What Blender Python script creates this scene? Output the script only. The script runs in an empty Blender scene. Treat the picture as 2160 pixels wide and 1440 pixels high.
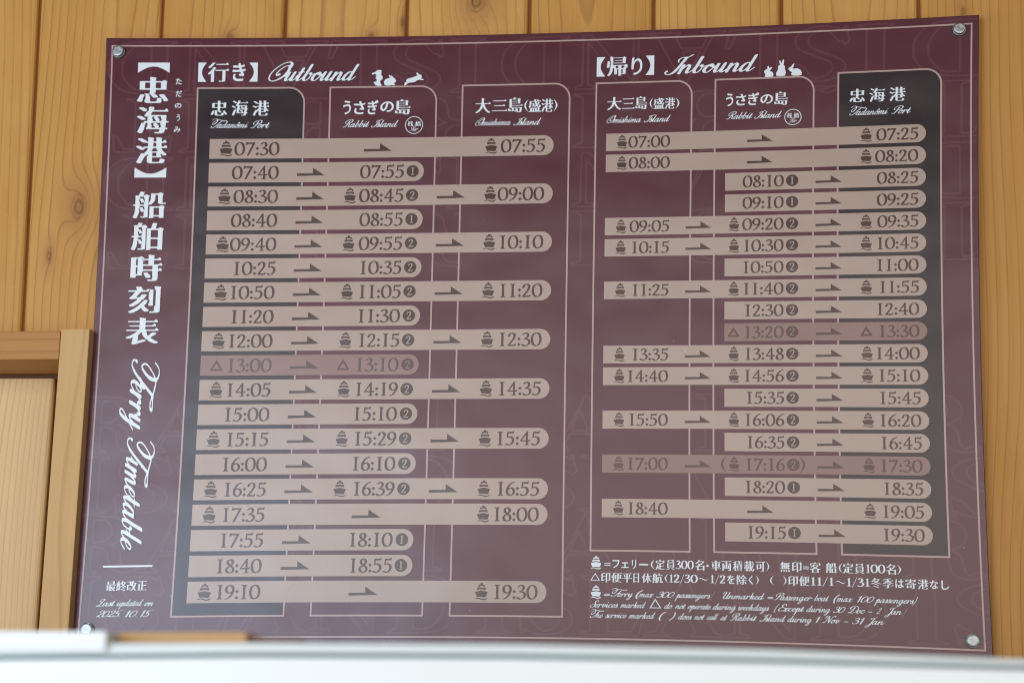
# A ferry timetable board screwed to a wall of cedar planks, seen from below.
import bpy, bmesh, math
from mathutils import Vector, Matrix
from mathutils.geometry import tessellate_polygon

scene = bpy.context.scene
# ------------------------------------------------------------------ camera, light, exposure
Z0 = 1.75                                   # height of the board's bottom edge above the floor
CAM_POS=(0.68342,-2.08778,-0.13689)
CAM_ROT=[[0.9917713, -0.1278698, 0.0062468], [0.1265532, 0.9718517, -0.1987173], [0.019339, 0.1978726, 0.980037]]
LENS=79.7433

cd = bpy.data.cameras.new('camera'); cam = bpy.data.objects.new('camera', cd); scene.collection.objects.link(cam)
cd.sensor_width = 36.0; cd.lens = LENS; cd.clip_start = .05; cd.clip_end = 60
R_ = CAM_ROT
cam.matrix_world = Matrix(((R_[0][0], R_[0][2], -R_[0][1], CAM_POS[0]), (R_[1][0], R_[1][2], -R_[1][1], CAM_POS[1]),
                           (R_[2][0], R_[2][2], -R_[2][1], CAM_POS[2] + Z0), (0, 0, 0, 1)))
cd.dof.use_dof = True; cd.dof.focus_distance = 2.11; cd.dof.aperture_fstop = 6.6
scene.camera = cam

world = bpy.data.worlds.new('World'); scene.world = world; world.use_nodes = True
bg = world.node_tree.nodes['Background']; bg.inputs[0].default_value = (1.0, .93, .86, 1); bg.inputs[1].default_value = .09

def area(name, loc, target, sx, sy, power, col):
    d = bpy.data.lights.new(name, 'AREA'); d.shape = 'RECTANGLE'; d.size = sx; d.size_y = sy; d.energy = power; d.color = col
    o = bpy.data.objects.new(name, d); scene.collection.objects.link(o); o.location = loc
    o.rotation_euler = (Vector(target) - Vector(loc)).to_track_quat('-Z', 'Y').to_euler()
    return o
# daylight through a wide glass front behind the camera, and a brighter pane near on the left
area('glass_front_daylight', (.7, -3.7, 2.08), (.6, 0, 1.80), 5.4, 2.0, 104, (1.0, .895, .84))
area('left_window_daylight', (-.95, -2.5, 1.90), (.1, 0, 1.85), 1.6, .85, 28, (.50, .71, 1.0))
area('side_fill_light', (-2.3, -1.45, 1.50), (.3, 0, 1.90), 1.2, 1.0, 23, (.97, .99, .97))  # added fill from the left to brighten the wood, not a known window

scene.view_settings.view_transform = 'Standard'; scene.view_settings.look = 'None'
scene.view_settings.exposure = 0; scene.view_settings.gamma = 1
scene.cycles.use_denoising = True; scene.cycles.filter_width = 1.1

# ------------------------------------------------------------------ helpers
def obj(name, verts, faces, mat, parent=None, smooth=False):
    me = bpy.data.meshes.new(name); me.from_pydata(verts, [], faces); me.update()
    if mat: me.materials.append(mat)
    if smooth: me.polygons.foreach_set('use_smooth', [True] * len(me.polygons))
    o = bpy.data.objects.new(name, me); scene.collection.objects.link(o)
    if parent: o.parent = parent
    return o
def tag(o, label=None, cat=None, group=None, kind=None):
    if label: o['label'] = label
    if cat: o['category'] = cat
    if group: o['group'] = group
    if kind: o['kind'] = kind
    return o
def empty(name, loc=(0, 0, 0)):
    o = bpy.data.objects.new(name, None); scene.collection.objects.link(o); o.location = loc; o.empty_display_size = .05
    return o
def nodes(name):
    m = bpy.data.materials.new(name); m.use_nodes = True
    nt = m.node_tree; return m, nt, nt.nodes['Principled BSDF']
def N(nt, typ, **kw):
    n = nt.nodes.new(typ)
    for k, v in kw.items():
        if k.startswith('i_'): n.inputs[int(k[2:])].default_value = v
        else: setattr(n, k, v)
    return n
def math_(nt, op, a, b=None, c=None):
    n = nt.nodes.new('ShaderNodeMath'); n.operation = op
    for i, v in enumerate((a, b, c)):
        if v is None: continue
        if isinstance(v, (int, float)): n.inputs[i].default_value = v
        else: nt.links.new(v, n.inputs[i])
    return n.outputs[0]

# ------------------------------------------------------------------ materials
def ink(name, col, rough=.26, var=.05):
    """printed ink under a satin laminate"""
    m, nt, b = nodes(name)
    tc = N(nt, 'ShaderNodeTexCoord')
    n1 = N(nt, 'ShaderNodeTexNoise'); n1.inputs['Scale'].default_value = 7; n1.inputs['Detail'].default_value = 4
    nt.links.new(tc.outputs['Object'], n1.inputs['Vector'])
    n2 = N(nt, 'ShaderNodeTexNoise'); n2.inputs['Scale'].default_value = 1400; n2.inputs['Detail'].default_value = 1
    nt.links.new(tc.outputs['Object'], n2.inputs['Vector'])
    f = math_(nt, 'ADD', math_(nt, 'MULTIPLY', math_(nt, 'SUBTRACT', n1.outputs[0], .5), var * 2), 1)
    f = math_(nt, 'ADD', f, math_(nt, 'MULTIPLY', math_(nt, 'SUBTRACT', n2.outputs[0], .5), var * 2))
    mx = N(nt, 'ShaderNodeVectorMath', operation='SCALE'); mx.inputs[0].default_value = col
    nt.links.new(f, mx.inputs['Scale']); nt.links.new(mx.outputs[0], b.inputs['Base Color'])
    r = math_(nt, 'ADD', math_(nt, 'MULTIPLY', n1.outputs[0], .10), rough - .05)
    nt.links.new(r, b.inputs['Roughness'])
    # the faint orange peel of the laminate film
    n3 = N(nt, 'ShaderNodeTexNoise'); n3.inputs['Scale'].default_value = 9; n3.inputs['Detail'].default_value = 2
    nt.links.new(tc.outputs['Object'], n3.inputs['Vector'])
    bp = N(nt, 'ShaderNodeBump'); bp.inputs['Strength'].default_value = .12; bp.inputs['Distance'].default_value = .02
    nt.links.new(n3.outputs[0], bp.inputs['Height']); nt.links.new(bp.outputs[0], b.inputs['Normal'])
    b.inputs['Specular IOR Level'].default_value = .45
    return m
M_MAROON = ink('maroon_print', (.080, .0160, .0275))
M_PATTERN = ink('pattern_print', (.108, .031, .044))
M_LINE = ink('rose_line_print', (.43, .30, .285))
M_CHAR = ink('charcoal_print', (.016, .0085, .0125))
M_BAR = ink('beige_print', (.395, .305, .25))
M_MUTED = ink('muted_rose_print', (.245, .150, .130))
M_INK = ink('brown_ink', (.055, .029, .022))
M_INK2 = ink('brown_ink_on_rose', (.080, .040, .033))
M_WHITE = ink('white_print', (.71, .785, .81))

def metal(name):
    m, nt, b = nodes(name)
    b.inputs['Metallic'].default_value = 1
    tc = N(nt, 'ShaderNodeTexCoord')
    n = N(nt, 'ShaderNodeTexNoise'); n.inputs['Scale'].default_value = 260; n.inputs['Detail'].default_value = 6
    nt.links.new(tc.outputs['Object'], n.inputs['Vector'])
    r = N(nt, 'ShaderNodeValToRGB'); r.color_ramp.elements[0].position = .35; r.color_ramp.elements[1].position = .7
    r.color_ramp.elements[0].color = (.22, .25, .255, 1); r.color_ramp.elements[1].color = (.44, .47, .475, 1)
    nt.links.new(n.outputs[0], r.inputs[0]); nt.links.new(r.outputs[0], b.inputs['Base Color'])
    nt.links.new(math_(nt, 'ADD', math_(nt, 'MULTIPLY', n.outputs[0], .3), .28), b.inputs['Roughness'])
    bp = N(nt, 'ShaderNodeBump'); bp.inputs['Strength'].default_value = .08; bp.inputs['Distance'].default_value = .0002
    nt.links.new(n.outputs[0], bp.inputs['Height']); nt.links.new(bp.outputs[0], b.inputs['Normal'])
    return m
M_METAL = metal('zinc_metal')

def plain(name, col, rough=.45, scale=40, var=.06):
    m, nt, b = nodes(name)
    tc = N(nt, 'ShaderNodeTexCoord'); n = N(nt, 'ShaderNodeTexNoise'); n.inputs['Scale'].default_value = scale; n.inputs['Detail'].default_value = 5
    nt.links.new(tc.outputs['Object'], n.inputs['Vector'])
    mx = N(nt, 'ShaderNodeVectorMath', operation='SCALE'); mx.inputs[0].default_value = col
    nt.links.new(math_(nt, 'ADD', math_(nt, 'MULTIPLY', math_(nt, 'SUBTRACT', n.outputs[0], .5), var * 2), 1), mx.inputs['Scale'])
    nt.links.new(mx.outputs[0], b.inputs['Base Color']); b.inputs['Roughness'].default_value = rough
    return m

def wood(name, light, mid, dark, knots=(), freq=125., axis='Z', line=.72):
    """cedar or pine sawn along the axis: growth rings cut by the board, fibres, knots. seed and grain_x are mesh attributes."""
    m, nt, b = nodes(name)
    L = nt.links.new
    tc = N(nt, 'ShaderNodeTexCoord'); sp = N(nt, 'ShaderNodeSeparateXYZ'); L(tc.outputs['Object'], sp.inputs[0])
    at = N(nt, 'ShaderNodeAttribute', attribute_name='seed'); seed = at.outputs['Fac']
    ax = N(nt, 'ShaderNodeAttribute', attribute_name='grain_x'); gx = ax.outputs['Fac']
    al = sp.outputs['Z'] if axis == 'Z' else sp.outputs['X']
    def noise(sx, sy, sz, detail=3, rough=.5, off=0.):
        c = N(nt, 'ShaderNodeCombineXYZ')
        L(math_(nt, 'MULTIPLY', gx, sx), c.inputs[0]); L(math_(nt, 'ADD', math_(nt, 'MULTIPLY', seed, 37.7), off), c.inputs[1]); L(math_(nt, 'MULTIPLY', al, sz), c.inputs[2])
        n = N(nt, 'ShaderNodeTexNoise'); n.inputs['Scale'].default_value = 1; n.inputs['Detail'].default_value = detail; n.inputs['Roughness'].default_value = rough
        L(c.outputs[0], n.inputs['Vector']); return n.outputs[0]
    wn = N(nt, 'ShaderNodeTexWhiteNoise', noise_dimensions='1D'); L(seed, wn.inputs['W'])
    sc = N(nt, 'ShaderNodeSeparateColor'); L(wn.outputs['Color'], sc.inputs[0])
    cx = math_(nt, 'MULTIPLY', math_(nt, 'SUBTRACT', sc.outputs[0], .5), .17)
    cy = math_(nt, 'ADD', math_(nt, 'MULTIPLY', sc.outputs[1], .035), .012)
    w1 = math_(nt, 'MULTIPLY', math_(nt, 'SUBTRACT', noise(2, 1, 1.3, 2), .5), .055)
    w2 = math_(nt, 'MULTIPLY', math_(nt, 'SUBTRACT', noise(1, 1, 1.2, 2, off=9.), .5), .060)
    dx = math_(nt, 'ADD', math_(nt, 'SUBTRACT', gx, cx), w1); dy = math_(nt, 'ADD', cy, w2)
    # knots push the rings aside
    blot0 = noise(160, 1, 110, 3, .6, 31.)
    kd = None; kdark = None
    for (kx, kz, rx, rz, amp) in knots:
        ex = math_(nt, 'DIVIDE', math_(nt, 'SUBTRACT', sp.outputs['X'], kx), rx); ez = math_(nt, 'DIVIDE', math_(nt, 'SUBTRACT', sp.outputs['Z'], kz), rz)
        d2 = math_(nt, 'ADD', math_(nt, 'MULTIPLY', ex, ex), math_(nt, 'MULTIPLY', ez, ez))
        halo = math_(nt, 'EXPONENT', math_(nt, 'MULTIPLY', d2, -.16)); core = math_(nt, 'MULTIPLY', math_(nt, 'EXPONENT', math_(nt, 'MULTIPLY', math_(nt, 'MULTIPLY', d2, d2), -.9)), math_(nt, 'ADD', .62, math_(nt, 'MULTIPLY', math_(nt, 'SINE', math_(nt, 'ADD', math_(nt, 'MULTIPLY', math_(nt, 'SQRT', d2), 11.), math_(nt, 'MULTIPLY', blot0, 5.))), .38)))
        dy = math_(nt, 'ADD', dy, math_(nt, 'MULTIPLY', halo, amp))
        kd = core if kd is None else math_(nt, 'MAXIMUM', kd, core)
        kdark = halo if kdark is None else math_(nt, 'MAXIMUM', kdark, halo)
    r = math_(nt, 'SQRT', math_(nt, 'ADD', math_(nt, 'MULTIPLY', dx, dx), math_(nt, 'MULTIPLY', dy, dy)))
    ph = math_(nt, 'ADD', math_(nt, 'MULTIPLY', r, freq), math_(nt, 'MULTIPLY', noise(40, 1, 2.5, 3, off=4.), .38))
    fr = math_(nt, 'FRACT', ph)
    rp = N(nt, 'ShaderNodeValToRGB'); e = rp.color_ramp.elements
    e[0].position = 0; e[0].color = (0, 0, 0, 1); e[1].position = 1; e[1].color = (.05, .05, .05, 1)
    for p, v in ((.55, .06), (.82, .22), (.915, 1.), (.965, .9)): q = e.new(p); q.color = (v, v, v, 1)
    L(fr, rp.inputs[0])
    strength = math_(nt, 'ADD', .22, math_(nt, 'MULTIPLY', noise(14, 1, 1.5, 2, off=21.), .85))
    ring = math_(nt, 'MULTIPLY', rp.outputs[0], strength)
    fib = noise(900, 1, 16, 4, .6); fib2 = noise(220, 1, 5, 3, .6, 3.); blot = noise(18, 1, 4, 3, .55, 13.)
    t = math_(nt, 'ADD', math_(nt, 'MULTIPLY', blot, .75), math_(nt, 'MULTIPLY', fib2, .35))
    t = math_(nt, 'ADD', math_(nt, 'ADD', t, math_(nt, 'MULTIPLY', fib, .26)), math_(nt, 'MULTIPLY', math_(nt, 'SUBTRACT', sc.outputs[2], .5), .42))
    cr = N(nt, 'ShaderNodeValToRGB'); cr.color_ramp.elements[0].position = .30; cr.color_ramp.elements[1].position = .95
    cr.color_ramp.elements[0].color = (*light, 1); cr.color_ramp.elements[1].color = (*mid, 1); L(t, cr.inputs[0])
    mx = N(nt, 'ShaderNodeMix', data_type='RGBA'); mx.inputs[7].default_value = (*dark, 1)
    L(math_(nt, 'MULTIPLY', ring, line), mx.inputs[0]); L(cr.outputs[0], mx.inputs[6]); col = mx.outputs[2]
    if kd is not None:
        m3 = N(nt, 'ShaderNodeMix', data_type='RGBA'); m3.inputs[7].default_value = (.30, .135, .045, 1)
        L(math_(nt, 'MULTIPLY', kdark, .55), m3.inputs[0]); L(col, m3.inputs[6]); col = m3.outputs[2]
        m4 = N(nt, 'ShaderNodeMix', data_type='RGBA'); m4.inputs[7].default_value = (.055, .024, .010, 1)
        L(math_(nt, 'MULTIPLY', kd, math_(nt, 'ADD', .55, math_(nt, 'MULTIPLY', rp.outputs[0], .4))), m4.inputs[0]); L(col, m4.inputs[6]); col = m4.outputs[2]
    L(col, b.inputs['Base Color'])
    L(math_(nt, 'ADD', .40, math_(nt, 'MULTIPLY', fib2, .18)), b.inputs['Roughness'])
    h = math_(nt, 'SUBTRACT', math_(nt, 'MULTIPLY', fib, .5), math_(nt, 'MULTIPLY', ring, .8))
    bp = N(nt, 'ShaderNodeBump'); bp.inputs['Strength'].default_value = .25; bp.inputs['Distance'].default_value = .0006
    L(h, bp.inputs['Height']); L(bp.outputs[0], b.inputs['Normal'])
    b.inputs['Specular IOR Level'].default_value = .22
    return m

# ------------------------------------------------------------------ board coordinates
# millimetres on the board, x from its left edge, y from its bottom edge, h off its face; the board's outline is very slightly waisted
WARP_X=[-0.2082, 0.0056, 0.1335, -0.0055, -0.0002, -7.406, 0.1249, 4.7553, -0.1281, 1.0335, 0.3275, 0.1083, 9.959, -0.2602, 0.2478]
WARP_Z=[-0.1679, -5.1962, 0.1888, 3.3225, -0.0903, 0.0193, 0.5359, 0.238, 0.0762, 0.2236, 6.9614, -0.1816, 0.0026, 0.1732, 0.0015]
BW, BH = 841.0, 595.43
def S(x, y, h=0.):
    a = (x / BW - .5) * 2; b = (y - BH / 2) / 294.35
    k = 0; X = x; Y = y
    pa = [1, a, a * a, a ** 3, a ** 4]; pb = [1, b, b * b, b ** 3, b ** 4]
    for i in range(5):
        for j in range(5 - i):
            X += WARP_X[k] * pa[i] * pb[j]; Y += WARP_Z[k] * pa[i] * pb[j]; k += 1
    return (X / 1000, -h / 1000, Y / 1000)

class Ink:
    """flat printed shapes: outlines (with holes) in board millimetres, filled and laid on the board's face"""
    def __init__(s): s.v = []; s.f = []
    def add(s, loops, h, step=16., clip=None):
        fine = []
        for L in loops:
            o = []
            for i in range(len(L)):
                p, q = L[i], L[(i + 1) % len(L)]
                n = max(1, int(math.hypot(q[0] - p[0], q[1] - p[1]) / step))
                for k in range(n): o.append((p[0] + (q[0] - p[0]) * k / n, p[1] + (q[1] - p[1]) * k / n))
            fine.append(o)
        # outer loops with their own holes, so that each piece is filled by itself
        def inside(p, L):
            c = False; n = len(L)
            for i in range(n):
                x0, y0 = L[i]; x1, y1 = L[i - 1]
                if (y0 > p[1]) != (y1 > p[1]) and p[0] < (x1 - x0) * (p[1] - y0) / (y1 - y0) + x0: c = not c
            return c
        depth = [sum(inside(L[0], K) for K in fine if K is not L) for L in fine]
        for i, L in enumerate(fine):
            if depth[i] % 2: continue
            grp = [L] + [K for j, K in enumerate(fine) if depth[j] == depth[i] + 1 and inside(K[0], L)]
            flat = [p for K in grp for p in K]
            tris = tessellate_polygon([[Vector((x, y, 0)) for x, y in K] for K in grp])
            if clip:
                for t in tris:
                    P = [flat[k] for k in t]
                    for lim, sg in ((clip[0], 1), (clip[1], -1)):
                        O = []
                        for i in range(len(P)):
                            p, q = P[i - 1], P[i]; u = (p[0] - lim) * sg; w = (q[0] - lim) * sg
                            if (u > 0) != (w > 0): m = u / (u - w); O.append((lim, p[1] + m * (q[1] - p[1])))
                            if w > 0: O.append(q)
                        P = O
                        if len(P) < 3: break
                    if len(P) < 3: continue
                    ar = sum(P[i - 1][0] * P[i][1] - P[i][0] * P[i - 1][1] for i in range(len(P)))
                    if abs(ar) < 1e-6: continue
                    if ar < 0: P = P[::-1]
                    b = len(s.v); s.v += [S(x, y, h) for x, y in P]; s.f.append(tuple(range(b, b + len(P))))
                continue
            b = len(s.v); s.v += [S(x, y, h) for x, y in flat]
            for t in tris:
                (ax, ay), (bx, by), (cx, cy) = (flat[k] for k in t)
                ar = (bx - ax) * (cy - ay) - (cx - ax) * (by - ay)
                if abs(ar) < 1e-7: continue
                t = tuple(b + k for k in t)
                s.f.append(t if ar > 0 else t[::-1])
        return s
    def rect(s, x0, y0, x1, y1, h, step=14.):
        nx = max(1, int((x1 - x0) / step)); ny = max(1, int((y1 - y0) / step)); b = len(s.v)
        for j in range(ny + 1):
            for i in range(nx + 1): s.v.append(S(x0 + (x1 - x0) * i / nx, y0 + (y1 - y0) * j / ny, h))
        for j in range(ny):
            for i in range(nx): k = b + j * (nx + 1) + i; s.f.append((k, k + 1, k + nx + 2, k + nx + 1))
        return s
    def band(s, outer, inner, h, step=14.):
        """a closed line between two outlines with matching corners (counter-clockwise)"""
        n = len(outer); O = []; I_ = []
        for i in range(n):
            p, q = outer[i], outer[(i + 1) % n]; r, w = inner[i], inner[(i + 1) % n]
            m = max(1, int(math.hypot(q[0] - p[0], q[1] - p[1]) / step))
            for k in range(m):
                u = k / m; O.append((p[0] + (q[0] - p[0]) * u, p[1] + (q[1] - p[1]) * u)); I_.append((r[0] + (w[0] - r[0]) * u, r[1] + (w[1] - r[1]) * u))
        b = len(s.v); m = len(O); s.v += [S(x, y, h) for x, y in O] + [S(x, y, h) for x, y in I_]
        for i in range(m): j = (i + 1) % m; s.f.append((b + i, b + j, b + m + j, b + m + i))
        return s
    def build(s, name, mat, parent): return obj(name, s.v, s.f, mat, parent)

# ------------------------------------------------------------------ lettering
# advance widths, then outlines: first point, then steps, in whole units
SCRIPT_ADVANCES = {'a': 0.95, 'b': 0.82, 'c': 0.68, 'd': 0.95, 'e': 0.66, 'g': 0.95, 'h': 1.0, 'i': 0.54, 'k': 0.92, 'l': 0.52, 'm': 1.38, 'n': 0.98, 'o': 0.74, 'p': 0.85, 'r': 0.72, 's': 0.55, 't': 0.54, 'u': 0.98, 'v': 0.8, 'w': 1.15, 'x': 0.85, 'y': 0.95, 'O': 1.5, 'I': 0.95, 'J': 1.0, 'T': 1.32, 'F': 1.34, 'P': 1.12, 'R': 1.48, 'L': 1.15, 'U': 1.42, 'S': 0.98, 'E': 1.02, 'D': 1.45, 'N': 1.35, '0': 0.95, '1': 0.75, '2': 0.95, '3': 0.92, '5': 0.95, '.': 0.6, '=': 1.0, '-': 0.8, '(': 0.55, ')': 0.55, 'ô': 0.74}
FIGURE_ADVANCES = {'0': 0.78, '1': 0.54, '2': 0.69, '3': 0.66, '4': 0.78, '5': 0.71, '6': 0.68, '7': 0.73, '8': 0.68, '9': 0.68, ':': 0.3}
LEGEND_ADVANCES = {'0': 0.78, '1': 0.54, '2': 0.69, '3': 0.66, '/': 0.5}
CAPITAL_ADVANCES = {'I': 0.64, 'L': 0.92, 'A': 1.1, 'N': 1.08, 'D': 1.05, 'S': 0.84, 'R': 1.05, 'B': 0.98, 'T': 0.98}
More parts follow.
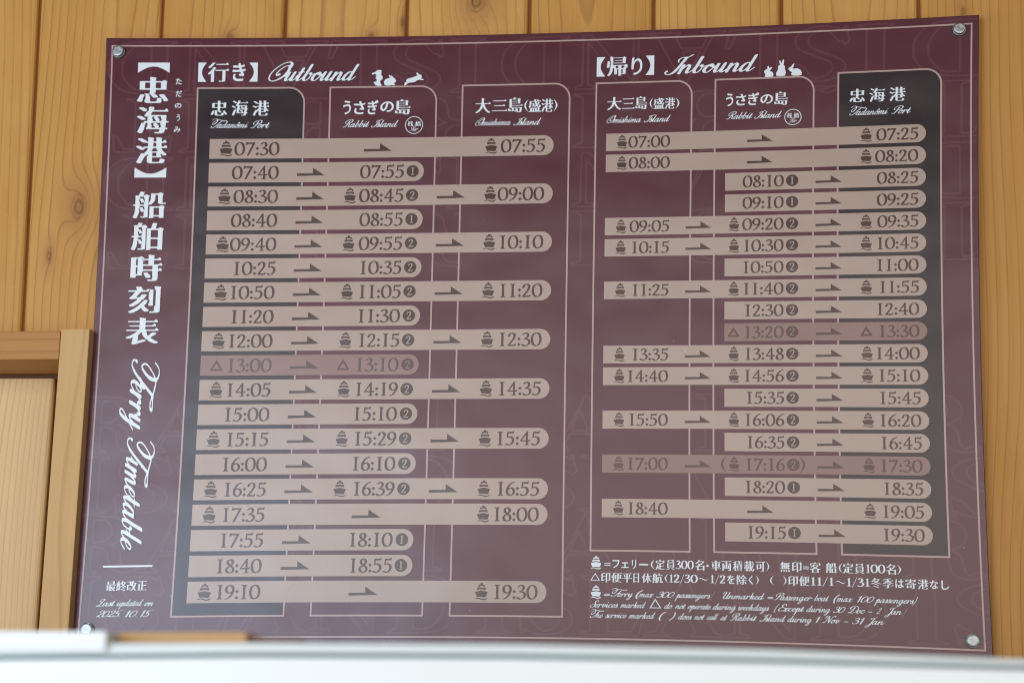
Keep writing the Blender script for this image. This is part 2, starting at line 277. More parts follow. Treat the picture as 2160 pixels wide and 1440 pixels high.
TITLE_GLYPHS = {
'忠': [[96,220,37,-7,-3,-12,0,-14,2,-3,40,0,17,9,8,-3,13,-10,-5,-15,0,-50,-1,-2,-71,-1,-3,-2,0,-22,-2,-1,-8,0,-1,-3,2,-4,17,-15,10,-10,0,-2,-7,-6,-9,-2,-17,1,-12,12,0,5,-2,2,-12,10,-3,1,-2,-3,1,-10,7,-8,0,-34,1,-4,1,-2,3,-2,6,-1,26,0,5,1,4,4,2,4,2,21,8,1,11,0,11,-4,1,-1,-2,-18,4,-9,-5,-6,-5,-3,-8,-2,-81,0,-8,1,-8,3,-5,6,-2,9,7,17,0,35,-3,4,-6,0,-1,1,9,5,21,-4,7,5,3,4,0,24,-3,2,-67,0,-2,1,0,70,2,1,68,0,2,3,0,18,-4,9],[57,172,-2,-3,0,-41,1,-3,3,-1,28,0,2,0,1,4,0,41,0,3,-3,1],[132,172,-2,-3,0,-41,1,-3,3,-1,28,0,2,0,2,4,0,41,-1,3,-3,1],[166,73,20,0,3,0,22,-34,9,-15,0,-3,-12,-6,-19,0,0,4,-2,4,-12,21,-2,2,-6,1,-12,19,0,2],[24,72,19,1,9,-4,1,-2,-12,-31,0,-15,-5,-9,-3,-1,-20,0,-12,6,-1,1,12,23]],
'海': [[84,220,23,0,12,-4,1,-2,-6,-17,1,-3,2,-2,72,0,2,1,11,12,7,-2,2,-3,6,-15,-3,-5,-106,0,-2,-2,-11,-22,1,-3,3,-1,103,0,2,-1,-1,-47,2,-3,14,0,1,-10,-1,-2,-15,0,-2,-2,-3,-38,2,-3,12,0,0,-9,-1,-3,-12,0,-2,0,-6,-20,-3,-6,-5,-4,-8,-3,-12,-1,-22,0,-16,1,-3,9,1,2,26,-1,3,2,3,5,3,8,0,6,-2,2,-93,1,1,4,10,29,1,10,0,3,-1,2,-9,6,-3,-1,-4,-4,1,-5,-3,-11,-6,-34,-12,-30,-2,-2,-19,1,-12,8,0,3,13,33,14,40,2,1,13,0,1,2,0,9,1,2,19,0,3,3,3,26,0,7,-2,2,-12,0,-10,7,-1,2,9,13,10,19,5,1,3,3,6,13,-1,2,-3,4],[17,216,22,0,26,-14,4,-9,-7,-10,-17,0,-16,13,-17,11,0,3],[6,145,22,0,24,-15,7,-6,2,-1,0,-2,-5,-7,-3,-2,-21,0,-17,13,-15,11,1,2],[81,143,-3,-5,2,-2,2,1,1,2,0,4],[115,140,-3,-2,-5,-1,-2,-7,0,-5,5,-7,-1,-15,3,-2,19,0,2,2,0,3,-10,13,-1,7,-5,5,4,4,0,2],[143,140,-2,-2,1,-4,13,-13,0,-6,2,-4,-2,-4,0,-3,4,-3,4,0,9,6,1,3,0,4,-6,9,-1,16,-3,1],[53,90,-1,-3,3,0,1,2],[109,88,-3,-2,-6,-2,-2,-10,6,-8,-1,-16,1,-4,22,0,3,2,0,3,-13,17,0,5,-4,5,2,3,3,2,17,0,7,-5,11,-12,0,-6,2,-4,-3,-6,4,-4,5,0,9,9,1,5,-6,9,1,16,-2,3]],
'港': [[90,220,35,-7,0,-3,-4,-10,0,-13,3,-2,15,-1,2,2,1,2,0,17,-4,9,10,6,34,-7,1,-2,-4,-10,0,-14,2,-2,7,0,10,11,2,1,7,-3,5,-11,2,-6,-3,-4,-29,0,-2,-1,-1,-2,0,-27,2,-2,13,0,10,11,2,0,7,-3,7,-14,0,-3,-2,-3,-2,0,-35,-1,-1,-1,-1,-2,3,-7,11,-18,13,-15,10,-7,0,-3,-7,-9,-17,0,-16,15,-2,-2,0,-12,2,-3,5,-2,0,-10,-1,-2,-61,0,-2,-1,-1,-1,0,-31,2,-4,6,-2,35,0,5,2,2,2,2,5,2,16,1,1,20,0,13,-5,1,-4,-3,-14,-3,-6,-5,-5,-10,-3,-81,0,-11,2,-6,3,-5,7,-1,9,0,38,1,2,4,0,2,2,0,11,-2,2,-13,-12,-6,-1,-2,-3,-26,-59,-21,0,-12,9,0,2,13,27,19,44,2,1,14,0,5,-2,2,0,1,2,0,3,13,17,8,13,3,8,-1,2,-2,1,-16,0,-3,-1,-9,-13,-20,-1,-15,12,-19,12,0,2,6,8,21,0,7,-4,3,-3,14,-9,2,1,0,7,1,1,27,1,2,0,1,2,0,27,-1,2,-2,1,-17,0,-3,3,-5,-3,-3,3,-9,0,-11,10,-22,15,0,1,6,9,21,0,20,-12,18,-14,5,0,4,3,-1,18,-4,8],[123,173,-2,-3,0,-27,3,-2,16,0,2,3,0,27,-3,2],[124,128,-3,-2,-10,-21,0,-4,3,-1,35,0,3,1,1,5,-12,22,-2,1],[118,90,-2,-3,0,-24,1,-2,2,-1,22,0,4,1,0,2,0,23,-1,3,-3,1]],
'船': [[46,220,14,0,15,-4,0,-3,-7,-18,0,-4,2,-1,18,8,7,-2,14,-10,0,-3,-5,-13,0,-29,-4,-8,0,-4,2,-3,2,1,7,8,6,17,1,11,0,41,1,2,45,0,15,8,9,-1,14,-10,0,-2,-5,-16,0,-55,3,-2,19,0,1,-2,0,-6,-1,-1,-5,-1,-30,0,-7,1,-6,3,-2,3,-2,7,-1,60,-3,2,-13,0,-2,-3,0,-25,-2,-15,-3,-9,-6,-11,-11,-13,-6,-5,-12,0,-6,5,-2,-2,1,-4,3,-3,0,-5,0,-2,-3,-5,0,-84,-1,-3,-3,-3,-8,-2,-12,-1,-23,1,-2,8,1,2,18,0,3,3,0,30,3,5,-2,1,-6,-2,-13,1,-5,11,0,6,-6,13,-2,2,-2,-2,-1,-4,0,-9,3,-8,-1,-12,-4,-19,-6,-19,-6,-12,-14,0,-10,7,-1,2,6,16,5,20,3,30,0,25,-3,3,-11,1,-1,8,2,2,10,1,3,2,0,71,2,1,18,0,2,2,3,6],[47,179,-2,-2,0,-10,-3,-2,0,-3,2,0,6,2,15,-1,1,-1,1,-6,7,-19,3,-1,1,2,0,18,-4,9,-1,14,-2,1],[42,159,-1,-2,0,-17,4,-12,1,-12,3,-2,22,0,2,1,1,2,0,9,3,3,0,3,-3,0,-6,-2,-15,0,-2,12,-6,16],[190,107,9,-1,13,-10,1,-2,-5,-15,0,-76,-3,-1,-27,0,-1,2,-1,7,-2,2,-31,0,-2,-1,-1,-1,-1,-8,-1,-2,-29,0,0,7,2,12,1,78,2,0,60,0],[47,103,-2,-3,0,-6,-3,-3,0,-2,3,-1,6,2,14,0,1,-3,1,-5,7,-15,1,-2,2,0,1,2,0,15,-4,8,-1,12,-2,1],[141,87,-2,-4,1,-56,3,-2,32,0,2,4,-1,56,-3,2]],
'舶': [[45,220,15,0,12,-2,2,-2,-6,-13,1,-5,3,0,11,6,4,0,6,-2,14,-11,-4,-12,-4,-3,-1,-3,0,-156,-3,-10,-5,-3,-12,-2,-30,0,-3,9,1,2,21,0,3,2,1,31,3,4,-2,2,-6,-2,-13,1,-2,4,1,8,-5,12,-3,3,-2,-2,-1,-14,1,-11,-4,-21,-7,-19,-5,-11,-15,0,-10,7,-1,2,7,20,5,21,3,23,2,27,-3,3,-13,1,0,8,1,2,12,1,3,2,0,70,-5,10,11,5,15,-2,1,3],[144,219,19,0,10,-2,2,-1,-10,-37,1,-2,1,-2,13,0,16,8,3,0,7,-1,14,-11,-6,-18,0,-149,-1,-2,-30,0,-1,2,0,7,-2,2,-43,0,-2,0,-2,-2,0,-9,-2,-2,-28,0,-2,1,4,6,0,166,2,2,24,0,2,1],[53,185,-3,-1,-2,-3,0,-14,2,-1,12,-1,9,-18,2,-1,1,3,0,14,-3,6,-1,14,-3,2],[135,162,-2,-2,0,-2,0,-53,0,-3,4,-1,41,0,3,1,1,3,0,53,-1,3,-3,1],[45,153,-1,-2,0,-17,1,-2,3,-3,0,-13,3,-2,18,1,1,2,1,12,2,3,0,2,-18,0,-7,17,-1,2],[49,103,-2,-3,0,-14,15,-1,9,-18,2,-1,1,3,0,15,-3,6,-1,11,-3,2],[135,89,-2,-2,0,-2,0,-55,0,-3,4,-1,41,0,3,1,1,3,0,55,-1,3,-3,1]],
'時': [[127,220,3,0,33,-7,1,-1,-4,-12,0,-13,1,-2,22,0,13,12,7,-3,8,-15,-1,-3,-3,-2,-44,0,-2,-1,-1,-2,0,-29,1,-3,31,0,13,12,8,-3,7,-16,-1,-2,-3,-2,-24,0,-2,-1,-1,-2,0,-25,1,-3,2,1,10,10,2,0,6,-3,8,-15,-1,-3,-3,-2,-22,0,-3,-2,0,-67,-3,-8,-4,-4,-13,-3,-44,-1,-3,1,-3,10,1,1,26,0,4,3,1,15,4,5,-4,9,0,38,-1,2,-2,1,-61,0,-2,-3,0,-7,-6,-3,-1,-4,0,-11,5,-8,1,-2,-44,-1,-3,-2,0,-14,-1,-2,-35,0,-1,3,0,166,3,1,50,0,15,8,3,0,5,-1,13,-11,1,-1,-2,-6,2,-2,29,0,2,2,1,18,-5,9,2,2],[79,187,-1,-3,0,-9,0,-3,2,-1,3,3,0,9,-1,3],[39,186,-2,-3,-1,-2,0,-47,1,-3,2,-2,5,0,2,1,2,4,0,47,0,2,-3,3],[87,173,-2,-3,0,-28,1,-2,2,-1,30,0,3,1,1,2,0,27,-2,4,-2,1],[87,127,-2,-1,0,-3,0,-23,2,-3,61,-1,2,2,1,26,-2,3],[39,117,-2,-2,-1,-3,0,-49,1,-2,2,-2,5,-1,2,2,2,3,0,49,0,3,-3,2],[96,71,19,1,2,-1,14,-17,8,-12,1,-3,-1,-6,-8,-6,-22,0,-13,22,0,8,-7,8,1,2]],
'刻': [[182,220,8,0,29,-6,1,-1,-4,-13,0,-184,-2,-6,-3,-4,-9,-4,-12,-2,-41,0,-2,1,-1,7,3,4,23,0,5,3,0,40,1,1,5,1,2,2,0,129,-2,3,-5,1,-1,1,0,13,-4,8,1,2],[58,217,25,0,8,-12,6,-16,3,-2,20,0,12,12,9,-4,5,0,22,-5,0,-128,0,-3,-27,0,-3,1,0,17,7,13,0,16,-6,4,-1,1,0,59,1,2,5,1,1,3,0,10,-1,2,-2,1,-4,0,-1,-2,-1,-10,-1,-2,-49,-1,-29,-38,-2,-5,2,-2,20,1,5,7,8,15,2,1,22,0,11,-5,-4,-8,-11,-17,-9,-13,-6,-1,-3,-4,-13,-19,-16,-13,-27,-19,-22,0,-7,9,0,3,16,9,21,17,19,19,1,4,-1,2,-2,0,-17,-1,-11,-3,-19,0,-3,2,-2,11,5,4,13,15,16,23,1,4,-1,2,-3,1,-39,0,-1,2,0,8,3,2,52,0,2,2,0,4,-8,20,1,1],[111,107,15,0,8,-4,-7,-14,-1,-9,-15,-19,0,-5,1,-4,31,-30,0,-2,-1,-2,-4,-3,-4,-1,-3,-3,-19,0,-16,18,0,5,-6,7,-2,0,-8,-7,-1,-4,-2,-2,-17,-12,-23,-15,-4,-1,-22,1,-6,8,0,3,27,16,16,11,15,13,12,12,17,21]],
'表': [[95,220,37,-7,-3,-11,0,-7,2,-3,54,0,12,12,4,-1,5,-3,7,-13,-1,-3,-3,-2,-76,0,-3,-1,-1,-3,0,-18,2,-4,43,0,11,10,3,3,8,-4,7,-14,-2,-3,-2,-1,-68,-1,-2,-3,0,-19,1,-2,2,-2,58,0,3,1,11,12,7,-3,2,-1,7,-15,-1,-2,-3,-2,-77,0,-3,-1,-1,-2,5,-13,5,-11,-2,-6,3,-5,3,-2,9,6,2,2,1,4,15,14,20,0,11,-8,-1,-2,-5,-5,-31,-23,-2,-2,0,-3,6,-7,18,-13,15,-9,13,-5,-1,-2,-6,-10,-22,0,-15,7,-13,7,-11,8,-3,5,-5,6,-7,1,-16,20,-11,19,-2,4,3,4,0,2,-3,8,-2,2,-12,-11,-1,-4,-9,-8,0,-42,-1,-1,-5,-3,-1,-3,3,-2,35,12,13,0,3,-1,2,-3,5,-6,-1,-2,-48,-17,-22,-9,-23,0,-5,12,3,4,3,6,0,23,7,6,-1,6,-2,1,-17,-9,-4,-2,-21,1,-7,9,0,1,1,1,27,12,19,12,19,14,9,7,1,3,-1,2,-3,1,-68,0,-2,2,0,8,84,0,3,1,1,3,0,19,-2,3,-64,1,-1,0,-1,2,1,6,1,1,64,0,2,4,0,18,-1,3,-3,1,-74,0,-1,2,0,7,2,1,75,0,2,3,0,11,-5,8]],
}
KANJI_GLYPHS = {
'忠': [[72,160,23,-5,-3,-9,0,-10,2,-2,29,0,14,7,6,-2,10,-8,-4,-11,0,-37,-54,-1,-3,-1,0,-16,-7,-1,-1,-4,22,-20,-8,-7,-11,0,-17,17,-6,5,-2,0,6,7,0,18,-2,2,-53,1,0,50,53,1,2,2,0,13,-3,7],[37,126,-1,-2,0,-34,31,0,0,36],[94,126,-2,-2,1,-34,31,0,0,36],[43,58,17,-4,1,-3,3,-4,-1,-33,3,-5,7,-1,28,0,3,3,1,3,2,16,11,1,10,-5,-1,-4,2,-6,-3,-9,-4,-4,-9,-3,-56,0,-12,3,-4,5,-2,7,0,17,3,8,0,9,-6,5],[125,52,10,1,3,-2,16,-24,6,-11,-9,-5,-12,0,-5,12,-16,24,0,2],[18,52,10,0,8,-4,-4,-18,-11,-20,-2,-2,-10,0,-9,5,8,16]],
'海': [[63,160,12,0,9,-3,-4,-12,0,-4,2,-1,55,0,10,10,6,-3,5,-10,0,-3,-4,-2,-79,0,-9,-17,0,-3,2,-2,80,0,-1,-35,2,-2,10,0,1,-7,-1,-1,-11,0,-2,-2,-2,-28,2,-2,9,-1,0,-5,-1,-2,-11,0,-4,-15,-6,-7,-15,-3,-24,1,-1,5,1,2,18,-1,3,1,2,4,3,9,0,3,-2,1,-70,1,4,32,0,5,-3,2,-7,0,-2,-2,0,-3,3,-3,0,-2,-19,-52,-11,-1,-9,6,20,54,14,1,1,1,-2,2,0,7,15,0,2,2,2,23,3,3,0,3,-1,1,-3,-3,-9,0,-8,6,19,33],[12,157,10,1,4,-2,17,-9,6,-5,0,-2,-4,-6,-12,0,-24,17],[4,105,11,0,18,-11,5,-4,1,-2,-4,-6,-11,0,-24,17],[80,103,-3,-8,-1,-21,3,-1,20,0,1,3,-1,4,-13,15,2,3,0,3,-2,2],[102,103,-1,-2,0,-4,15,-15,-3,-4,0,-4,10,-1,2,5,0,24],[76,65,-3,-8,-2,-19,2,-5,22,-1,2,2,0,3,-2,3,-14,16,4,4,11,-1,9,-8,8,-9,-4,-5,2,-4,8,0,3,2,2,22,0,6,-2,2]],
'港': [[111,160,21,-5,-3,-9,0,-10,1,-2,5,0,10,9,5,-2,6,-10,0,-2,-3,-2,-23,-1,-1,-22,2,-2,9,0,8,9,2,0,5,-2,5,-10,0,-3,-3,-2,-26,0,-2,-3,2,-6,9,-13,17,-17,-5,-7,-10,0,-13,10,-1,-5,3,-5,-1,-11,-47,0,-1,-3,0,-23,1,-3,4,-1,34,0,3,2,2,3,2,14,10,0,10,-5,-1,-7,-2,-7,-5,-5,-7,-2,-56,0,-12,3,-4,5,-1,7,0,30,2,5,0,4,-1,1,-10,-9,-6,0,-2,-1,-20,-44,-11,0,-6,4,-2,3,23,51,15,1,13,15,8,15,0,3,-2,1,-17,0,-9,-11,-10,0,-25,17,4,6,10,0,22,-11,1,2,-1,5,24,0,3,2,-1,22,-30,3,-12,10,-11,8,0,2,3,4,11,0,15,-8,13,-11,10,0,2,2,0,13,-3,7,7,4,3,0,18,-5,-3,-10,1,-9,1,-2,18,0,1,2,0,12,-3,8],[87,127,-2,-3,1,-21,20,-1,0,24],[87,94,-9,-17,0,-4,37,0,0,5,-9,16],[83,66,-1,-3,0,-20,27,1,-1,21]],
'船': [[33,160,11,0,10,-3,-4,-14,1,-5,13,6,5,-1,10,-7,-3,-12,0,-22,-3,-5,0,-3,1,-2,7,6,4,12,1,8,1,32,32,0,12,6,6,-1,10,-8,-4,-13,0,-39,3,-2,13,0,1,-5,-1,-1,-4,-1,-21,0,-10,3,-3,8,0,44,-3,1,-9,0,-1,-2,0,-18,-2,-11,-6,-15,-13,-13,-9,0,-4,3,-1,-2,0,-2,3,-3,0,-3,-3,-5,0,-64,-9,-3,-25,-1,0,7,12,0,3,2,0,22,2,4,-1,1,-14,0,-4,8,0,4,-6,10,-2,-4,0,-7,2,-5,-1,-8,-7,-28,-4,-9,-11,0,-7,6,4,11,4,19,2,17,0,20,-2,2,-8,1,-1,5,1,2,8,0,2,2,0,52,16,1],[34,131,-1,-1,0,-8,-2,-2,0,-2,17,0,6,-19,2,0,1,14,-3,7,-1,11],[31,116,-1,-14,3,-9,0,-9,20,-1,1,9,2,3,-2,2,-5,-2,-10,0,-3,12,-4,8],[138,78,7,-1,10,-9,-4,-11,0,-55,-21,0,-1,1,-1,5,-1,1,-23,0,-3,-1,-1,-7,-21,0,0,5,2,8,0,56,46,1],[34,75,-3,-10,2,-1,4,1,10,0,7,-17,2,-1,1,12,-3,6,-1,10],[103,63,-2,-2,0,-42,3,-2,23,0,1,3,0,42,-2,2]],
'行': [[36,160,12,0,7,-3,-1,-3,-20,-23,-15,-14,-3,-1,-10,0,-4,8,16,14],[144,159,2,0,4,-3,6,-11,-4,-4,-89,1,0,7,1,0,71,1],[43,122,10,0,9,-4,-15,-24,0,-93,-2,-1,-19,0,-2,2,0,57,3,6,0,4,-2,1,-9,-8,-9,-1,-2,2,-5,6,25,27],[149,110,5,-2,6,-12,-3,-4,-21,0,-3,-1,0,-77,-2,-7,-4,-4,-6,-1,-36,-1,-2,7,1,1,21,0,4,1,1,2,0,79,-2,1,-51,0,-1,2,0,4,3,2,80,0]],
'帰': [[31,160,21,-5,-3,-10,0,-54,2,-2,81,0,14,6,4,-1,10,-8,-3,-11,-1,-10,-9,-1,-2,-1,3,-4,-4,-11,0,-26,-2,-6,-8,-3,-20,0,-2,5,8,1,2,2,0,32,-1,2,-8,1,-2,-3,0,-31,-3,-4,0,-6,3,-4,0,-7,-22,-1,0,54,-2,2,-5,0,-3,-3,0,-41,-21,0,-1,50,-2,2,-6,1,-2,4,-1,-4,2,-4,0,-3,-3,-18,-4,-11,-8,-15,-12,-14,-10,0,-6,5,0,2,10,13,5,9,5,20,2,27,3,13,0,33,-3,4,0,24,-3,6],[131,157,7,-1,10,-8,-4,-12,-1,-33,-87,0,-1,4,2,1,62,0,2,3,0,12,-1,2,-57,0,-2,1,1,3,58,1,1,2,0,12,-1,2,-62,0,-1,1,0,4,63,0],[7,123,12,0,5,-2,-2,-43,-5,-10,-10,0,-7,5,4,21],[70,83,-2,-3,1,-17,19,0,0,19],[112,83,-1,-4,0,-14,1,-3,9,0,13,9,0,9,-1,3]],
'き': [[89,160,6,-1,6,-20,42,8,2,-1,2,-13,-2,-2,-10,-4,-28,-5,7,-18,21,2,20,5,3,-3,2,-11,-2,-3,-9,-4,-25,-5,8,-12,12,-14,-8,-11,-9,-5,-46,5,-2,2,0,10,3,3,8,3,16,-1,-11,18,-58,-2,-34,1,-3,2,0,14,9,4,43,-2,34,1,-8,18,-71,1,-2,2,-1,12,4,4,6,2,58,-3,0,2,-5,15,11,5],[23,66,17,-4,-6,-12,-2,-9,3,-9,8,-6,18,-5,19,-1,31,1,21,2,0,-15,-8,-5,-14,-2,-51,-1,-19,3,-16,5,-13,11,-4,7,-2,10,2,11,5,11,3,4]],
'り': [[20,160,24,-1,-8,-30,0,-5,22,15,20,8,11,2,16,1,8,-1,12,-4,14,-8,12,-13,5,-12,4,-14,-1,-27,-6,-18,-10,-14,-10,-8,-23,-13,-21,-8,-24,-6,-23,-4,-13,12,1,4,9,3,20,3,24,6,17,7,11,8,9,10,6,15,2,13,-1,13,-7,18,-11,13,-14,5,-12,0,-8,-2,-10,-5,-9,-7,-15,-19,-8,-20,1,-21,-10,-5,-20,-1,-2,3,-2,14,2,41,8,47]],
'う': [[40,160,52,-6,47,-2,2,-4,-2,-12,-6,-3,-8,-2,-58,5,-37,4,-2,2,3,14],[98,117,14,0,16,-3,14,-7,8,-6,6,-8,4,-12,0,-11,-3,-12,-4,-10,-10,-12,-14,-10,-10,-6,-30,-11,-22,-6,-23,-3,-11,14,1,3,8,3,19,2,31,8,13,5,11,8,6,7,6,11,1,12,-2,8,-4,6,-10,6,-19,4,-21,-1,-18,-2,-48,-12,-2,2,-5,17,10,5,63,10]],
'さ': [[94,160,5,0,2,-1,5,-20,5,-10,20,3,25,6,2,-1,2,-15,-1,-1,-13,-5,-27,-5,10,-19,20,-24,-9,-11,-8,-4,-50,4,-2,1,0,13,4,3,6,2,20,-1,-20,33,-49,-1,-38,2,-3,1,0,15,9,4,50,-3,22,1,-8,27,9,4],[25,74,18,-3,-8,-16,-2,-13,3,-8,7,-6,12,-5,16,-2,31,0,34,4,1,-2,-1,-14,-6,-4,-9,-2,-47,-3,-29,3,-21,7,-9,7,-5,6,-3,8,-1,13,3,12,6,13,3,2]],
'ぎ': [[142,160,3,0,10,-14,5,-10,-1,-2,-15,-7,-4,2,-3,-4,-12,-5,-2,0,-3,3,-7,-3,-22,-5,7,-17,34,7,2,-2,2,-11,-1,-2,-6,-3,-23,-5,7,-14,10,-12,-7,-10,-4,-3,-5,-2,-37,5,-3,2,1,9,2,3,6,3,14,-1,-9,17,-49,-2,-28,1,-3,2,-1,13,7,4,41,-2,25,2,-6,16,-41,0,-21,2,-2,13,4,3,5,2,22,-2,27,-1,1,2,-4,15,9,4,10,1,4,-1,5,-19,20,4,6,2,-4,6,2,3,13,6,3,-1],[19,63,15,-3,-5,-11,-2,-9,3,-9,7,-6,14,-5,14,-1,23,1,24,3,1,-2,-1,-13,-9,-5,-41,-3,-22,2,-20,6,-11,10,-3,7,-1,9,1,11,4,9,3,5]],
'の': [[82,160,19,0,13,-4,16,-8,7,-6,12,-15,6,-12,4,-15,1,-11,-1,-20,-4,-16,-4,-11,-10,-13,-12,-11,-14,-9,-17,-6,-13,-3,-4,3,-7,12,0,2,8,5,16,3,14,6,12,10,4,7,5,12,4,21,-4,19,-5,13,-10,13,-9,6,-10,4,-4,0,-8,-45,-11,-35,-5,-11,-9,-13,-8,-9,-11,-6,-8,-2,-6,1,-8,3,-6,6,-6,8,-5,11,-3,13,-1,14,2,18,4,15,8,15,10,13,14,12,17,9,17,6],[67,137,-13,-5,-9,-7,-13,-16,-7,-18,-2,-12,2,-17,5,-14,9,-7,4,1,7,10,11,32,6,24,4,27,-1,2]],
'島': [[62,160,12,0,10,-2,1,-1,-4,-7,0,-3,2,-2,24,0,14,7,5,-1,9,-7,1,-3,-4,-11,0,-34,-89,-1,-2,-3,1,-14,94,-1,12,10,6,-3,6,-10,-3,-3,-114,0,-2,-2,0,-12,3,-2,106,0,0,-18,-3,-19,-4,-12,-5,-4,-7,-2,-28,0,-2,1,-2,5,-15,1,-1,3,-2,2,-78,1,0,17,-3,8,8,3,20,-5,1,-1,-3,-9,0,-7,16,-1,1,2,1,15,-4,8,8,5,-3,1,-28,1,0,94,39,1],[42,140,-1,-2,0,-13,2,-3,63,0,3,2,0,14,-2,2],[42,117,-1,-2,0,-12,2,-3,63,0,3,2,0,13,-2,2],[50,49,-1,-1,1,-1,19,-5,-3,-10,0,-12,1,-2,16,1,0,12,-3,7,9,4,20,-5,-3,-10,1,-19,10,-1,5,3,4,21,1,15,-1,3]],
'大': [[70,160,6,0,18,-5,-3,-8,-3,-35,1,-4,1,-2,48,-1,10,10,7,-3,5,-11,-3,-4,-60,0,-2,-3,3,-13,6,-13,15,-27,9,-11,10,-9,19,-12,-6,-9,-12,0,-12,8,-14,10,-12,14,-10,14,-7,14,-1,5,-4,7,-1,-1,-3,-6,1,-4,-5,-11,-8,-12,-9,-11,-11,-11,-12,-8,-13,-8,-12,0,-5,7,0,1,10,6,13,9,10,10,8,10,13,25,7,26,-1,2,-2,1,-58,0,-1,1,0,7,63,1,3,16,0,26,-3,9]],
'三': [[139,160,6,-3,6,-13,0,-3,-3,-3,-136,0,-2,2,0,8,1,1,118,0],[125,92,4,0,3,-3,6,-13,-4,-5,-111,0,-2,2,0,8,1,1,94,0],[147,21,6,-1,2,-3,5,-13,-3,-4,-155,0,-2,2,0,7,1,1,138,0]],
'盛': [[77,160,18,-4,-1,-4,3,-3,1,-12,2,-2,11,0,2,2,0,4,-11,11,4,3,11,0,7,-4,8,-8,-2,-4,1,-3,5,0,9,9,6,-2,3,-4,3,-7,-3,-4,-51,0,-2,-1,0,-3,5,-18,-1,-3,3,-4,14,20,11,0,8,-3,-9,-15,-12,-14,-1,-5,5,-7,9,-6,3,2,1,17,10,0,9,-6,-2,-13,-5,-8,-5,-2,-12,0,-1,-1,12,-11,-4,-11,0,-26,1,-1,9,8,4,-2,7,-11,-2,-4,-158,0,1,7,17,0,2,2,1,41,92,0,12,7,-1,2,-12,6,-8,7,-20,-11,-10,0,-6,7,-32,0,0,5,13,0,3,2,2,20,0,5,-2,2,-13,0,-3,-2,-4,-23,-3,-3,-1,-6,-7,-15,-12,0,-7,7,5,11,5,18,2,13,0,33,60,1,1,3,-1,9,-4,8],[39,128,-2,-4,0,-14,2,-2,37,-1,-1,-25,-4,-11,3,0,3,1,15,11,0,5,-7,15,-8,25],[44,44,-1,-2,0,-32,1,-2,6,0,2,2,0,32,-2,2],[75,44,-1,-2,0,-32,2,-2,6,0,2,2,0,32,-2,2],[107,44,-1,-2,0,-32,2,-2,6,0,2,2,0,32,-2,2]],
'た': [[54,160,15,0,4,-2,-5,-27,34,6,1,-15,-3,-4,-6,-2,-31,-6,-11,-43,-15,-44,-8,-19,-9,-4,-15,5,-1,2,19,45,10,31,6,24,-38,2,-1,15,3,3,5,2,14,-1,21,1,3,14,1,13],[106,104,35,0,15,-1,2,-3,-1,-13,-9,-5,-17,2,-48,-1,-1,3,1,13,7,4],[80,58,14,-2,-2,-18,2,-6,3,-4,10,-3,9,-2,18,0,25,4,1,-17,-9,-5,-30,-2,-26,2,-13,5,-9,8,-3,7,-1,7,3,21,2,2]],
'だ': [[144,160,10,-14,6,-13,-5,-4,-11,-4,-1,0,-4,6,2,-5,-2,-2,-15,-7,-14,27,3,3,11,5,2,1,2,-3,4,5],[50,159,17,-1,-4,-28,31,6,1,-2,0,-13,-8,-6,-29,-6,-12,-48,-12,-38,-8,-19,-8,-4,-13,5,-2,2,18,43,8,28,7,29,-35,1,-1,16,3,3,5,2,31,-1,4,15,0,12],[100,103,28,0,16,-1,1,-3,-1,-12,-8,-5,-18,2,-22,0,-19,-2,-2,3,1,11,1,3,7,3],[73,58,14,-2,-2,-18,2,-6,3,-4,8,-3,8,-2,18,0,22,3,2,-2,-1,-14,-7,-5,-23,-2,-27,1,-15,6,-9,9,-3,13,3,21,2,2]],
'み': [[93,160,4,-1,7,-8,-5,-8,-8,-17,-10,-25,18,-4,20,-8,2,2,0,22,7,4,14,-2,1,-9,-3,-28,20,-15,-6,-17,-4,-3,-4,-1,-13,10,-9,-18,-13,-15,-15,-12,-11,-7,-3,0,-11,10,-1,2,21,13,11,11,9,15,4,13,-16,9,-20,6,-6,1,-18,-39,-10,-14,-16,-8,-11,0,-7,3,-7,8,-4,10,1,16,4,11,12,16,10,7,15,7,17,4,15,36,-7,1,-39,-2,-1,1,-1,15,8,5,22,0,31,1],[48,81,-14,-5,-5,-4,-5,-8,-3,-9,0,-6,2,-5,3,-4,6,0,5,9,14,30,-1,2]],
'最': [[125,160,6,-1,11,-8,-4,-12,-1,-34,-117,1,1,47,91,0],[44,149,-1,-2,0,-13,1,-2,68,0,3,2,0,13,-2,2],[44,127,-1,-1,0,-13,1,-3,68,0,3,2,0,14,-2,2],[148,100,7,-2,5,-10,-2,-3,-77,-1,-2,-2,0,-11,2,-3,64,1,6,-3,-2,-8,-6,-11,-8,-13,-6,-6,-1,-4,2,-3,8,-5,18,-9,-3,-6,-11,0,-5,1,-23,12,-25,-13,-9,0,-3,2,-3,-3,-17,0,-1,13,-2,2,-41,-5,-13,1,0,6,13,1,2,2,0,61,-2,3,-13,1,0,6,137,0],[38,84,-1,-2,1,-14,18,1,-1,15],[38,62,-1,-2,1,-15,18,0,-1,17],[80,61,-4,-4,3,-6,0,-23,2,-2,6,0,1,-4,-1,-2,-8,-2,0,-4,-3,-4,3,-1,15,8,6,4,1,3,0,3,-14,20,-3,6,0,5],[104,61,-1,-1,0,-4,9,-18,3,-2,10,15,2,5,0,4,-2,2],[38,40,-1,-3,0,-13,1,-2,15,1,3,2,-1,14]],
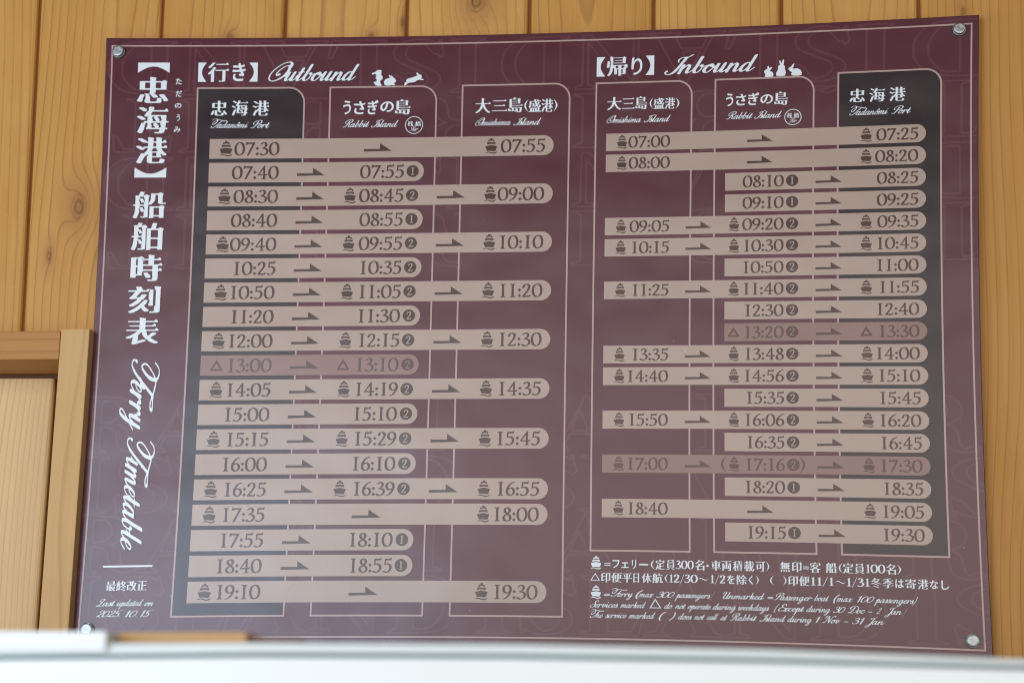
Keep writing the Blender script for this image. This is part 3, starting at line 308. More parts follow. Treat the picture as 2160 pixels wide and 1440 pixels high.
'終': [[30,160,10,0,9,-5,-9,-20,-13,-22,-1,-3,3,-2,4,2,13,23,10,0,8,-5,0,-3,-8,-12,-10,-19,2,-3,11,-1,4,-13,-1,-4,1,-1,4,0,10,5,10,7,10,9,0,4,-11,18,-11,-11,-10,1,-6,6,9,8,9,14,12,26,12,0,10,-2,-5,-11,1,-5,37,1,6,-4,0,-4,-8,-14,-17,-23,0,-4,10,-9,24,-15,1,-2,-5,-6,-11,0,-14,7,-19,15,-30,-19,-11,-2,-2,-3,-10,-3,-10,0,-1,6,-2,2,-31,-6,-10,0,-3,7,14,17,10,15,-3,3,-8,-2,-11,0,-3,7,14,20],[100,134,-1,-3,0,-6,10,-16,3,-2,11,18,2,7,-2,2],[40,88,-9,-13,0,-3,1,-2,9,1,2,2,0,10,-2,4],[94,65,14,-1,17,-9,11,-8,-4,-5,-12,0,-30,18],[49,49,12,0,5,-17,0,-5,3,-4,-1,-2,-7,-3,-9,1,-8,28],[40,46,2,-1,3,-27,3,-3,0,-3,-8,-3,-11,1,-1,4,1,12,-2,18],[7,45,11,0,6,-2,-2,-18,0,-9,-4,-11,-10,0,-8,4],[76,32,12,0,18,-6,32,-13,10,-6,0,-1,-4,-6,-12,0,-26,14,-32,12,-1,2]],
'改': [[89,160,12,0,10,-2,-6,-26,1,-4,54,-2,0,-6,-10,-1,-1,-1,-8,-36,-15,-37,1,-5,10,-13,22,-19,-5,-6,-12,0,-17,11,-12,14,-18,-16,-16,-11,-13,0,-4,8,15,10,10,9,11,13,1,7,-11,29,1,3,-3,7,-2,-1,-4,-8,-10,0,-11,10,-2,1,-28,0,-2,-1,0,-51,-3,-3,4,-2,32,12,11,0,1,-8,-49,-21,-9,-5,-11,0,-3,9,3,9,0,68,44,2,1,39,-1,2,-1,1,-44,0,-1,8,46,1,13,7,7,-3,9,-7,-4,-12,0,-13,-3,-8,0,-12,1,-1,7,13,1,5],[102,119,-2,-2,1,-10,8,-30,0,-5,4,-6,4,7,-1,4,6,23,2,17,-2,3]],
'正': [[144,160,6,-4,5,-12,-2,-3,-56,-1,-2,-1,0,-55,32,-1,10,11,6,-3,5,-13,-3,-4,-50,-1,-1,-63,3,-2,42,0,10,11,6,-3,5,-13,-1,-3,-159,0,1,8,18,0,3,2,0,83,-3,8,7,4,20,-5,2,-1,-3,-10,0,-80,3,-1,20,0,3,3,0,128,-3,1,-61,0,-1,2,0,7,127,0]],
'フ': [[8,160,138,0,14,-9,-10,-39,-8,-23,-8,-15,-11,-17,-20,-20,-19,-15,-23,-12,-25,-10,-3,1,-11,11,-2,4,0,2,8,4,35,13,15,10,15,14,14,19,9,15,8,22,4,19,-126,1,-2,2,0,17]],
'ェ': [[19,160,131,0,1,-24,-7,-7,-51,-1,0,-93,2,-2,63,0,2,-3,-1,-24,-9,-6,-149,0,-1,25,7,7,56,1,3,2,-1,92,-53,1,-1,25]],
'リ': [[134,160,23,0,3,-2,-2,-71,-2,-17,-7,-17,-15,-19,-19,-13,-30,-13,-29,-8,-16,12,0,3,7,4,25,6,20,9,16,12,9,14,5,14,2,17,-1,64],[11,158,23,0,3,-2,-2,-78,2,-13,-5,-4,-7,-2,-22,0,-3,2,0,92]],
'ー': [[8,158,133,-6,17,8,2,-14,0,-111,-3,-21,-6,-14,-149,0,-2,14,0,112]],
'定': [[73,160,13,0,8,-19,3,-2,33,0,14,7,6,-2,9,-7,-4,-13,0,-19,-18,0,-1,-2,1,-4,-3,-3,-40,0,-2,-1,0,-2,0,-28,1,-2,30,0,10,9,6,-3,5,-11,-3,-3,-49,-1,0,-39,2,-2,19,-1,46,0,1,-1,-2,-7,-63,-1,-21,3,-11,4,-10,5,-8,7,-7,9,-2,-3,-1,-6,-5,-8,-12,-14,-11,0,-7,6,13,18,5,11,6,20,5,22,14,0,8,-2,-3,-17,1,-9,4,-9,8,-10,6,-6,2,0,1,2,0,2,-3,4,0,63,-2,1,-38,0,-2,2,1,5,4,2,86,0,9,9,4,-1,2,1,0,15,-2,2,-99,0,-2,-2,-1,-22,-3,-2,-19,0,0,34,62,0,2,1,0,5,-4,12]],
'員': [[127,160,6,-1,11,-8,-4,-12,-1,-22,-118,1,1,35,92,0],[46,147,-1,-3,0,-17,2,-3,66,0,2,2,0,18,-2,3],[134,109,6,0,11,-9,-4,-13,-1,-56,-85,-1,-2,-1,0,-3,6,-5,0,-1,-23,-11,-26,-9,-11,0,-5,5,1,2,32,12,10,5,2,2,0,3,-2,1,-29,1,0,71,106,0],[39,97,-2,-1,0,-13,2,-3,80,0,3,2,0,14,-2,2],[39,75,-2,-2,0,-13,2,-2,80,0,3,2,0,13,-2,2],[39,53,-2,-2,0,-13,2,-2,80,0,3,2,0,13,-2,2],[98,25,13,0,5,-2,36,-13,8,-4,-6,-6,-12,0,-48,19,-1,1]],
'名': [[63,160,12,0,11,-3,-7,-10,0,-4,2,-1,64,0,7,-4,-10,-16,-19,-20,-19,-14,-20,-12,-1,-3,3,-3,41,0,16,7,6,-1,10,-7,1,-3,-4,-10,-1,-56,-24,0,-2,8,-2,1,-63,0,-4,-1,-1,-8,-24,0,-1,50,2,4,-3,1,-18,-4,-11,0,-1,1,-3,5,1,2,34,10,28,13,0,5,-23,19,5,4,15,1,24,-17,19,14,18,20,0,4,-1,2,-54,0,-20,-17,-20,-12,-4,-1,-12,0,-5,8,20,11,16,12],[61,62,-1,-3,0,-39,1,-3,65,0,3,2,1,41,-2,2]],
'車': [[71,160,21,-5,-2,-9,0,-4,2,-2,41,0,10,9,6,-3,6,-11,-3,-3,-60,0,-2,-1,0,-14,1,-2,25,0,13,6,6,-1,10,-8,-4,-11,-1,-49,-48,0,-2,-2,0,-14,2,-3,47,1,10,9,6,-3,5,-11,-2,-2,-67,-1,-1,-3,0,-22,-3,-1,-20,1,-1,22,-1,3,-65,1,0,5,1,1,63,0,2,2,0,14,-1,3,-47,0,-1,2,0,60,48,1,1,2,0,14,-2,1,-58,0,-1,1,0,5,2,2,58,0,1,2,0,7,-3,7],[41,108,-1,-2,1,-19,25,0,0,21],[91,108,-1,-2,1,-19,26,0,-1,21],[41,80,-1,-2,1,-19,25,0,0,21],[91,80,-1,-2,1,-19,26,0,-1,21]],
'両': [[148,160,7,-2,5,-13,-2,-3,-66,0,-2,-1,-1,-2,0,-23,2,-3,34,0,13,7,6,-2,10,-7,-4,-13,0,-84,-3,-9,-4,-3,-7,-2,-29,0,-2,1,-2,5,1,2,20,0,2,2,0,94,-34,1,-3,-3,0,-60,2,-1,5,-1,3,3,0,32,-3,9,7,4,15,-4,3,-2,-1,-49,-81,0,-2,2,0,48,-1,4,6,2,18,-5,-3,-10,0,-31,2,-2,6,0,1,2,0,59,-2,3,-30,0,-3,-2,0,-15,-1,-3,1,-84,-22,-1,-1,112,57,1,1,3,0,23,-2,3,-63,0,-1,2,0,6,138,1]],
'積': [[99,160,21,-5,0,-1,-2,-6,2,-2,14,0,11,9,6,-2,5,-8,-2,-3,-34,-1,-2,-2,0,-8,2,-3,9,0,13,9,5,-2,5,-7,-1,-2,-2,-2,-30,0,-1,-2,0,-10,2,-2,17,0,12,10,6,-3,5,-9,-3,-2,-87,-1,-3,-1,-1,-4,-16,-1,-1,-15,19,-21,-6,-8,-6,0,-2,0,-5,8,-2,0,0,-9,2,-4,0,-41,-2,-4,0,-3,-19,-1,-1,38,2,6,0,11,-2,0,-6,-14,-6,-9,-11,0,-4,8,14,25,12,29,0,3,-2,2,-21,0,-1,6,24,2,1,25,-2,2,-19,-1,-2,5,30,8,18,6,9,0,6,-7,27,0,1,3,-3,7],[59,143,-9,-2,-1,-2,1,-31,4,-1,3,3,38,1,0,10,-1,3,-28,0,-1,2,1,2,28,0,1,3,0,10,-30,0],[137,99,6,-1,10,-8,-4,-12,0,-50,-82,1,0,22,2,5,-1,7,1,6,-2,6,0,17,58,0],[90,87,-2,-3,1,-10,1,-2,34,0,3,1,0,12,-2,2],[90,68,-2,-3,1,-11,1,-1,34,-1,3,2,0,12,-2,2],[90,48,-2,-3,1,-10,1,-2,34,0,3,1,0,12,-2,2],[84,23,11,0,6,-4,-9,-7,-25,-12,-10,0,-3,4,22,12],[118,22,11,0,22,-14,4,-4,-6,-3,-11,0,-24,17]],
'載': [[40,160,22,-5,-2,-11,2,-3,7,0,11,10,7,-2,-3,7,8,4,20,-5,0,-1,-4,-3,0,-3,3,-5,0,-24,2,-2,25,0,11,9,6,-3,5,-9,-2,-3,-43,-1,-3,-2,3,-32,-2,-5,2,-9,2,1,4,8,0,5,8,20,11,0,9,-4,-9,-23,-16,-31,-1,-4,8,-19,4,-3,3,3,-1,3,2,19,11,1,9,-6,0,-5,-2,-13,-3,-7,-4,-4,-7,-3,-14,0,-6,1,-10,9,-5,9,-7,-8,-14,-11,-10,0,-5,5,-1,2,6,6,-1,4,-14,0,-3,-2,-1,-15,-20,0,-1,1,0,14,-1,2,-34,1,1,4,32,1,2,2,0,10,-1,2,-27,0,-1,3,0,34,28,1,1,2,0,11,-2,1,-30,0,0,5,31,1,1,1,0,8,1,1,21,0,1,-9,2,-2,10,0,11,9,5,-1,2,1,-1,6,-2,1,-87,1,0,5,1,1,35,1,0,17,-27,0,-1,1,0,4,1,1,27,0,1,2,0,7,-3,6],[119,152,12,0,11,-9,7,-8,1,-3,-6,-5,-11,0,-18,21,0,2],[88,143,-2,-7,-25,-1,0,-17,26,0,1,14,2,4,0,6],[91,96,-2,-7,-27,0,-2,-1,-1,-11,2,-2,4,0,12,7,5,-1,4,-3,3,-18,0,-22,-29,-1,-1,-4,0,-8,1,-2,27,0,12,13,0,4,-5,22,0,13,-2,6,-1,5,2,3,0,4],[30,71,-2,-2,0,-10,2,-2,7,1,1,2,0,10,-2,2],[60,71,-2,-2,0,-10,2,-2,7,1,1,2,0,10,-2,2],[30,55,-2,-3,0,-11,2,-1,7,0,1,3,0,11,-2,1],[60,55,-2,-3,0,-11,2,-1,7,0,1,3,0,11,-2,1]],
'可': [[148,160,6,-2,6,-13,-3,-4,-18,0,-2,-2,0,-125,-1,-5,-4,-5,-9,-4,-39,0,-3,8,0,1,28,0,4,3,0,128,-3,1,-109,0,-1,2,0,7,138,1],[82,116,7,-1,10,-8,-4,-14,0,-47,-54,0,-1,-2,-1,-13,-22,0,0,78,53,0],[41,101,-2,-3,1,-43,31,0,0,46]],
'無': [[33,160,11,0,9,-3,-6,-12,0,-4,2,-1,84,0,10,9,6,-2,6,-12,-3,-3,-14,0,-3,-1,0,-29,2,-1,7,6,3,-1,3,-2,6,-11,-3,-3,-15,0,-3,-2,0,-31,2,-2,2,0,9,9,1,0,6,-2,5,-11,0,-2,-4,-2,-156,0,0,8,20,0,2,1,0,32,-2,2,-15,0,-1,6,1,2,16,0,1,2,0,6,3,4,-1,4,-6,-4,-11,0,-6,6,18,21],[46,132,-2,-3,0,-29,2,-2,4,0,2,2,0,30,-2,2],[75,132,-1,-3,0,-29,2,-2,4,0,2,2,0,30,-2,2],[105,132,-1,-3,0,-29,2,-2,5,0,1,2,0,30,-1,2],[46,90,-2,-3,0,-30,2,-2,4,0,2,2,0,31,-2,2],[75,90,-1,-3,0,-30,2,-2,4,0,2,2,0,31,-2,2],[105,90,-1,-3,0,-30,2,-2,5,0,1,2,0,31,-1,2],[126,35,12,0,14,-19,6,-12,-10,-4,-11,0,-18,32],[19,35,10,0,10,-3,0,-1,-5,-11,-5,-9,-8,-10,-12,0,-7,2,0,2,7,11],[92,32,12,0,7,-17,2,-9,0,-2,-9,-2,-13,1,-8,27],[56,31,14,0,4,-23,-1,-4,-9,-2,-13,1,-3,26]],
'印': [[54,160,13,0,6,-7,-43,-15,0,-37,2,-2,26,0,10,10,6,-2,2,-4,-2,-12,-44,-2,-1,-47,2,-2,2,0,33,8,6,0,2,-1,0,-7,-50,-15,-9,-4,-11,0,-4,10,5,10,0,101,36,12],[143,158,6,-1,11,-9,-4,-13,-1,-98,-3,-4,-9,-4,-12,-1,-21,0,-1,6,1,3,19,0,3,4,0,98,-3,3,-25,0,-1,-4,0,-97,-2,-3,2,-8,0,-29,-23,-1,-1,35,3,5,0,7,-3,5,0,34,3,4,0,8,-3,5,0,47,3,1,48,0]],
'客': [[75,160,11,0,9,-15,2,-2,34,0,13,6,6,-1,10,-8,-4,-12,0,-14,-23,0,-1,19,-2,2,-100,0,-3,-2,-1,-19,-22,0,0,28,64,1,2,1,0,3,-4,10],[54,127,11,0,10,-2,-4,-7,0,-3,2,-1,49,1,6,-4,0,-3,-6,-7,-22,-20,-2,-4,3,-4,20,-8,38,-9,-5,-8,-10,0,-10,2,-3,-2,0,-47,-23,0,-1,4,-2,1,-49,0,-3,-1,-1,-5,-23,0,1,47,-2,1,-14,-3,-10,0,-4,7,1,1,19,4,21,8,21,9,0,5,-16,15,-20,-12,-11,0,-5,6,26,18,11,11],[62,108,-1,-2,0,-5,7,-7,12,-9,15,11,6,8,0,3,-3,1],[80,68,-29,-13,-2,-2,1,-3,61,0,3,1,0,2,-2,2],[54,43,-1,-3,0,-25,1,-2,51,-1,2,2,1,27,-2,2]],
'便': [[34,160,11,0,9,-3,1,-5,3,-2,80,0,11,10,6,-3,5,-11,-2,-3,-43,0,-2,-2,0,-15,1,-3,13,0,14,7,5,-1,10,-8,-4,-12,0,-48,-39,-2,-1,-1,-5,-17,-8,-15,2,-4,13,-5,20,-4,22,-3,1,-1,-3,-7,-13,0,-17,2,-18,4,-19,7,-18,-9,-15,-6,-9,0,-5,7,-2,-6,-20,1,0,73,3,4,0,5,-2,1,-4,-5,-10,0,-5,11,18,29],[51,143,-10,-22,-1,-111,2,-2,16,6,7,4,4,4,-1,4,-15,15,-4,6,6,3,12,0,9,-12,6,-4,3,3,4,18,0,3,-2,2,-37,0,0,61,1,2,38,0,1,3,0,16,-2,1],[73,117,-1,-2,1,-20,16,0,0,22],[114,117,-1,-2,0,-19,2,-2,13,1,1,2,0,19,-2,2],[73,89,-1,-3,1,-20,16,0,0,22],[114,89,-1,-3,0,-19,2,-1,13,0,1,2,0,19,-2,2]],
'平': [[139,160,2,0,5,-3,5,-12,-3,-3,-55,-1,-2,-1,-1,-65,3,-2,46,0,10,10,6,-3,5,-13,-3,-3,-66,-1,-1,-63,-23,1,0,60,-2,3,-65,1,0,6,1,2,63,0,3,2,-1,65,-56,1,-2,2,1,7,120,0],[115,128,12,1,10,-4,-18,-37,-12,-1,-6,2,-1,2],[30,128,12,-1,10,-22,4,-14,-10,-4,-11,1,-13,36,1,1]],
'日': [[138,160,8,-1,14,-9,-5,-12,0,-136,-30,-1,-2,9,-2,2,-87,0,-3,-1,-2,-11,-29,0,0,153,122,0],[32,144,-2,-4,0,-49,2,-2,88,-1,3,2,0,51,-1,3],[32,79,-2,-3,2,-54,91,0,-1,57]],
'休': [[93,160,21,-6,-3,-8,0,-31,2,-2,26,0,10,9,6,-3,5,-11,-2,-3,-37,-1,-2,-1,-1,-2,10,-23,9,-17,8,-13,14,-18,-7,-8,-10,1,-17,21,-8,14,-1,3,-5,11,-2,1,0,-12,2,-6,0,-54,-22,-1,-1,52,3,8,0,8,-1,1,-14,-24,-18,-23,-9,0,-4,2,-1,-1,0,-2,2,-3,0,-17,-21,0,-1,75,2,5,0,5,-2,1,-8,-10,-10,0,-6,10,12,14,11,16,9,17,10,22,10,0,10,-3,-5,-13,-11,-24,-2,-3,0,-9,2,-3,0,-54,-2,-6,0,-4,0,-2,2,0,5,5,16,26,11,22,5,13,-1,3,-2,0,-33,1,-1,7,42,1,0,36,-2,7]],
'航': [[99,160,12,0,9,-18,1,-4,-9,-5,1,-4,25,0,11,10,5,-3,5,-11,-3,-3,-84,-1,-1,-83,-3,-11,0,-12,2,0,1,1,5,11,2,25,1,47,36,1,14,7,5,-2,9,-8,-3,-12,0,-47,-3,-4,0,-20,3,-2,3,2,1,19,8,1,8,-5,0,-12,-3,-9,-4,-4,-6,-1,-19,0,-5,1,-4,4,-1,6,0,77,-2,2,-13,0,-2,-2,-1,-34,-3,-24,-7,-19,-8,-13,-11,0,-6,3,-14,-2,-16,1,0,6,13,0,1,2,0,23,3,3,-3,1,-12,0,-1,7,-5,11,-2,-6,1,-16,-7,-26,-4,-8,-11,0,-7,6,5,14,4,16,1,38,-2,2,-8,0,-1,3,1,2,8,1,2,2,0,47,-3,8,7,4,11,-2,1,3,4,15,11,1,10,-3,-5,-14,2,-4,11,5,5,-1,9,-7,0,-7,25,0,1,2,0,4,-8,21],[38,131,-5,-3,0,-9,1,-1,10,0,5,-16,2,-1,1,13,-3,7,0,9,-2,1],[31,108,-1,-14,3,-3,0,-9,16,0,1,9,1,3,-2,1,-11,0,-5,12],[34,75,-1,-1,0,-9,11,-1,5,-14,2,-2,1,12,-3,7,0,7,-2,2]],
'を': [[61,160,15,0,2,-2,-4,-18,1,-2,24,2,31,4,2,-2,0,-13,-4,-3,-5,-2,-57,-5,-11,-19,18,3,13,-1,8,-4,9,-10,49,21,2,-2,6,-13,-6,-4,-49,-19,-1,-33,-1,-3,-7,-3,-15,1,-1,26,-13,-9,-4,-6,-3,-6,1,-8,3,-5,4,-2,15,-3,24,0,39,4,1,-16,-5,-4,-6,-2,-20,-1,-42,-1,-14,2,-9,3,-10,8,-4,7,-2,8,3,13,5,9,8,8,28,18,-1,4,-6,4,-11,2,-16,-5,-12,-10,-12,-14,-6,-3,-3,0,-12,9,0,2,16,16,13,15,13,22,-37,2,-1,15,9,4,17,-1,19,0,3,6,2,12]],
'除': [[98,160,11,0,8,-3,-1,-8,4,-5,16,-17,22,-16,-5,-7,-8,-1,-1,-3,-2,-3,-25,0,0,-25,22,-1,10,10,6,-3,5,-12,-3,-3,-40,0,-1,-11,-2,-5,0,-5,2,-6,0,-23,-1,-7,-5,-3,-17,-3,-19,1,-1,7,18,0,2,1,0,52,-2,2,-31,0,-3,-1,-3,-11,-5,-6,-10,-3,-14,0,-3,-1,0,-40,-22,0,0,150,50,1,7,-3,0,-3,-12,-30,-4,-7,0,-9,9,-13,7,-16,34,0,2,3,-1,23,-27,0,0,2,1,3,-13,0,-5,6,25,19,13,16],[23,144,-1,-2,0,-15,-3,-8,0,-24,3,-6,0,-38,1,-2,3,0,5,2,3,4,0,19,-7,20,-5,8,5,16,1,7,5,17,-2,3],[103,137,-11,-13,-16,-14,0,-5,46,-1,7,7,0,1,-15,13,-9,12],[123,49,14,0,15,-20,6,-12,-8,-4,-11,0,-20,33],[66,48,12,1,7,-2,1,-2,-9,-16,-12,-17,-12,0,-7,5,8,9]],
'く': [[132,160,21,-11,0,-3,-104,-54,-5,-3,-3,-4,4,-5,9,-5,63,-33,43,-25,0,-2,-19,-12,-12,-3,-52,31,-68,37,-9,9,0,5,5,8,16,10,74,39,27,18]],
'冬': [[54,160,13,0,9,-2,-5,-11,0,-3,2,-2,55,1,6,-4,0,-3,-11,-15,-12,-13,-14,-11,0,-4,2,-2,20,-10,20,-6,20,-5,1,-2,-4,-7,-11,0,-24,6,-23,9,-19,9,-20,-10,-24,-9,-20,-6,-12,1,-3,8,35,11,27,13,0,5,-17,17,-23,-18,-11,0,-5,7,21,19,9,10],[62,135,-4,-4,0,-6,12,-13,9,-8,15,12,9,10,3,5,0,3,-3,1],[53,64,13,0,51,-17,3,-2,-3,-7,-13,0,-53,20],[32,33,13,0,21,-5,43,-13,13,-5,4,-3,-4,-7,-12,0,-41,15,-39,12,-1,1]],
'季': [[118,160,12,0,5,-6,-19,-4,-25,-3,-1,-3,0,-20,2,-1,45,0,11,10,6,-2,6,-11,-2,-3,-52,-1,-1,-1,-1,-2,1,-2,4,-4,15,-12,13,-8,19,-8,-3,-7,-12,0,-18,8,-3,0,-2,3,-17,11,-13,11,-1,-4,2,-5,0,-10,-22,0,-1,9,3,5,0,3,-2,1,-10,-9,-19,-13,-1,-4,3,-2,80,1,4,-3,0,-2,-14,-9,-19,-9,0,-4,0,-6,47,-1,10,10,7,-2,5,-12,-4,-3,-63,0,-2,-3,0,-22,-2,-5,-3,-3,-12,-3,-31,0,-3,6,1,1,22,0,4,1,0,27,-66,1,-1,1,0,6,65,0,2,2,1,9,21,10,1,4,-2,2,-59,0,-1,1,2,3,-3,2,-11,-5,-12,0,-4,5,1,2,13,6,20,12,15,12,4,6,-2,2,-50,0,-1,1,0,5,64,1,2,1,0,18,-1,2,-50,-2,-2,5,0,2,58,3]],
'は': [[16,160,14,0,3,-3,-6,-30,-4,-32,-2,-27,1,-7,4,6,6,3,9,-7,-12,-40,-1,-18,-8,-4,-11,-1,-3,2,-5,28,-1,47,9,78],[106,160,18,-1,-1,-33,30,3,1,-14,-2,-3,-7,-3,-23,-4,2,-46,1,-2,12,-6,13,-10,9,-7,1,-3,-7,-12,-7,-4,-2,0,-19,15,-7,-16,-7,-6,-8,-4,-12,-3,-21,2,-12,5,-6,6,-5,9,1,13,4,10,6,6,9,6,16,5,17,1,0,39,-2,1,-45,2,-1,2,0,13,3,3,5,2,39,-1,0,30],[79,45,-6,-2,-4,-6,0,-4,3,-6,6,-4,5,-1,7,-1,8,2,3,7,0,12,-10,3]],
'寄': [[76,160,11,0,6,-14,2,-1,35,0,14,7,5,-1,10,-9,-4,-12,-1,-12,-13,0,-5,-5,-48,0,-3,-3,1,-4,1,-2,28,-9,19,-9,1,-1,-2,-5,1,-4,5,0,10,10,6,-3,5,-10,0,-2,-3,-2,-21,0,-2,-2,0,-57,-2,-4,-3,-3,-16,-3,-22,0,-2,2,-1,6,19,-1,4,2,0,57,-2,3,-109,1,1,6,18,1,0,8,21,5,11,6,9,7,3,6,0,2,-2,2,-39,0,-3,5,-16,0,0,26,63,1,2,3,-1,10],[27,137,-2,-2,0,-14,3,-2,37,0,2,1,1,4,-2,6,8,4,20,-5,0,-1,-3,-8,2,-1,24,0,9,8,5,1,1,2,0,6,-3,2],[77,98,-14,-10,-21,-7,-2,-2,2,-3,72,0,3,1,-1,4,-7,4],[85,60,7,-2,10,-8,-4,-12,0,-19,-53,-1,-2,-1,-1,-7,-22,0,0,43,54,0],[44,47,-1,-3,0,-17,1,-2,29,-1,2,2,0,19,-1,2]],
'な': [[56,160,14,-1,3,-1,-6,-26,27,5,1,-15,-11,-5,-23,-6,-12,-26,-16,-30,-11,-16,-8,-4,-13,7,-1,2,23,33,14,32,-35,1,-1,2,0,12,8,5,15,-1,20,1,5,27],[117,133,18,-8,25,-15,0,-3,-7,-11,-6,-3,-3,0,-18,12,-22,12,-1,3,7,9],[101,103,13,0,2,-1,2,-49,16,-7,12,-8,8,-7,1,-2,-8,-12,-6,-4,-22,15,-4,-10,-4,-6,-14,-9,-14,-3,-11,0,-14,3,-8,5,-6,7,-2,8,0,8,2,7,8,10,12,7,12,3,19,1,-1,39],[74,41,-6,-1,-3,-3,-2,-7,3,-5,4,-3,7,-3,7,0,8,2,4,9,0,9,-13,3]],
'し': [[10,160,21,0,3,-2,-5,-76,0,-38,4,-11,8,-7,15,-4,21,0,15,2,13,5,11,7,22,19,9,4,11,-10,2,-4,-19,-18,-17,-11,-16,-7,-17,-5,-29,-4,-16,0,-17,3,-11,5,-9,8,-6,11,-3,13,2,77,0,28,-1,9,1,2]],
'桟': [[29,160,21,-5,-2,-8,0,-26,1,-2,9,8,9,-4,17,3,0,21,-3,8,7,5,19,-5,-3,-5,3,-3,0,-17,2,-2,24,2,2,2,-1,3,-5,1,-17,14,0,2,3,2,12,0,18,-13,0,-1,-3,-4,0,-3,2,-2,7,0,1,-6,-42,-5,-2,-2,0,-7,1,-7,2,-2,26,3,13,-1,0,-5,-36,-4,-3,-1,-1,-3,2,-14,2,-2,29,4,15,-1,0,-6,-40,-4,-3,-3,2,-12,-1,-4,3,-4,12,15,9,0,8,-5,-8,-11,-13,-12,-1,-5,7,-13,4,-3,3,3,-1,3,2,15,10,0,8,-6,1,-3,-1,-7,-2,-7,-4,-5,-8,-4,-14,0,-6,1,-9,7,-5,5,0,3,-3,2,-16,-9,-19,-7,-11,0,-4,7,23,9,14,8,5,4,0,6,-6,26,-2,2,-25,-2,-5,-7,-8,0,-8,11,-1,-1,0,-10,3,-4,-1,-50,-21,0,-1,36,3,7,0,12,-2,0,-6,-16,-5,-7,-10,0,-5,9,13,28,11,35,0,4,-2,1,-20,1,0,6,21,1,2,1,0,30,-3,7],[82,117,-10,-1,-5,-5,-17,0,-2,-2,0,-17,13,-21,3,-2,24,3,2,2,-1,15,-2,2,-22,-1,-2,2,1,5,19,1,3,2,0,15,-2,2]],
'橋': [[27,160,21,-5,-3,-9,0,-24,1,-2,4,1,1,3,3,3,28,-1,2,2,4,9,-2,4,-25,0,-2,2,1,2,44,3,27,5,10,0,2,-2,1,-3,-1,-1,-32,-4,-4,-15,2,-2,29,0,10,9,7,-2,5,-9,-2,-3,-25,-1,-1,-3,1,-3,9,-11,16,-12,-4,-6,-11,0,-7,4,-2,-4,3,-3,0,-3,-2,-1,-60,0,-1,2,2,5,-1,4,-8,-5,-9,0,-5,6,11,9,9,9,5,8,0,3,-2,1,-12,0,-1,-2,2,-5,-2,-3,-17,-1,-1,-18,19,-27,66,0,14,7,5,-1,9,-7,1,-2,-4,-10,0,-39,0,-4,-3,-4,-5,-3,-11,-1,-18,1,-1,5,15,1,1,2,0,5,3,2,0,28,-3,4,-1,10,-52,0,-2,-1,0,-9,-3,-4,0,-34,3,-4,0,-5,-21,-1,-1,56,-1,1,-6,1,-5,7,-2,-1,0,-6,3,-4,0,-53,-21,0,-1,33,3,7,0,13,-1,1,-1,-1,-9,-21,-11,0,-4,9,12,28,10,36,0,2,-2,2,-17,0,-1,7,20,1,1,1,0,30,-3,7],[102,120,-7,-10,0,-4,20,-1,1,5,-7,9],[97,100,-2,-2,1,-16,19,0,0,18],[119,51,5,0,5,-4,0,-30,-28,0,-2,-2,-1,-6,-16,1,0,34,26,1],[100,41,-1,-3,0,-16,2,-1,9,0,2,2,-1,17,-1,1]],
}
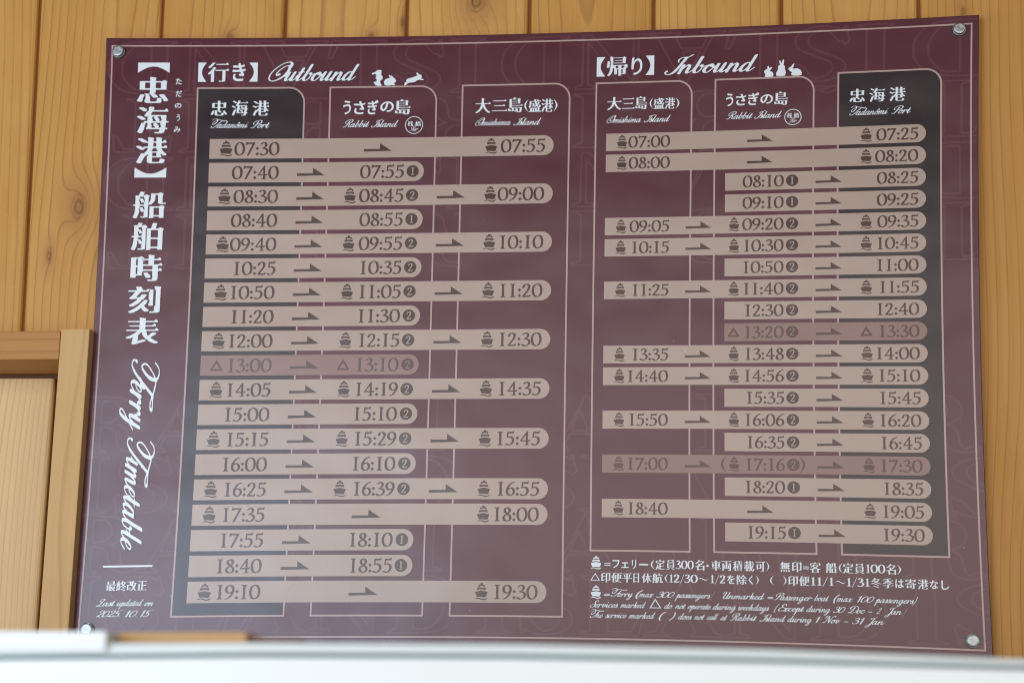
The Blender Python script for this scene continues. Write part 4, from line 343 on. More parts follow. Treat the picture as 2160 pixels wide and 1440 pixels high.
SCRIPT_GLYPHS = {
'a': [[31,64,6,0,3,-2,1,-2,0,-45,2,-8,1,0,2,1,11,19,2,1,2,-1,1,-2,0,-1,-10,-19,-6,-5,-4,-3,-5,0,-4,2,-6,9,-9,-9,-6,-2,-6,0,-3,3,-4,5,-5,12,-1,6,1,7,4,13,7,14,5,4,3,1,6,1,8,-1],[20,57,-3,-3,-5,-11,-3,-13,0,-14,3,-9,2,-2,3,1,2,4,7,16,0,21,-3,8,-1,2]],
'b': [[4,116,7,0,3,-2,1,-3,0,-63,-1,-7,0,-18,2,-11,3,-7,1,-1,3,1,5,7,2,8,2,15,-2,5,-8,4,-3,2,-1,4,3,5,3,3,6,1,3,-2,3,-9,2,-1,12,3,3,0,1,-2,-1,-2,-15,-6,-1,-20,-3,-11,-5,-7,-10,-5,-7,1,-6,4,-4,8,-2,10,-3,4,3,24,0,63,1,3]],
'd': [[32,114,4,0,2,-1,2,-2,1,-3,0,-92,1,-9,2,-1,2,2,11,19,3,0,2,-1,0,-2,-10,-18,-9,-8,-5,-1,-5,1,-3,3,-3,6,-1,1,-8,-9,-6,-2,-5,0,-2,1,-4,3,-4,7,-3,8,0,6,0,9,4,13,8,14,7,4,6,1,5,-1,2,1,1,44,1,4],[20,57,-3,-3,-5,-11,-3,-13,0,-14,3,-9,2,-2,3,1,2,4,7,16,0,21,-3,8,-1,2]],
'e': [[17,62,7,-1,4,-3,3,-4,1,-7,-2,-7,-6,-9,-6,-4,-8,-4,-1,-4,2,-5,4,-8,3,-3,3,2,6,5,11,16,4,1,2,-2,-8,-14,-5,-6,-9,-6,-8,-2,-8,3,-8,9,-3,9,0,14,3,11,7,12,5,5],[20,55,-2,-1,-6,-12,-2,-10,1,-2,4,1,3,3,5,6,2,5,1,3,-2,5,-2,2]],
'i': [[5,96,5,-1,2,-3,0,-5,-3,-3,-4,1,-3,3,-1,2,1,3],[6,66,3,0,3,-1,3,-4,0,-46,2,-8,1,0,2,1,11,19,4,0,1,-2,-5,-12,-6,-8,-6,-6,-4,-2,-3,0,-4,1,-4,5,-3,10,-1,14,0,1,-4,-4,-2,-1,-2,1,-1,1,10,19,0,17,2,3]],
'l': [[5,116,7,0,2,-2,1,-3,0,-97,1,-7,2,-1,2,2,11,19,4,0,1,-2,-5,-12,-6,-9,-5,-5,-6,-2,-6,1,-4,4,-3,10,-1,13,0,1,-5,-3,-2,1,-1,1,9,23,0,62,1,4]],
'm': [[2,62,5,0,4,-2,1,-2,0,-6,1,-1,7,10,4,1,5,-1,5,-3,5,-10,4,8,5,5,4,1,7,-2,5,-6,2,-11,0,-30,1,-5,1,-1,2,1,12,19,2,1,3,-2,-1,-3,-10,-18,-10,-8,-6,0,-5,4,-2,5,-1,6,-1,29,-1,8,-2,2,-3,-9,-5,-17,-1,-26,-2,-3,-3,-2,-4,0,-3,2,-2,4,0,37,-2,13,-1,1,-3,-5,-7,-22,0,-26,-3,-3,-3,-1,-6,2,-2,3,-1,2,0,55,1,4]],
'n': [[2,62,5,0,4,-2,1,-2,0,-8,1,-1,6,9,5,4,3,0,4,-1,6,-4,3,-5,2,-10,0,-29,2,-6,2,0,3,4,8,15,3,2,3,-2,-1,-3,-7,-13,-5,-7,-6,-5,-4,-1,-4,1,-4,2,-3,5,-2,8,0,27,-1,8,-2,5,-1,-1,-5,-10,-6,-17,0,-27,-3,-3,-4,-1,-6,3,-2,4,0,56,2,3]],
'o': [[20,62,4,0,3,-1,7,-8,3,-8,2,0,9,5,2,-1,1,-1,-2,-2,-11,-9,0,-8,-2,-9,-6,-15,-6,-6,-10,-2,-8,2,-7,7,-4,9,-1,10,1,8,2,6,7,13,5,5],[15,44,-2,-2,-2,-6,-2,-12,3,-15,3,-5,3,-1,5,4,4,8,4,13,0,7,-1,3,-9,2]],
'r': [[2,62,4,1,4,-2,2,-2,0,-5,1,0,5,6,2,1,4,2,6,-1,3,-2,2,-2,2,-4,0,-6,2,-2,2,-1,7,2,2,-1,1,-2,-1,-2,-6,-2,-6,-1,-3,0,-9,4,-3,4,-1,4,-1,1,-1,-1,-5,-12,-3,-13,0,-27,-3,-4,-4,-1,-5,2,-2,3,-1,2,0,56,2,3]],
't': [[5,92,7,0,3,-3,1,-24,2,-1,6,0,2,-1,1,-2,-2,-2,-7,-1,-2,-3,-1,-40,2,-8,1,-1,2,2,11,19,4,0,1,-2,-5,-12,-6,-9,-5,-5,-6,-2,-6,1,-4,5,-3,9,-1,14,-2,-2,-3,-1,-2,1,-1,1,9,29,-1,2,-7,1,-1,3,2,1,5,1,2,1,0,24,2,3]],
'u': [[33,66,3,0,3,-1,3,-4,0,-47,1,-7,2,0,2,1,11,19,2,1,2,-1,1,-2,0,-1,-9,-17,-5,-6,-6,-4,-4,0,-4,1,-4,3,-3,6,-9,-8,-5,-2,-4,0,-6,3,-3,7,-2,10,1,11,-1,1,-5,-1,-2,2,1,4,7,18,0,8,3,4,6,0,3,-1,2,-3,1,-37,-1,-6,1,-9,3,-2,1,1,3,5,5,19,1,30,2,3]],
'y': [[33,66,3,0,3,-1,3,-4,0,-47,2,0,11,13,4,0,1,-3,-18,-23,-2,-26,-3,-13,-4,-10,-4,-5,-4,-2,-4,-1,-7,0,-7,2,-3,2,-3,6,0,6,4,9,21,23,1,3,0,9,-1,1,-6,-6,-6,-2,-4,0,-4,2,-3,4,-3,8,-1,7,1,10,-6,0,-1,1,-1,2,8,21,0,8,1,2,3,2,2,0,4,0,2,-1,2,-3,1,-2,-1,-42,2,-9,1,-1,1,0,4,7,5,18,1,29,2,4],[25,-20,-2,-1,-8,-9,-6,-7,-1,-4,0,-4,1,-3,2,-2,6,0,3,6,5,18]],
'O': [[57,134,11,1,8,-3,4,-3,6,-5,3,-6,3,-10,0,-12,-2,-6,3,-14,-1,-17,-3,-13,-4,-10,-6,-12,-9,-12,-10,-8,-8,-5,-12,-3,-6,0,-10,3,-6,3,-6,4,-6,10,-4,13,-2,13,2,20,3,14,6,13,6,11,9,14,6,7,9,6,8,5],[60,129,-13,-5,-6,-4,-9,-9,-7,-9,-9,-18,-5,-11,-2,-10,-2,-13,0,-9,4,-18,3,-9,4,-5,6,-4,6,-3,8,0,5,2,7,4,7,7,11,15,4,8,3,11,3,18,-1,17,-2,8,-3,9,-2,2,-4,1,-4,-1,-4,-4,-4,-4,-8,-11,-5,-10,-4,-16,-1,-7,3,-7,1,0,2,6,5,2,2,0,7,-4,0,-3,0,-3,-7,-6,-7,-2,-3,1,-4,3,-5,9,0,11,4,14,4,11,7,11,5,6,7,6,7,3,11,1,1,1,-1,7,-4,6,-6,5]],
'I': [[74,132,3,-1,1,-4,-17,-18,-11,-74,-4,-16,-4,-11,-5,-8,-5,-4,-4,-3,-8,-2,-9,1,-5,1,-6,5,-6,8,-1,4,3,9,4,3,3,0,3,-2,1,-2,1,-4,-3,-3,-4,-3,0,-2,5,-6,5,-3,3,0,4,1,5,3,5,8,4,12,5,19,3,25,6,41,-1,2,-2,0,-6,0,-4,-3,-4,-6,-1,-3,0,-4,5,-14,-1,-1,-2,-1,-3,2,-6,13,0,5,2,6,5,7,7,4,13,1,10,1]],
'T': [[-9,156,14,0,10,-3,9,-4,11,-8,13,-1,43,-11,5,0,7,-1,47,0,6,-3,2,-4,0,-3,-1,-4,-3,-2,-10,-3,-15,0,-27,7,-2,-1,-30,-70,-15,-28,-12,-13,-9,-5,-7,-2,-11,1,-10,4,-5,5,-5,16,1,5,3,2,3,1,3,-1,3,-2,1,-3,0,-3,-4,-5,-1,-3,3,-5,5,-4,6,-2,5,0,7,3,4,5,9,13,10,18,14,33,19,47,-1,1,-26,7,-16,4,-5,0,0,-2,4,-17,1,-10,-1,-10,-5,-14,-7,-14,-8,-11,-8,-4,-5,0,-4,1,-7,5,-7,9,-4,13,1,6,4,10,7,13,12,17,9,8,1,2,-1,2,-4,5,-9,5,-7,2,-10,1,-6,-2,-4,-3,-11,-19,-3,-1,-2,1,-1,2,6,13,6,8,6,4],[24,127,-10,-10,-9,-14,-6,-9,-3,-10,0,-6,2,-7,5,-8,6,-4,3,1,6,10,5,9,4,13,1,5,0,17,-2,12,-1,1],[134,122,-20,0,-3,-2,7,-2,18,-4,7,2,1,4,-2,2]],
'F': [[-9,156,14,0,10,-3,9,-4,11,-8,13,-1,43,-11,5,0,7,-1,47,0,6,-3,2,-4,0,-3,-1,-4,-3,-2,-10,-3,-15,0,-27,7,-2,-1,-15,-34,1,-2,5,-3,2,-4,0,-5,-3,-7,-4,-4,-3,-5,-4,-1,-6,0,-1,-1,-16,-30,-5,-7,-9,-8,-8,-5,-5,-2,-7,0,-6,1,-10,4,-5,5,-5,16,1,5,3,2,3,1,3,-1,3,-2,1,-3,0,-3,-4,-5,-1,-3,3,-5,5,-4,6,-2,5,0,7,3,4,5,9,13,10,18,1,5,-1,5,9,11,24,59,-1,1,-26,7,-16,4,-5,0,0,-2,4,-17,1,-10,-1,-10,-5,-14,-7,-14,-8,-11,-8,-4,-5,0,-4,1,-7,5,-7,9,-4,13,1,6,4,10,7,13,12,17,9,8,1,2,-1,2,-4,5,-9,5,-7,2,-10,1,-6,-2,-4,-3,-11,-19,-3,-1,-2,1,-1,2,6,13,6,8,6,4],[24,127,-10,-10,-9,-14,-6,-9,-3,-10,0,-6,2,-7,5,-8,6,-4,3,1,6,10,5,9,4,13,1,5,0,17,-2,12,-1,1],[134,122,-20,0,-3,-2,7,-2,18,-4,7,2,1,4,-2,2]],
}
LIGHT_SCRIPT_GLYPHS = {
'a': [[17,63,4,0,7,-2,4,2,4,0,2,-1,2,-2,0,-3,0,-28,-1,-10,2,-8,1,-5,2,1,3,3,10,17,3,1,2,-2,0,-4,-9,-16,-5,-6,-6,-3,-4,0,-3,1,-3,3,-4,8,-10,-10,-5,-2,-5,0,-5,3,-5,9,-3,9,0,6,3,16,5,11,3,5,5,5],[19,56,-4,-4,-3,-7,-5,-17,0,-9,1,-5,3,-8,2,-1,3,1,3,4,5,9,4,13,0,9,-4,13,-2,2]],
'b': [[5,115,5,0,2,-1,1,-3,0,-92,2,-7,3,-7,1,-1,2,0,5,5,3,8,2,12,0,11,-8,4,-3,3,0,4,2,3,3,4,5,1,3,-2,4,-9,1,-1,12,4,3,-1,1,-2,-1,-2,-14,-6,-2,-22,-3,-10,-7,-8,-8,-3,-6,0,-5,4,-5,9,-2,10,-4,3,0,1,4,24,0,61,1,4]],
'c': [[18,63,6,-1,6,-3,2,-5,1,-6,-2,-4,-2,0,-3,1,-1,2,0,7,-1,1,-3,1,-5,-5,-5,-9,-3,-12,0,-9,2,-8,5,-7,2,-2,1,-1,6,4,6,6,10,14,3,1,2,-2,0,-2,-9,-13,-8,-9,-7,-4,-6,-1,-7,3,-7,7,-4,10,-1,12,2,10,4,9,7,11,5,3]],
'd': [[31,112,3,1,3,-1,2,-2,1,-2,0,-66,-1,-18,2,-18,1,-1,1,1,4,4,10,17,2,1,2,-1,2,-3,-10,-18,-5,-5,-5,-4,-5,0,-4,2,-3,3,-3,7,-10,-10,-5,-2,-4,0,-6,3,-5,8,-3,10,0,10,4,16,8,13,4,4,4,1,5,1,6,-1,2,0,0,46,1,2],[19,56,-4,-4,-3,-7,-5,-17,0,-9,1,-5,3,-8,2,-1,2,1,4,4,5,9,3,11,1,12,-4,12,-2,2]],
'e': [[17,62,7,0,4,-3,3,-5,2,-8,-3,-8,-9,-9,-4,-3,-7,-2,-2,-2,2,-10,4,-6,2,-2,2,0,5,2,7,9,8,12,4,1,1,-1,1,-2,-9,-16,-6,-6,-7,-5,-7,-1,-8,3,-7,7,-3,9,-1,11,2,12,5,11,7,9],[20,55,-3,-1,-5,-9,-3,-10,0,-4,1,-1,2,1,4,2,5,5,3,5,1,8,-2,3]],
'g': [[17,63,4,0,7,-2,4,2,4,0,2,-1,2,-2,0,-3,1,-44,1,-1,1,2,11,13,4,1,2,-3,-1,-3,-18,-23,-1,-13,-2,-17,-4,-11,-3,-6,-7,-7,-4,-1,-6,-1,-7,2,-4,4,-2,4,0,8,5,9,21,24,1,3,0,10,-1,1,-1,0,-7,-8,-4,-3,-5,0,-4,1,-4,3,-4,8,-3,9,0,8,3,14,6,13,6,7],[19,56,-4,-4,-3,-7,-5,-17,0,-9,1,-5,3,-8,2,-1,3,1,3,4,5,9,4,13,0,9,-4,13,-2,2],[25,-19,-13,-14,-3,-4,-1,-7,1,-4,3,-2,5,0,4,6,4,9,2,12,0,4]],
'h': [[4,115,5,0,2,-1,1,-3,0,-63,1,0,1,0,5,9,5,5,6,0,6,-4,4,-5,1,-6,1,-11,0,-24,2,-6,2,0,3,4,9,17,3,1,4,-2,-1,-2,-9,-17,-5,-7,-6,-3,-4,0,-4,1,-2,3,-3,6,-1,6,0,28,-2,11,-2,2,-3,-3,-5,-11,-5,-17,-1,-5,0,-19,-3,-3,-3,-1,-4,2,-2,2,0,111,1,4]],
'i': [[5,96,5,-1,2,-3,0,-5,-3,-3,-4,1,-3,3,-1,2,1,3],[7,65,5,-1,2,-4,1,-29,-1,-13,2,-11,2,-1,2,3,11,18,4,1,2,-3,-5,-10,-5,-9,-4,-5,-7,-4,-6,1,-5,6,-3,14,0,12,-7,-7,-3,0,-1,2,0,3,11,20,1,13,2,3]],
'k': [[4,115,5,0,2,-1,1,-3,0,-63,1,0,1,0,3,6,6,5,6,3,7,-1,2,-3,2,-4,1,-5,-2,-6,-6,-8,-5,-6,5,-8,4,-16,1,-1,2,1,14,22,4,1,2,-2,0,-3,-4,-6,-11,-16,-3,-3,-5,-2,-3,0,-3,1,-5,4,-2,5,-2,13,-3,4,-3,3,-2,-2,-2,-5,0,-20,-3,-3,-3,-1,-4,2,-2,3,0,110,1,4],[26,53,-4,-5,-3,-6,-1,-5,1,-2,3,1,6,10,1,5,-1,2]],
'l': [[6,115,4,1,2,-2,3,-4,-1,-88,1,-14,2,-2,3,3,11,18,4,1,2,-3,-5,-10,-6,-9,-7,-8,-5,-1,-5,1,-5,5,-1,6,-2,18,-1,0,-2,-3,-2,-2,-2,1,-2,2,10,30,1,56,1,3]],
'm': [[22,62,6,-1,4,-2,3,-4,2,-8,1,0,5,9,5,5,3,1,3,0,6,-4,3,-6,2,-10,-1,-26,1,-7,2,-3,4,4,10,16,3,2,2,-1,1,-3,-4,-8,-6,-10,-7,-7,-4,-2,-4,0,-4,2,-3,5,-3,12,1,22,-2,12,-1,2,-2,-1,-4,-11,-6,-22,-1,-19,-1,-2,-4,-2,-2,1,-3,2,-1,3,0,40,-1,8,-2,3,-2,-2,-2,-5,-8,-25,0,-21,-2,-2,-3,-2,-6,2,-1,4,1,58,3,3,5,-1,3,-3,1,-8,6,10]],
'n': [[25,62,5,0,3,-2,4,-5,2,-4,2,-11,-1,-24,2,-9,2,-1,3,3,11,18,2,1,2,-1,1,-3,-10,-18,-7,-7,-3,-2,-2,0,-6,2,-3,3,-3,8,-1,8,1,20,-2,12,-1,3,-2,0,-4,-5,-6,-18,-3,-12,0,-18,-3,-4,-5,-1,-3,2,-1,3,0,58,1,2,3,2,3,0,3,-2,2,-3,0,-8,1,-1,8,12]],
'o': [[22,62,3,0,3,-1,6,-8,3,-7,2,0,8,4,3,0,1,-2,-3,-4,-10,-7,-1,-15,-4,-11,-4,-7,-6,-5,-9,-2,-9,3,-6,8,-3,10,0,12,4,13,6,11,5,4],[14,46,-3,-6,-3,-9,0,-12,3,-10,3,-5,4,0,4,2,3,6,5,13,1,11,-1,2,-9,3,-5,5]],
'p': [[5,70,4,1,4,-3,1,-16,1,-2,5,10,4,2,6,-1,5,-4,2,-6,2,-12,0,-25,2,1,7,12,4,1,2,-3,-9,-17,-7,-7,-10,-4,-5,1,-7,2,-2,-1,0,-53,-2,-3,-4,-2,-4,2,-2,3,0,78,-2,1,-5,-1,-2,3,8,25,1,14],[24,51,-4,-11,-6,-23,0,-10,7,-3,2,1,2,2,2,13,0,16,-1,9]],
'r': [[21,62,6,0,6,-2,2,-4,1,-7,2,-3,3,0,7,1,3,-1,0,-2,-1,-2,-4,-1,-7,-2,-3,0,-6,2,-3,3,-2,3,-2,6,-1,0,-5,-11,-6,-21,0,-21,-3,-4,-4,-1,-4,2,-1,3,0,58,3,3,5,0,3,-2,2,-6,5,6]],
's': [[10,69,4,0,4,-3,9,-43,1,0,3,4,2,1,3,-1,1,-2,-6,-15,-4,-5,-3,-4,-12,-5,-6,1,-3,2,-3,3,-1,3,3,6,3,2,3,-2,-1,-5,1,-2,2,0,3,8,2,11,-4,19,-1,0,-1,0,-12,-18,-4,-1,-2,2,12,22,4,13,-1,6,1,2]],
't': [[6,91,6,0,2,-3,1,-23,3,-2,6,1,2,-1,1,-2,-2,-2,-9,-2,-1,-2,-1,-35,1,-13,3,-1,2,3,11,18,4,1,2,-3,-5,-10,-5,-9,-5,-6,-4,-3,-3,0,-3,0,-4,2,-3,4,-2,7,-2,17,-1,0,-2,-3,-2,-2,-2,1,-2,2,9,29,-1,2,-6,0,-2,2,0,2,2,1,6,1,2,2,1,23,1,3]],
'u': [[34,65,4,-1,3,-4,-1,-43,2,-10,2,-1,3,3,11,18,2,1,2,-1,1,-3,-10,-18,-9,-9,-5,0,-4,2,-6,9,-6,-7,-4,-2,-4,-2,-4,0,-5,4,-4,7,-1,5,-1,16,0,1,-3,-2,-3,-1,-1,1,-1,2,9,24,0,6,2,2,4,1,4,-1,2,-2,0,-46,2,-8,2,-1,2,3,3,5,7,25,0,23,1,2]],
'v': [[25,62,3,0,2,-1,6,-13,2,-1,3,0,9,5,3,0,1,-3,-1,-2,-14,-8,-3,-21,-6,-13,-8,-7,-3,-1,-4,0,-5,3,-3,6,-2,37,-1,1,-1,-1,-2,-7,-2,-2,-5,0,0,3,3,14,3,8,3,2,3,1,3,-1,3,-2,3,-4,1,-6,2,-16,1,-26,1,-1,2,0,4,6,5,18,0,10,-9,5,-2,6,0,6]],
'w': [[5,62,2,0,5,-2,3,-6,1,-10,1,-29,1,-8,1,0,2,1,3,5,3,13,0,30,3,4,2,2,4,-1,2,-1,1,-2,0,-37,1,-11,2,-5,3,2,5,9,4,14,0,9,-6,4,-4,5,0,8,2,4,3,2,5,-1,6,-13,1,-1,10,5,2,0,2,-2,0,-2,-1,-1,-12,-7,-1,-15,-3,-10,-6,-10,-4,-6,-4,-2,-3,-1,-5,0,-4,4,-3,5,-2,-1,-6,-6,-3,-2,-6,1,-4,4,-2,5,-1,9,-1,26,-1,1,-2,-6,-2,-2,-4,0,-2,2,6,20,2,4]],
'x': [[33,61,5,1,3,-2,4,-4,3,-5,-1,-3,-3,0,-6,6,-2,0,-2,-2,-2,-4,-3,-7,-2,-12,1,-11,4,-12,1,-2,3,2,12,21,3,1,2,0,1,-2,0,-2,-10,-18,-5,-6,-4,-3,-5,-1,-5,1,-4,3,-5,-3,-5,-1,-7,1,-4,4,-3,6,0,3,2,2,3,-1,4,-7,2,-1,1,1,4,14,0,17,-3,10,-3,6,-1,2,-2,-2,-4,-11,-4,0,-2,1,0,2,3,11,4,6,6,1,7,-2,6,-7,6,6]],
'y': [[34,65,4,-1,3,-4,1,-46,2,1,10,12,3,1,2,0,1,-2,0,-2,-19,-25,-1,-14,-2,-12,-4,-15,-3,-7,-7,-6,-5,-2,-7,1,-6,2,-3,3,-2,4,0,9,5,8,21,24,1,2,0,9,-1,1,-5,-6,-6,-3,-4,0,-4,1,-3,4,-3,7,-1,4,-1,16,0,1,-3,-2,-3,-1,-2,2,0,1,9,24,1,7,4,2,5,-1,2,-4,0,-45,2,-7,1,-1,2,1,4,8,7,25,0,22,1,2],[25,-19,-13,-14,-3,-4,-1,-7,1,-4,3,-2,5,0,4,6,4,9,2,12,0,4]],
'O': [[63,135,9,-1,7,-4,6,-6,4,-9,2,-15,0,-5,-2,-5,2,-10,0,-16,-3,-16,-5,-15,-4,-8,-7,-9,-7,-8,-8,-6,-9,-4,-9,-2,-12,1,-9,4,-7,7,-5,7,-3,9,-3,14,0,13,4,21,8,20,10,16,7,10,6,5,8,6,10,4],[57,128,-9,-4,-8,-5,-6,-5,-5,-8,-8,-12,-5,-10,-5,-15,-2,-9,-1,-6,0,-18,4,-17,3,-6,5,-5,5,-4,7,-2,6,0,8,3,6,4,8,8,8,12,4,7,6,20,1,7,0,16,-2,11,-5,11,-3,3,-4,0,-8,-5,-11,-16,-5,-12,-4,-15,0,-8,2,-4,1,0,2,6,5,2,3,-1,4,-3,2,-2,-1,-3,-7,-7,-6,-2,-4,1,-3,2,-5,8,-1,9,4,17,4,11,9,14,7,8,7,4,5,2,12,-1,1,1,-2,9,-5,6,-6,3]],
'I': [[73,132,4,0,1,-2,0,-2,-10,-12,-7,-7,-2,-3,-4,-27,-5,-42,-3,-12,-6,-16,-5,-9,-8,-6,-5,-2,-7,-1,-9,2,-7,4,-6,8,-1,5,2,8,3,3,2,1,4,0,2,-3,2,-2,-1,-4,-2,-3,-4,-1,0,-2,4,-6,7,-4,2,0,5,1,5,3,2,4,5,10,6,18,4,35,6,34,0,4,-1,2,-7,1,-3,-2,-6,-5,-2,-8,5,-16,0,-1,-3,-2,-2,1,-2,2,-5,12,0,6,1,6,8,9,5,3,6,1,9,-2,7,2,4,3,8,10]],
'J': [[76,128,4,0,1,-2,-1,-2,-10,-10,-6,-5,-1,-2,-6,-48,-3,-29,1,-1,4,-1,1,-3,-6,-9,-1,-3,-4,-27,-4,-16,-6,-11,-3,-4,-6,-5,-9,-4,-7,1,-4,2,-6,7,-1,4,0,6,5,9,27,31,6,7,4,45,6,48,-2,3,-8,2,-6,-2,-5,-5,-2,-3,0,-5,5,-13,-1,-4,-3,-1,-4,0,-2,3,0,6,-3,9,0,6,4,6,9,7,9,2,11,-2,8,0,5,3],[36,-3,-18,-21,-7,-10,-1,-3,1,-4,2,-3,4,-3,2,0,4,2,4,5,4,6,6,20,1,10,-1,1]],
'T': [[-9,156,13,0,10,-3,8,-3,12,-10,13,0,40,-10,15,-2,46,0,4,-1,3,-3,2,-4,0,-3,-1,-3,-3,-2,-10,-3,-14,0,-27,8,-3,-1,-30,-70,-8,-16,-8,-14,-11,-12,-6,-4,-8,-3,-10,0,-10,4,-7,5,-5,17,1,5,3,2,3,1,3,-1,3,-2,1,-5,-1,-3,-3,-3,0,-3,3,-6,5,-3,6,-2,5,0,11,7,8,12,11,20,14,32,20,48,-1,1,-28,7,-19,4,-3,0,-1,-2,3,-10,2,-13,0,-10,-4,-15,-8,-17,-7,-10,-8,-4,-8,0,-8,5,-7,9,-4,13,1,6,4,10,7,13,12,17,10,9,0,3,-4,5,-10,5,-11,3,-6,0,-6,-2,-4,-3,-11,-19,-3,-1,-2,1,-1,2,6,13,6,8,6,4],[24,128,-10,-11,-9,-14,-6,-9,-3,-10,0,-6,3,-8,5,-8,6,-3,3,2,7,10,7,16,2,7,1,5,0,13,-3,14,-1,2],[134,122,-20,0,-3,-2,10,-3,16,-3,7,2,1,2,0,2,-2,2]],
'F': [[-9,156,13,0,10,-3,8,-3,12,-10,13,0,40,-10,15,-2,46,0,4,-1,3,-3,2,-4,0,-3,-1,-3,-3,-2,-10,-3,-14,0,-27,8,-3,-1,-15,-35,1,-2,5,-3,3,-4,0,-5,-3,-7,-5,-4,-2,-3,-2,-2,-3,0,-5,1,-1,0,-16,-31,-6,-9,-8,-8,-6,-4,-7,-3,-11,0,-10,4,-7,5,-5,17,1,5,3,2,3,1,3,-1,3,-2,1,-5,-1,-3,-3,-3,0,-3,3,-6,5,-3,6,-2,5,0,11,7,8,12,11,20,1,5,-2,3,0,2,12,15,23,55,-1,1,-28,7,-19,4,-3,0,-1,-2,3,-10,2,-13,0,-10,-4,-15,-8,-17,-7,-10,-8,-4,-8,0,-8,5,-7,9,-4,13,1,6,4,10,7,13,12,17,10,9,0,3,-4,5,-10,5,-11,3,-6,0,-6,-2,-4,-3,-11,-19,-3,-1,-2,1,-1,2,6,13,6,8,6,4],[24,128,-10,-11,-9,-14,-6,-9,-3,-10,0,-6,3,-8,5,-8,6,-3,3,2,7,10,7,16,2,7,1,5,0,13,-3,14,-1,2],[134,122,-20,0,-3,-2,10,-3,16,-3,7,2,1,2,0,2,-2,2]],
'P': [[43,132,9,0,9,-2,9,-3,9,-7,4,-6,2,-6,0,-14,-1,-5,-5,-11,-11,-14,-10,-5,-11,-2,-2,-2,-6,-31,-5,-15,-5,-8,-4,-3,-5,-2,-8,0,-10,2,-2,2,-1,1,1,4,2,2,4,1,2,-1,3,-4,2,-1,3,0,4,4,5,11,4,14,2,11,3,28,3,34,2,4,3,2,3,0,2,-2,2,-2,0,-7,-3,-26,0,-7,2,-2,3,0,4,2,7,6,6,9,4,8,1,5,0,14,-2,6,-4,4,-7,5,-10,3,-5,0,-9,-3,-10,-4,-10,-8,-8,-11,-3,-8,-2,-6,0,-7,3,-12,4,-2,9,-2,2,-2,0,-2,-4,-2,-9,2,-5,2,-3,3,-3,8,-2,11,1,6,2,6,6,11,7,9,9,8,11,5]],
'R': [[43,132,10,0,11,-3,7,-3,6,-4,5,-6,2,-10,-2,-12,-2,-7,-3,-6,-6,-8,-13,-11,8,-13,2,-8,2,-21,4,-13,2,0,2,2,10,18,2,1,1,0,2,-2,0,-2,-10,-19,-4,-6,-5,-2,-3,0,-4,2,-4,6,-4,11,-3,25,-2,7,-4,7,-4,4,-1,-1,-3,-22,-3,-12,-5,-14,-4,-8,-5,-4,-4,-2,-9,0,-10,2,-2,2,0,2,1,4,3,2,3,-1,5,-5,3,0,3,1,5,9,3,10,6,26,5,55,1,4,3,2,3,1,3,-1,2,-3,0,-7,-3,-25,2,-3,5,-1,4,2,8,10,4,8,3,17,-2,7,-3,4,-7,5,-10,3,-5,0,-10,-3,-10,-5,-9,-7,-8,-11,-3,-8,-2,-6,0,-7,3,-12,4,-2,9,-2,2,-2,0,-2,-4,-2,-9,2,-5,2,-3,3,-3,8,-2,11,1,6,2,6,6,11,7,9,9,8,11,5]],
'L': [[34,129,13,0,4,-2,4,-6,2,-11,-1,-8,-9,-34,-2,-21,-2,-11,-3,-11,-7,-16,0,-2,5,-3,6,-2,9,-2,4,1,7,5,11,14,4,0,2,-1,0,-1,-13,-17,-5,-4,-4,-2,-6,-1,-7,1,-9,2,-11,4,-10,-4,-10,-1,-5,2,-1,2,-2,4,1,3,2,3,5,2,7,1,7,-1,2,1,5,11,4,10,2,13,1,10,0,3,-1,2,-7,-1,-3,1,-4,2,-4,4,-4,9,-2,6,0,12,4,13,6,12,7,6],[36,123,-7,-3,-5,-6,-5,-10,-3,-14,1,-8,2,-6,3,-6,3,-2,8,1,3,1,8,33,1,8,-1,9,-3,3],[12,6,-5,-1,0,-2,2,-1,5,2,1,2]],
'U': [[19,127,6,0,5,-4,3,-5,4,-13,0,-18,-6,-39,0,-25,2,-13,2,-4,2,-4,4,2,5,8,4,6,4,15,3,25,3,60,2,3,4,1,3,-1,3,-2,0,-8,-3,-59,0,-36,1,-7,2,-4,4,4,10,18,4,1,1,-1,1,-2,-9,-19,-4,-5,-7,-4,-5,0,-5,3,-2,3,-4,9,-11,-13,-6,-3,-6,0,-5,3,-4,3,-3,6,-2,13,0,25,6,41,0,17,-2,10,-3,6,-2,1,-4,-1,-4,-3,-2,-3,-3,-12,-2,-7,1,-6,2,-3,8,-6,1,-2,-1,-2,-4,0,-10,7,-3,4,-1,6,2,13,2,7,3,6,7,5]],
'S': [[52,129,5,-1,7,-4,6,-7,3,-8,0,-7,-3,-11,-1,-2,-3,-2,-2,1,-1,2,3,16,0,3,-5,8,-4,4,-3,1,-2,0,-6,-4,-5,-6,-2,-8,0,-12,0,-3,13,-23,4,-13,1,-16,-2,-12,-6,-13,-6,-9,-6,-4,-8,-3,-12,0,-12,6,-7,7,-3,7,1,9,5,12,9,10,9,4,15,5,3,0,2,-2,-1,-2,-21,-9,-7,-5,-5,-10,-2,-10,0,-4,2,-3,7,-6,6,-3,6,0,5,2,4,3,4,5,5,9,2,8,1,7,0,7,-5,21,-12,23,-1,5,0,12,3,10,6,7,7,6]],
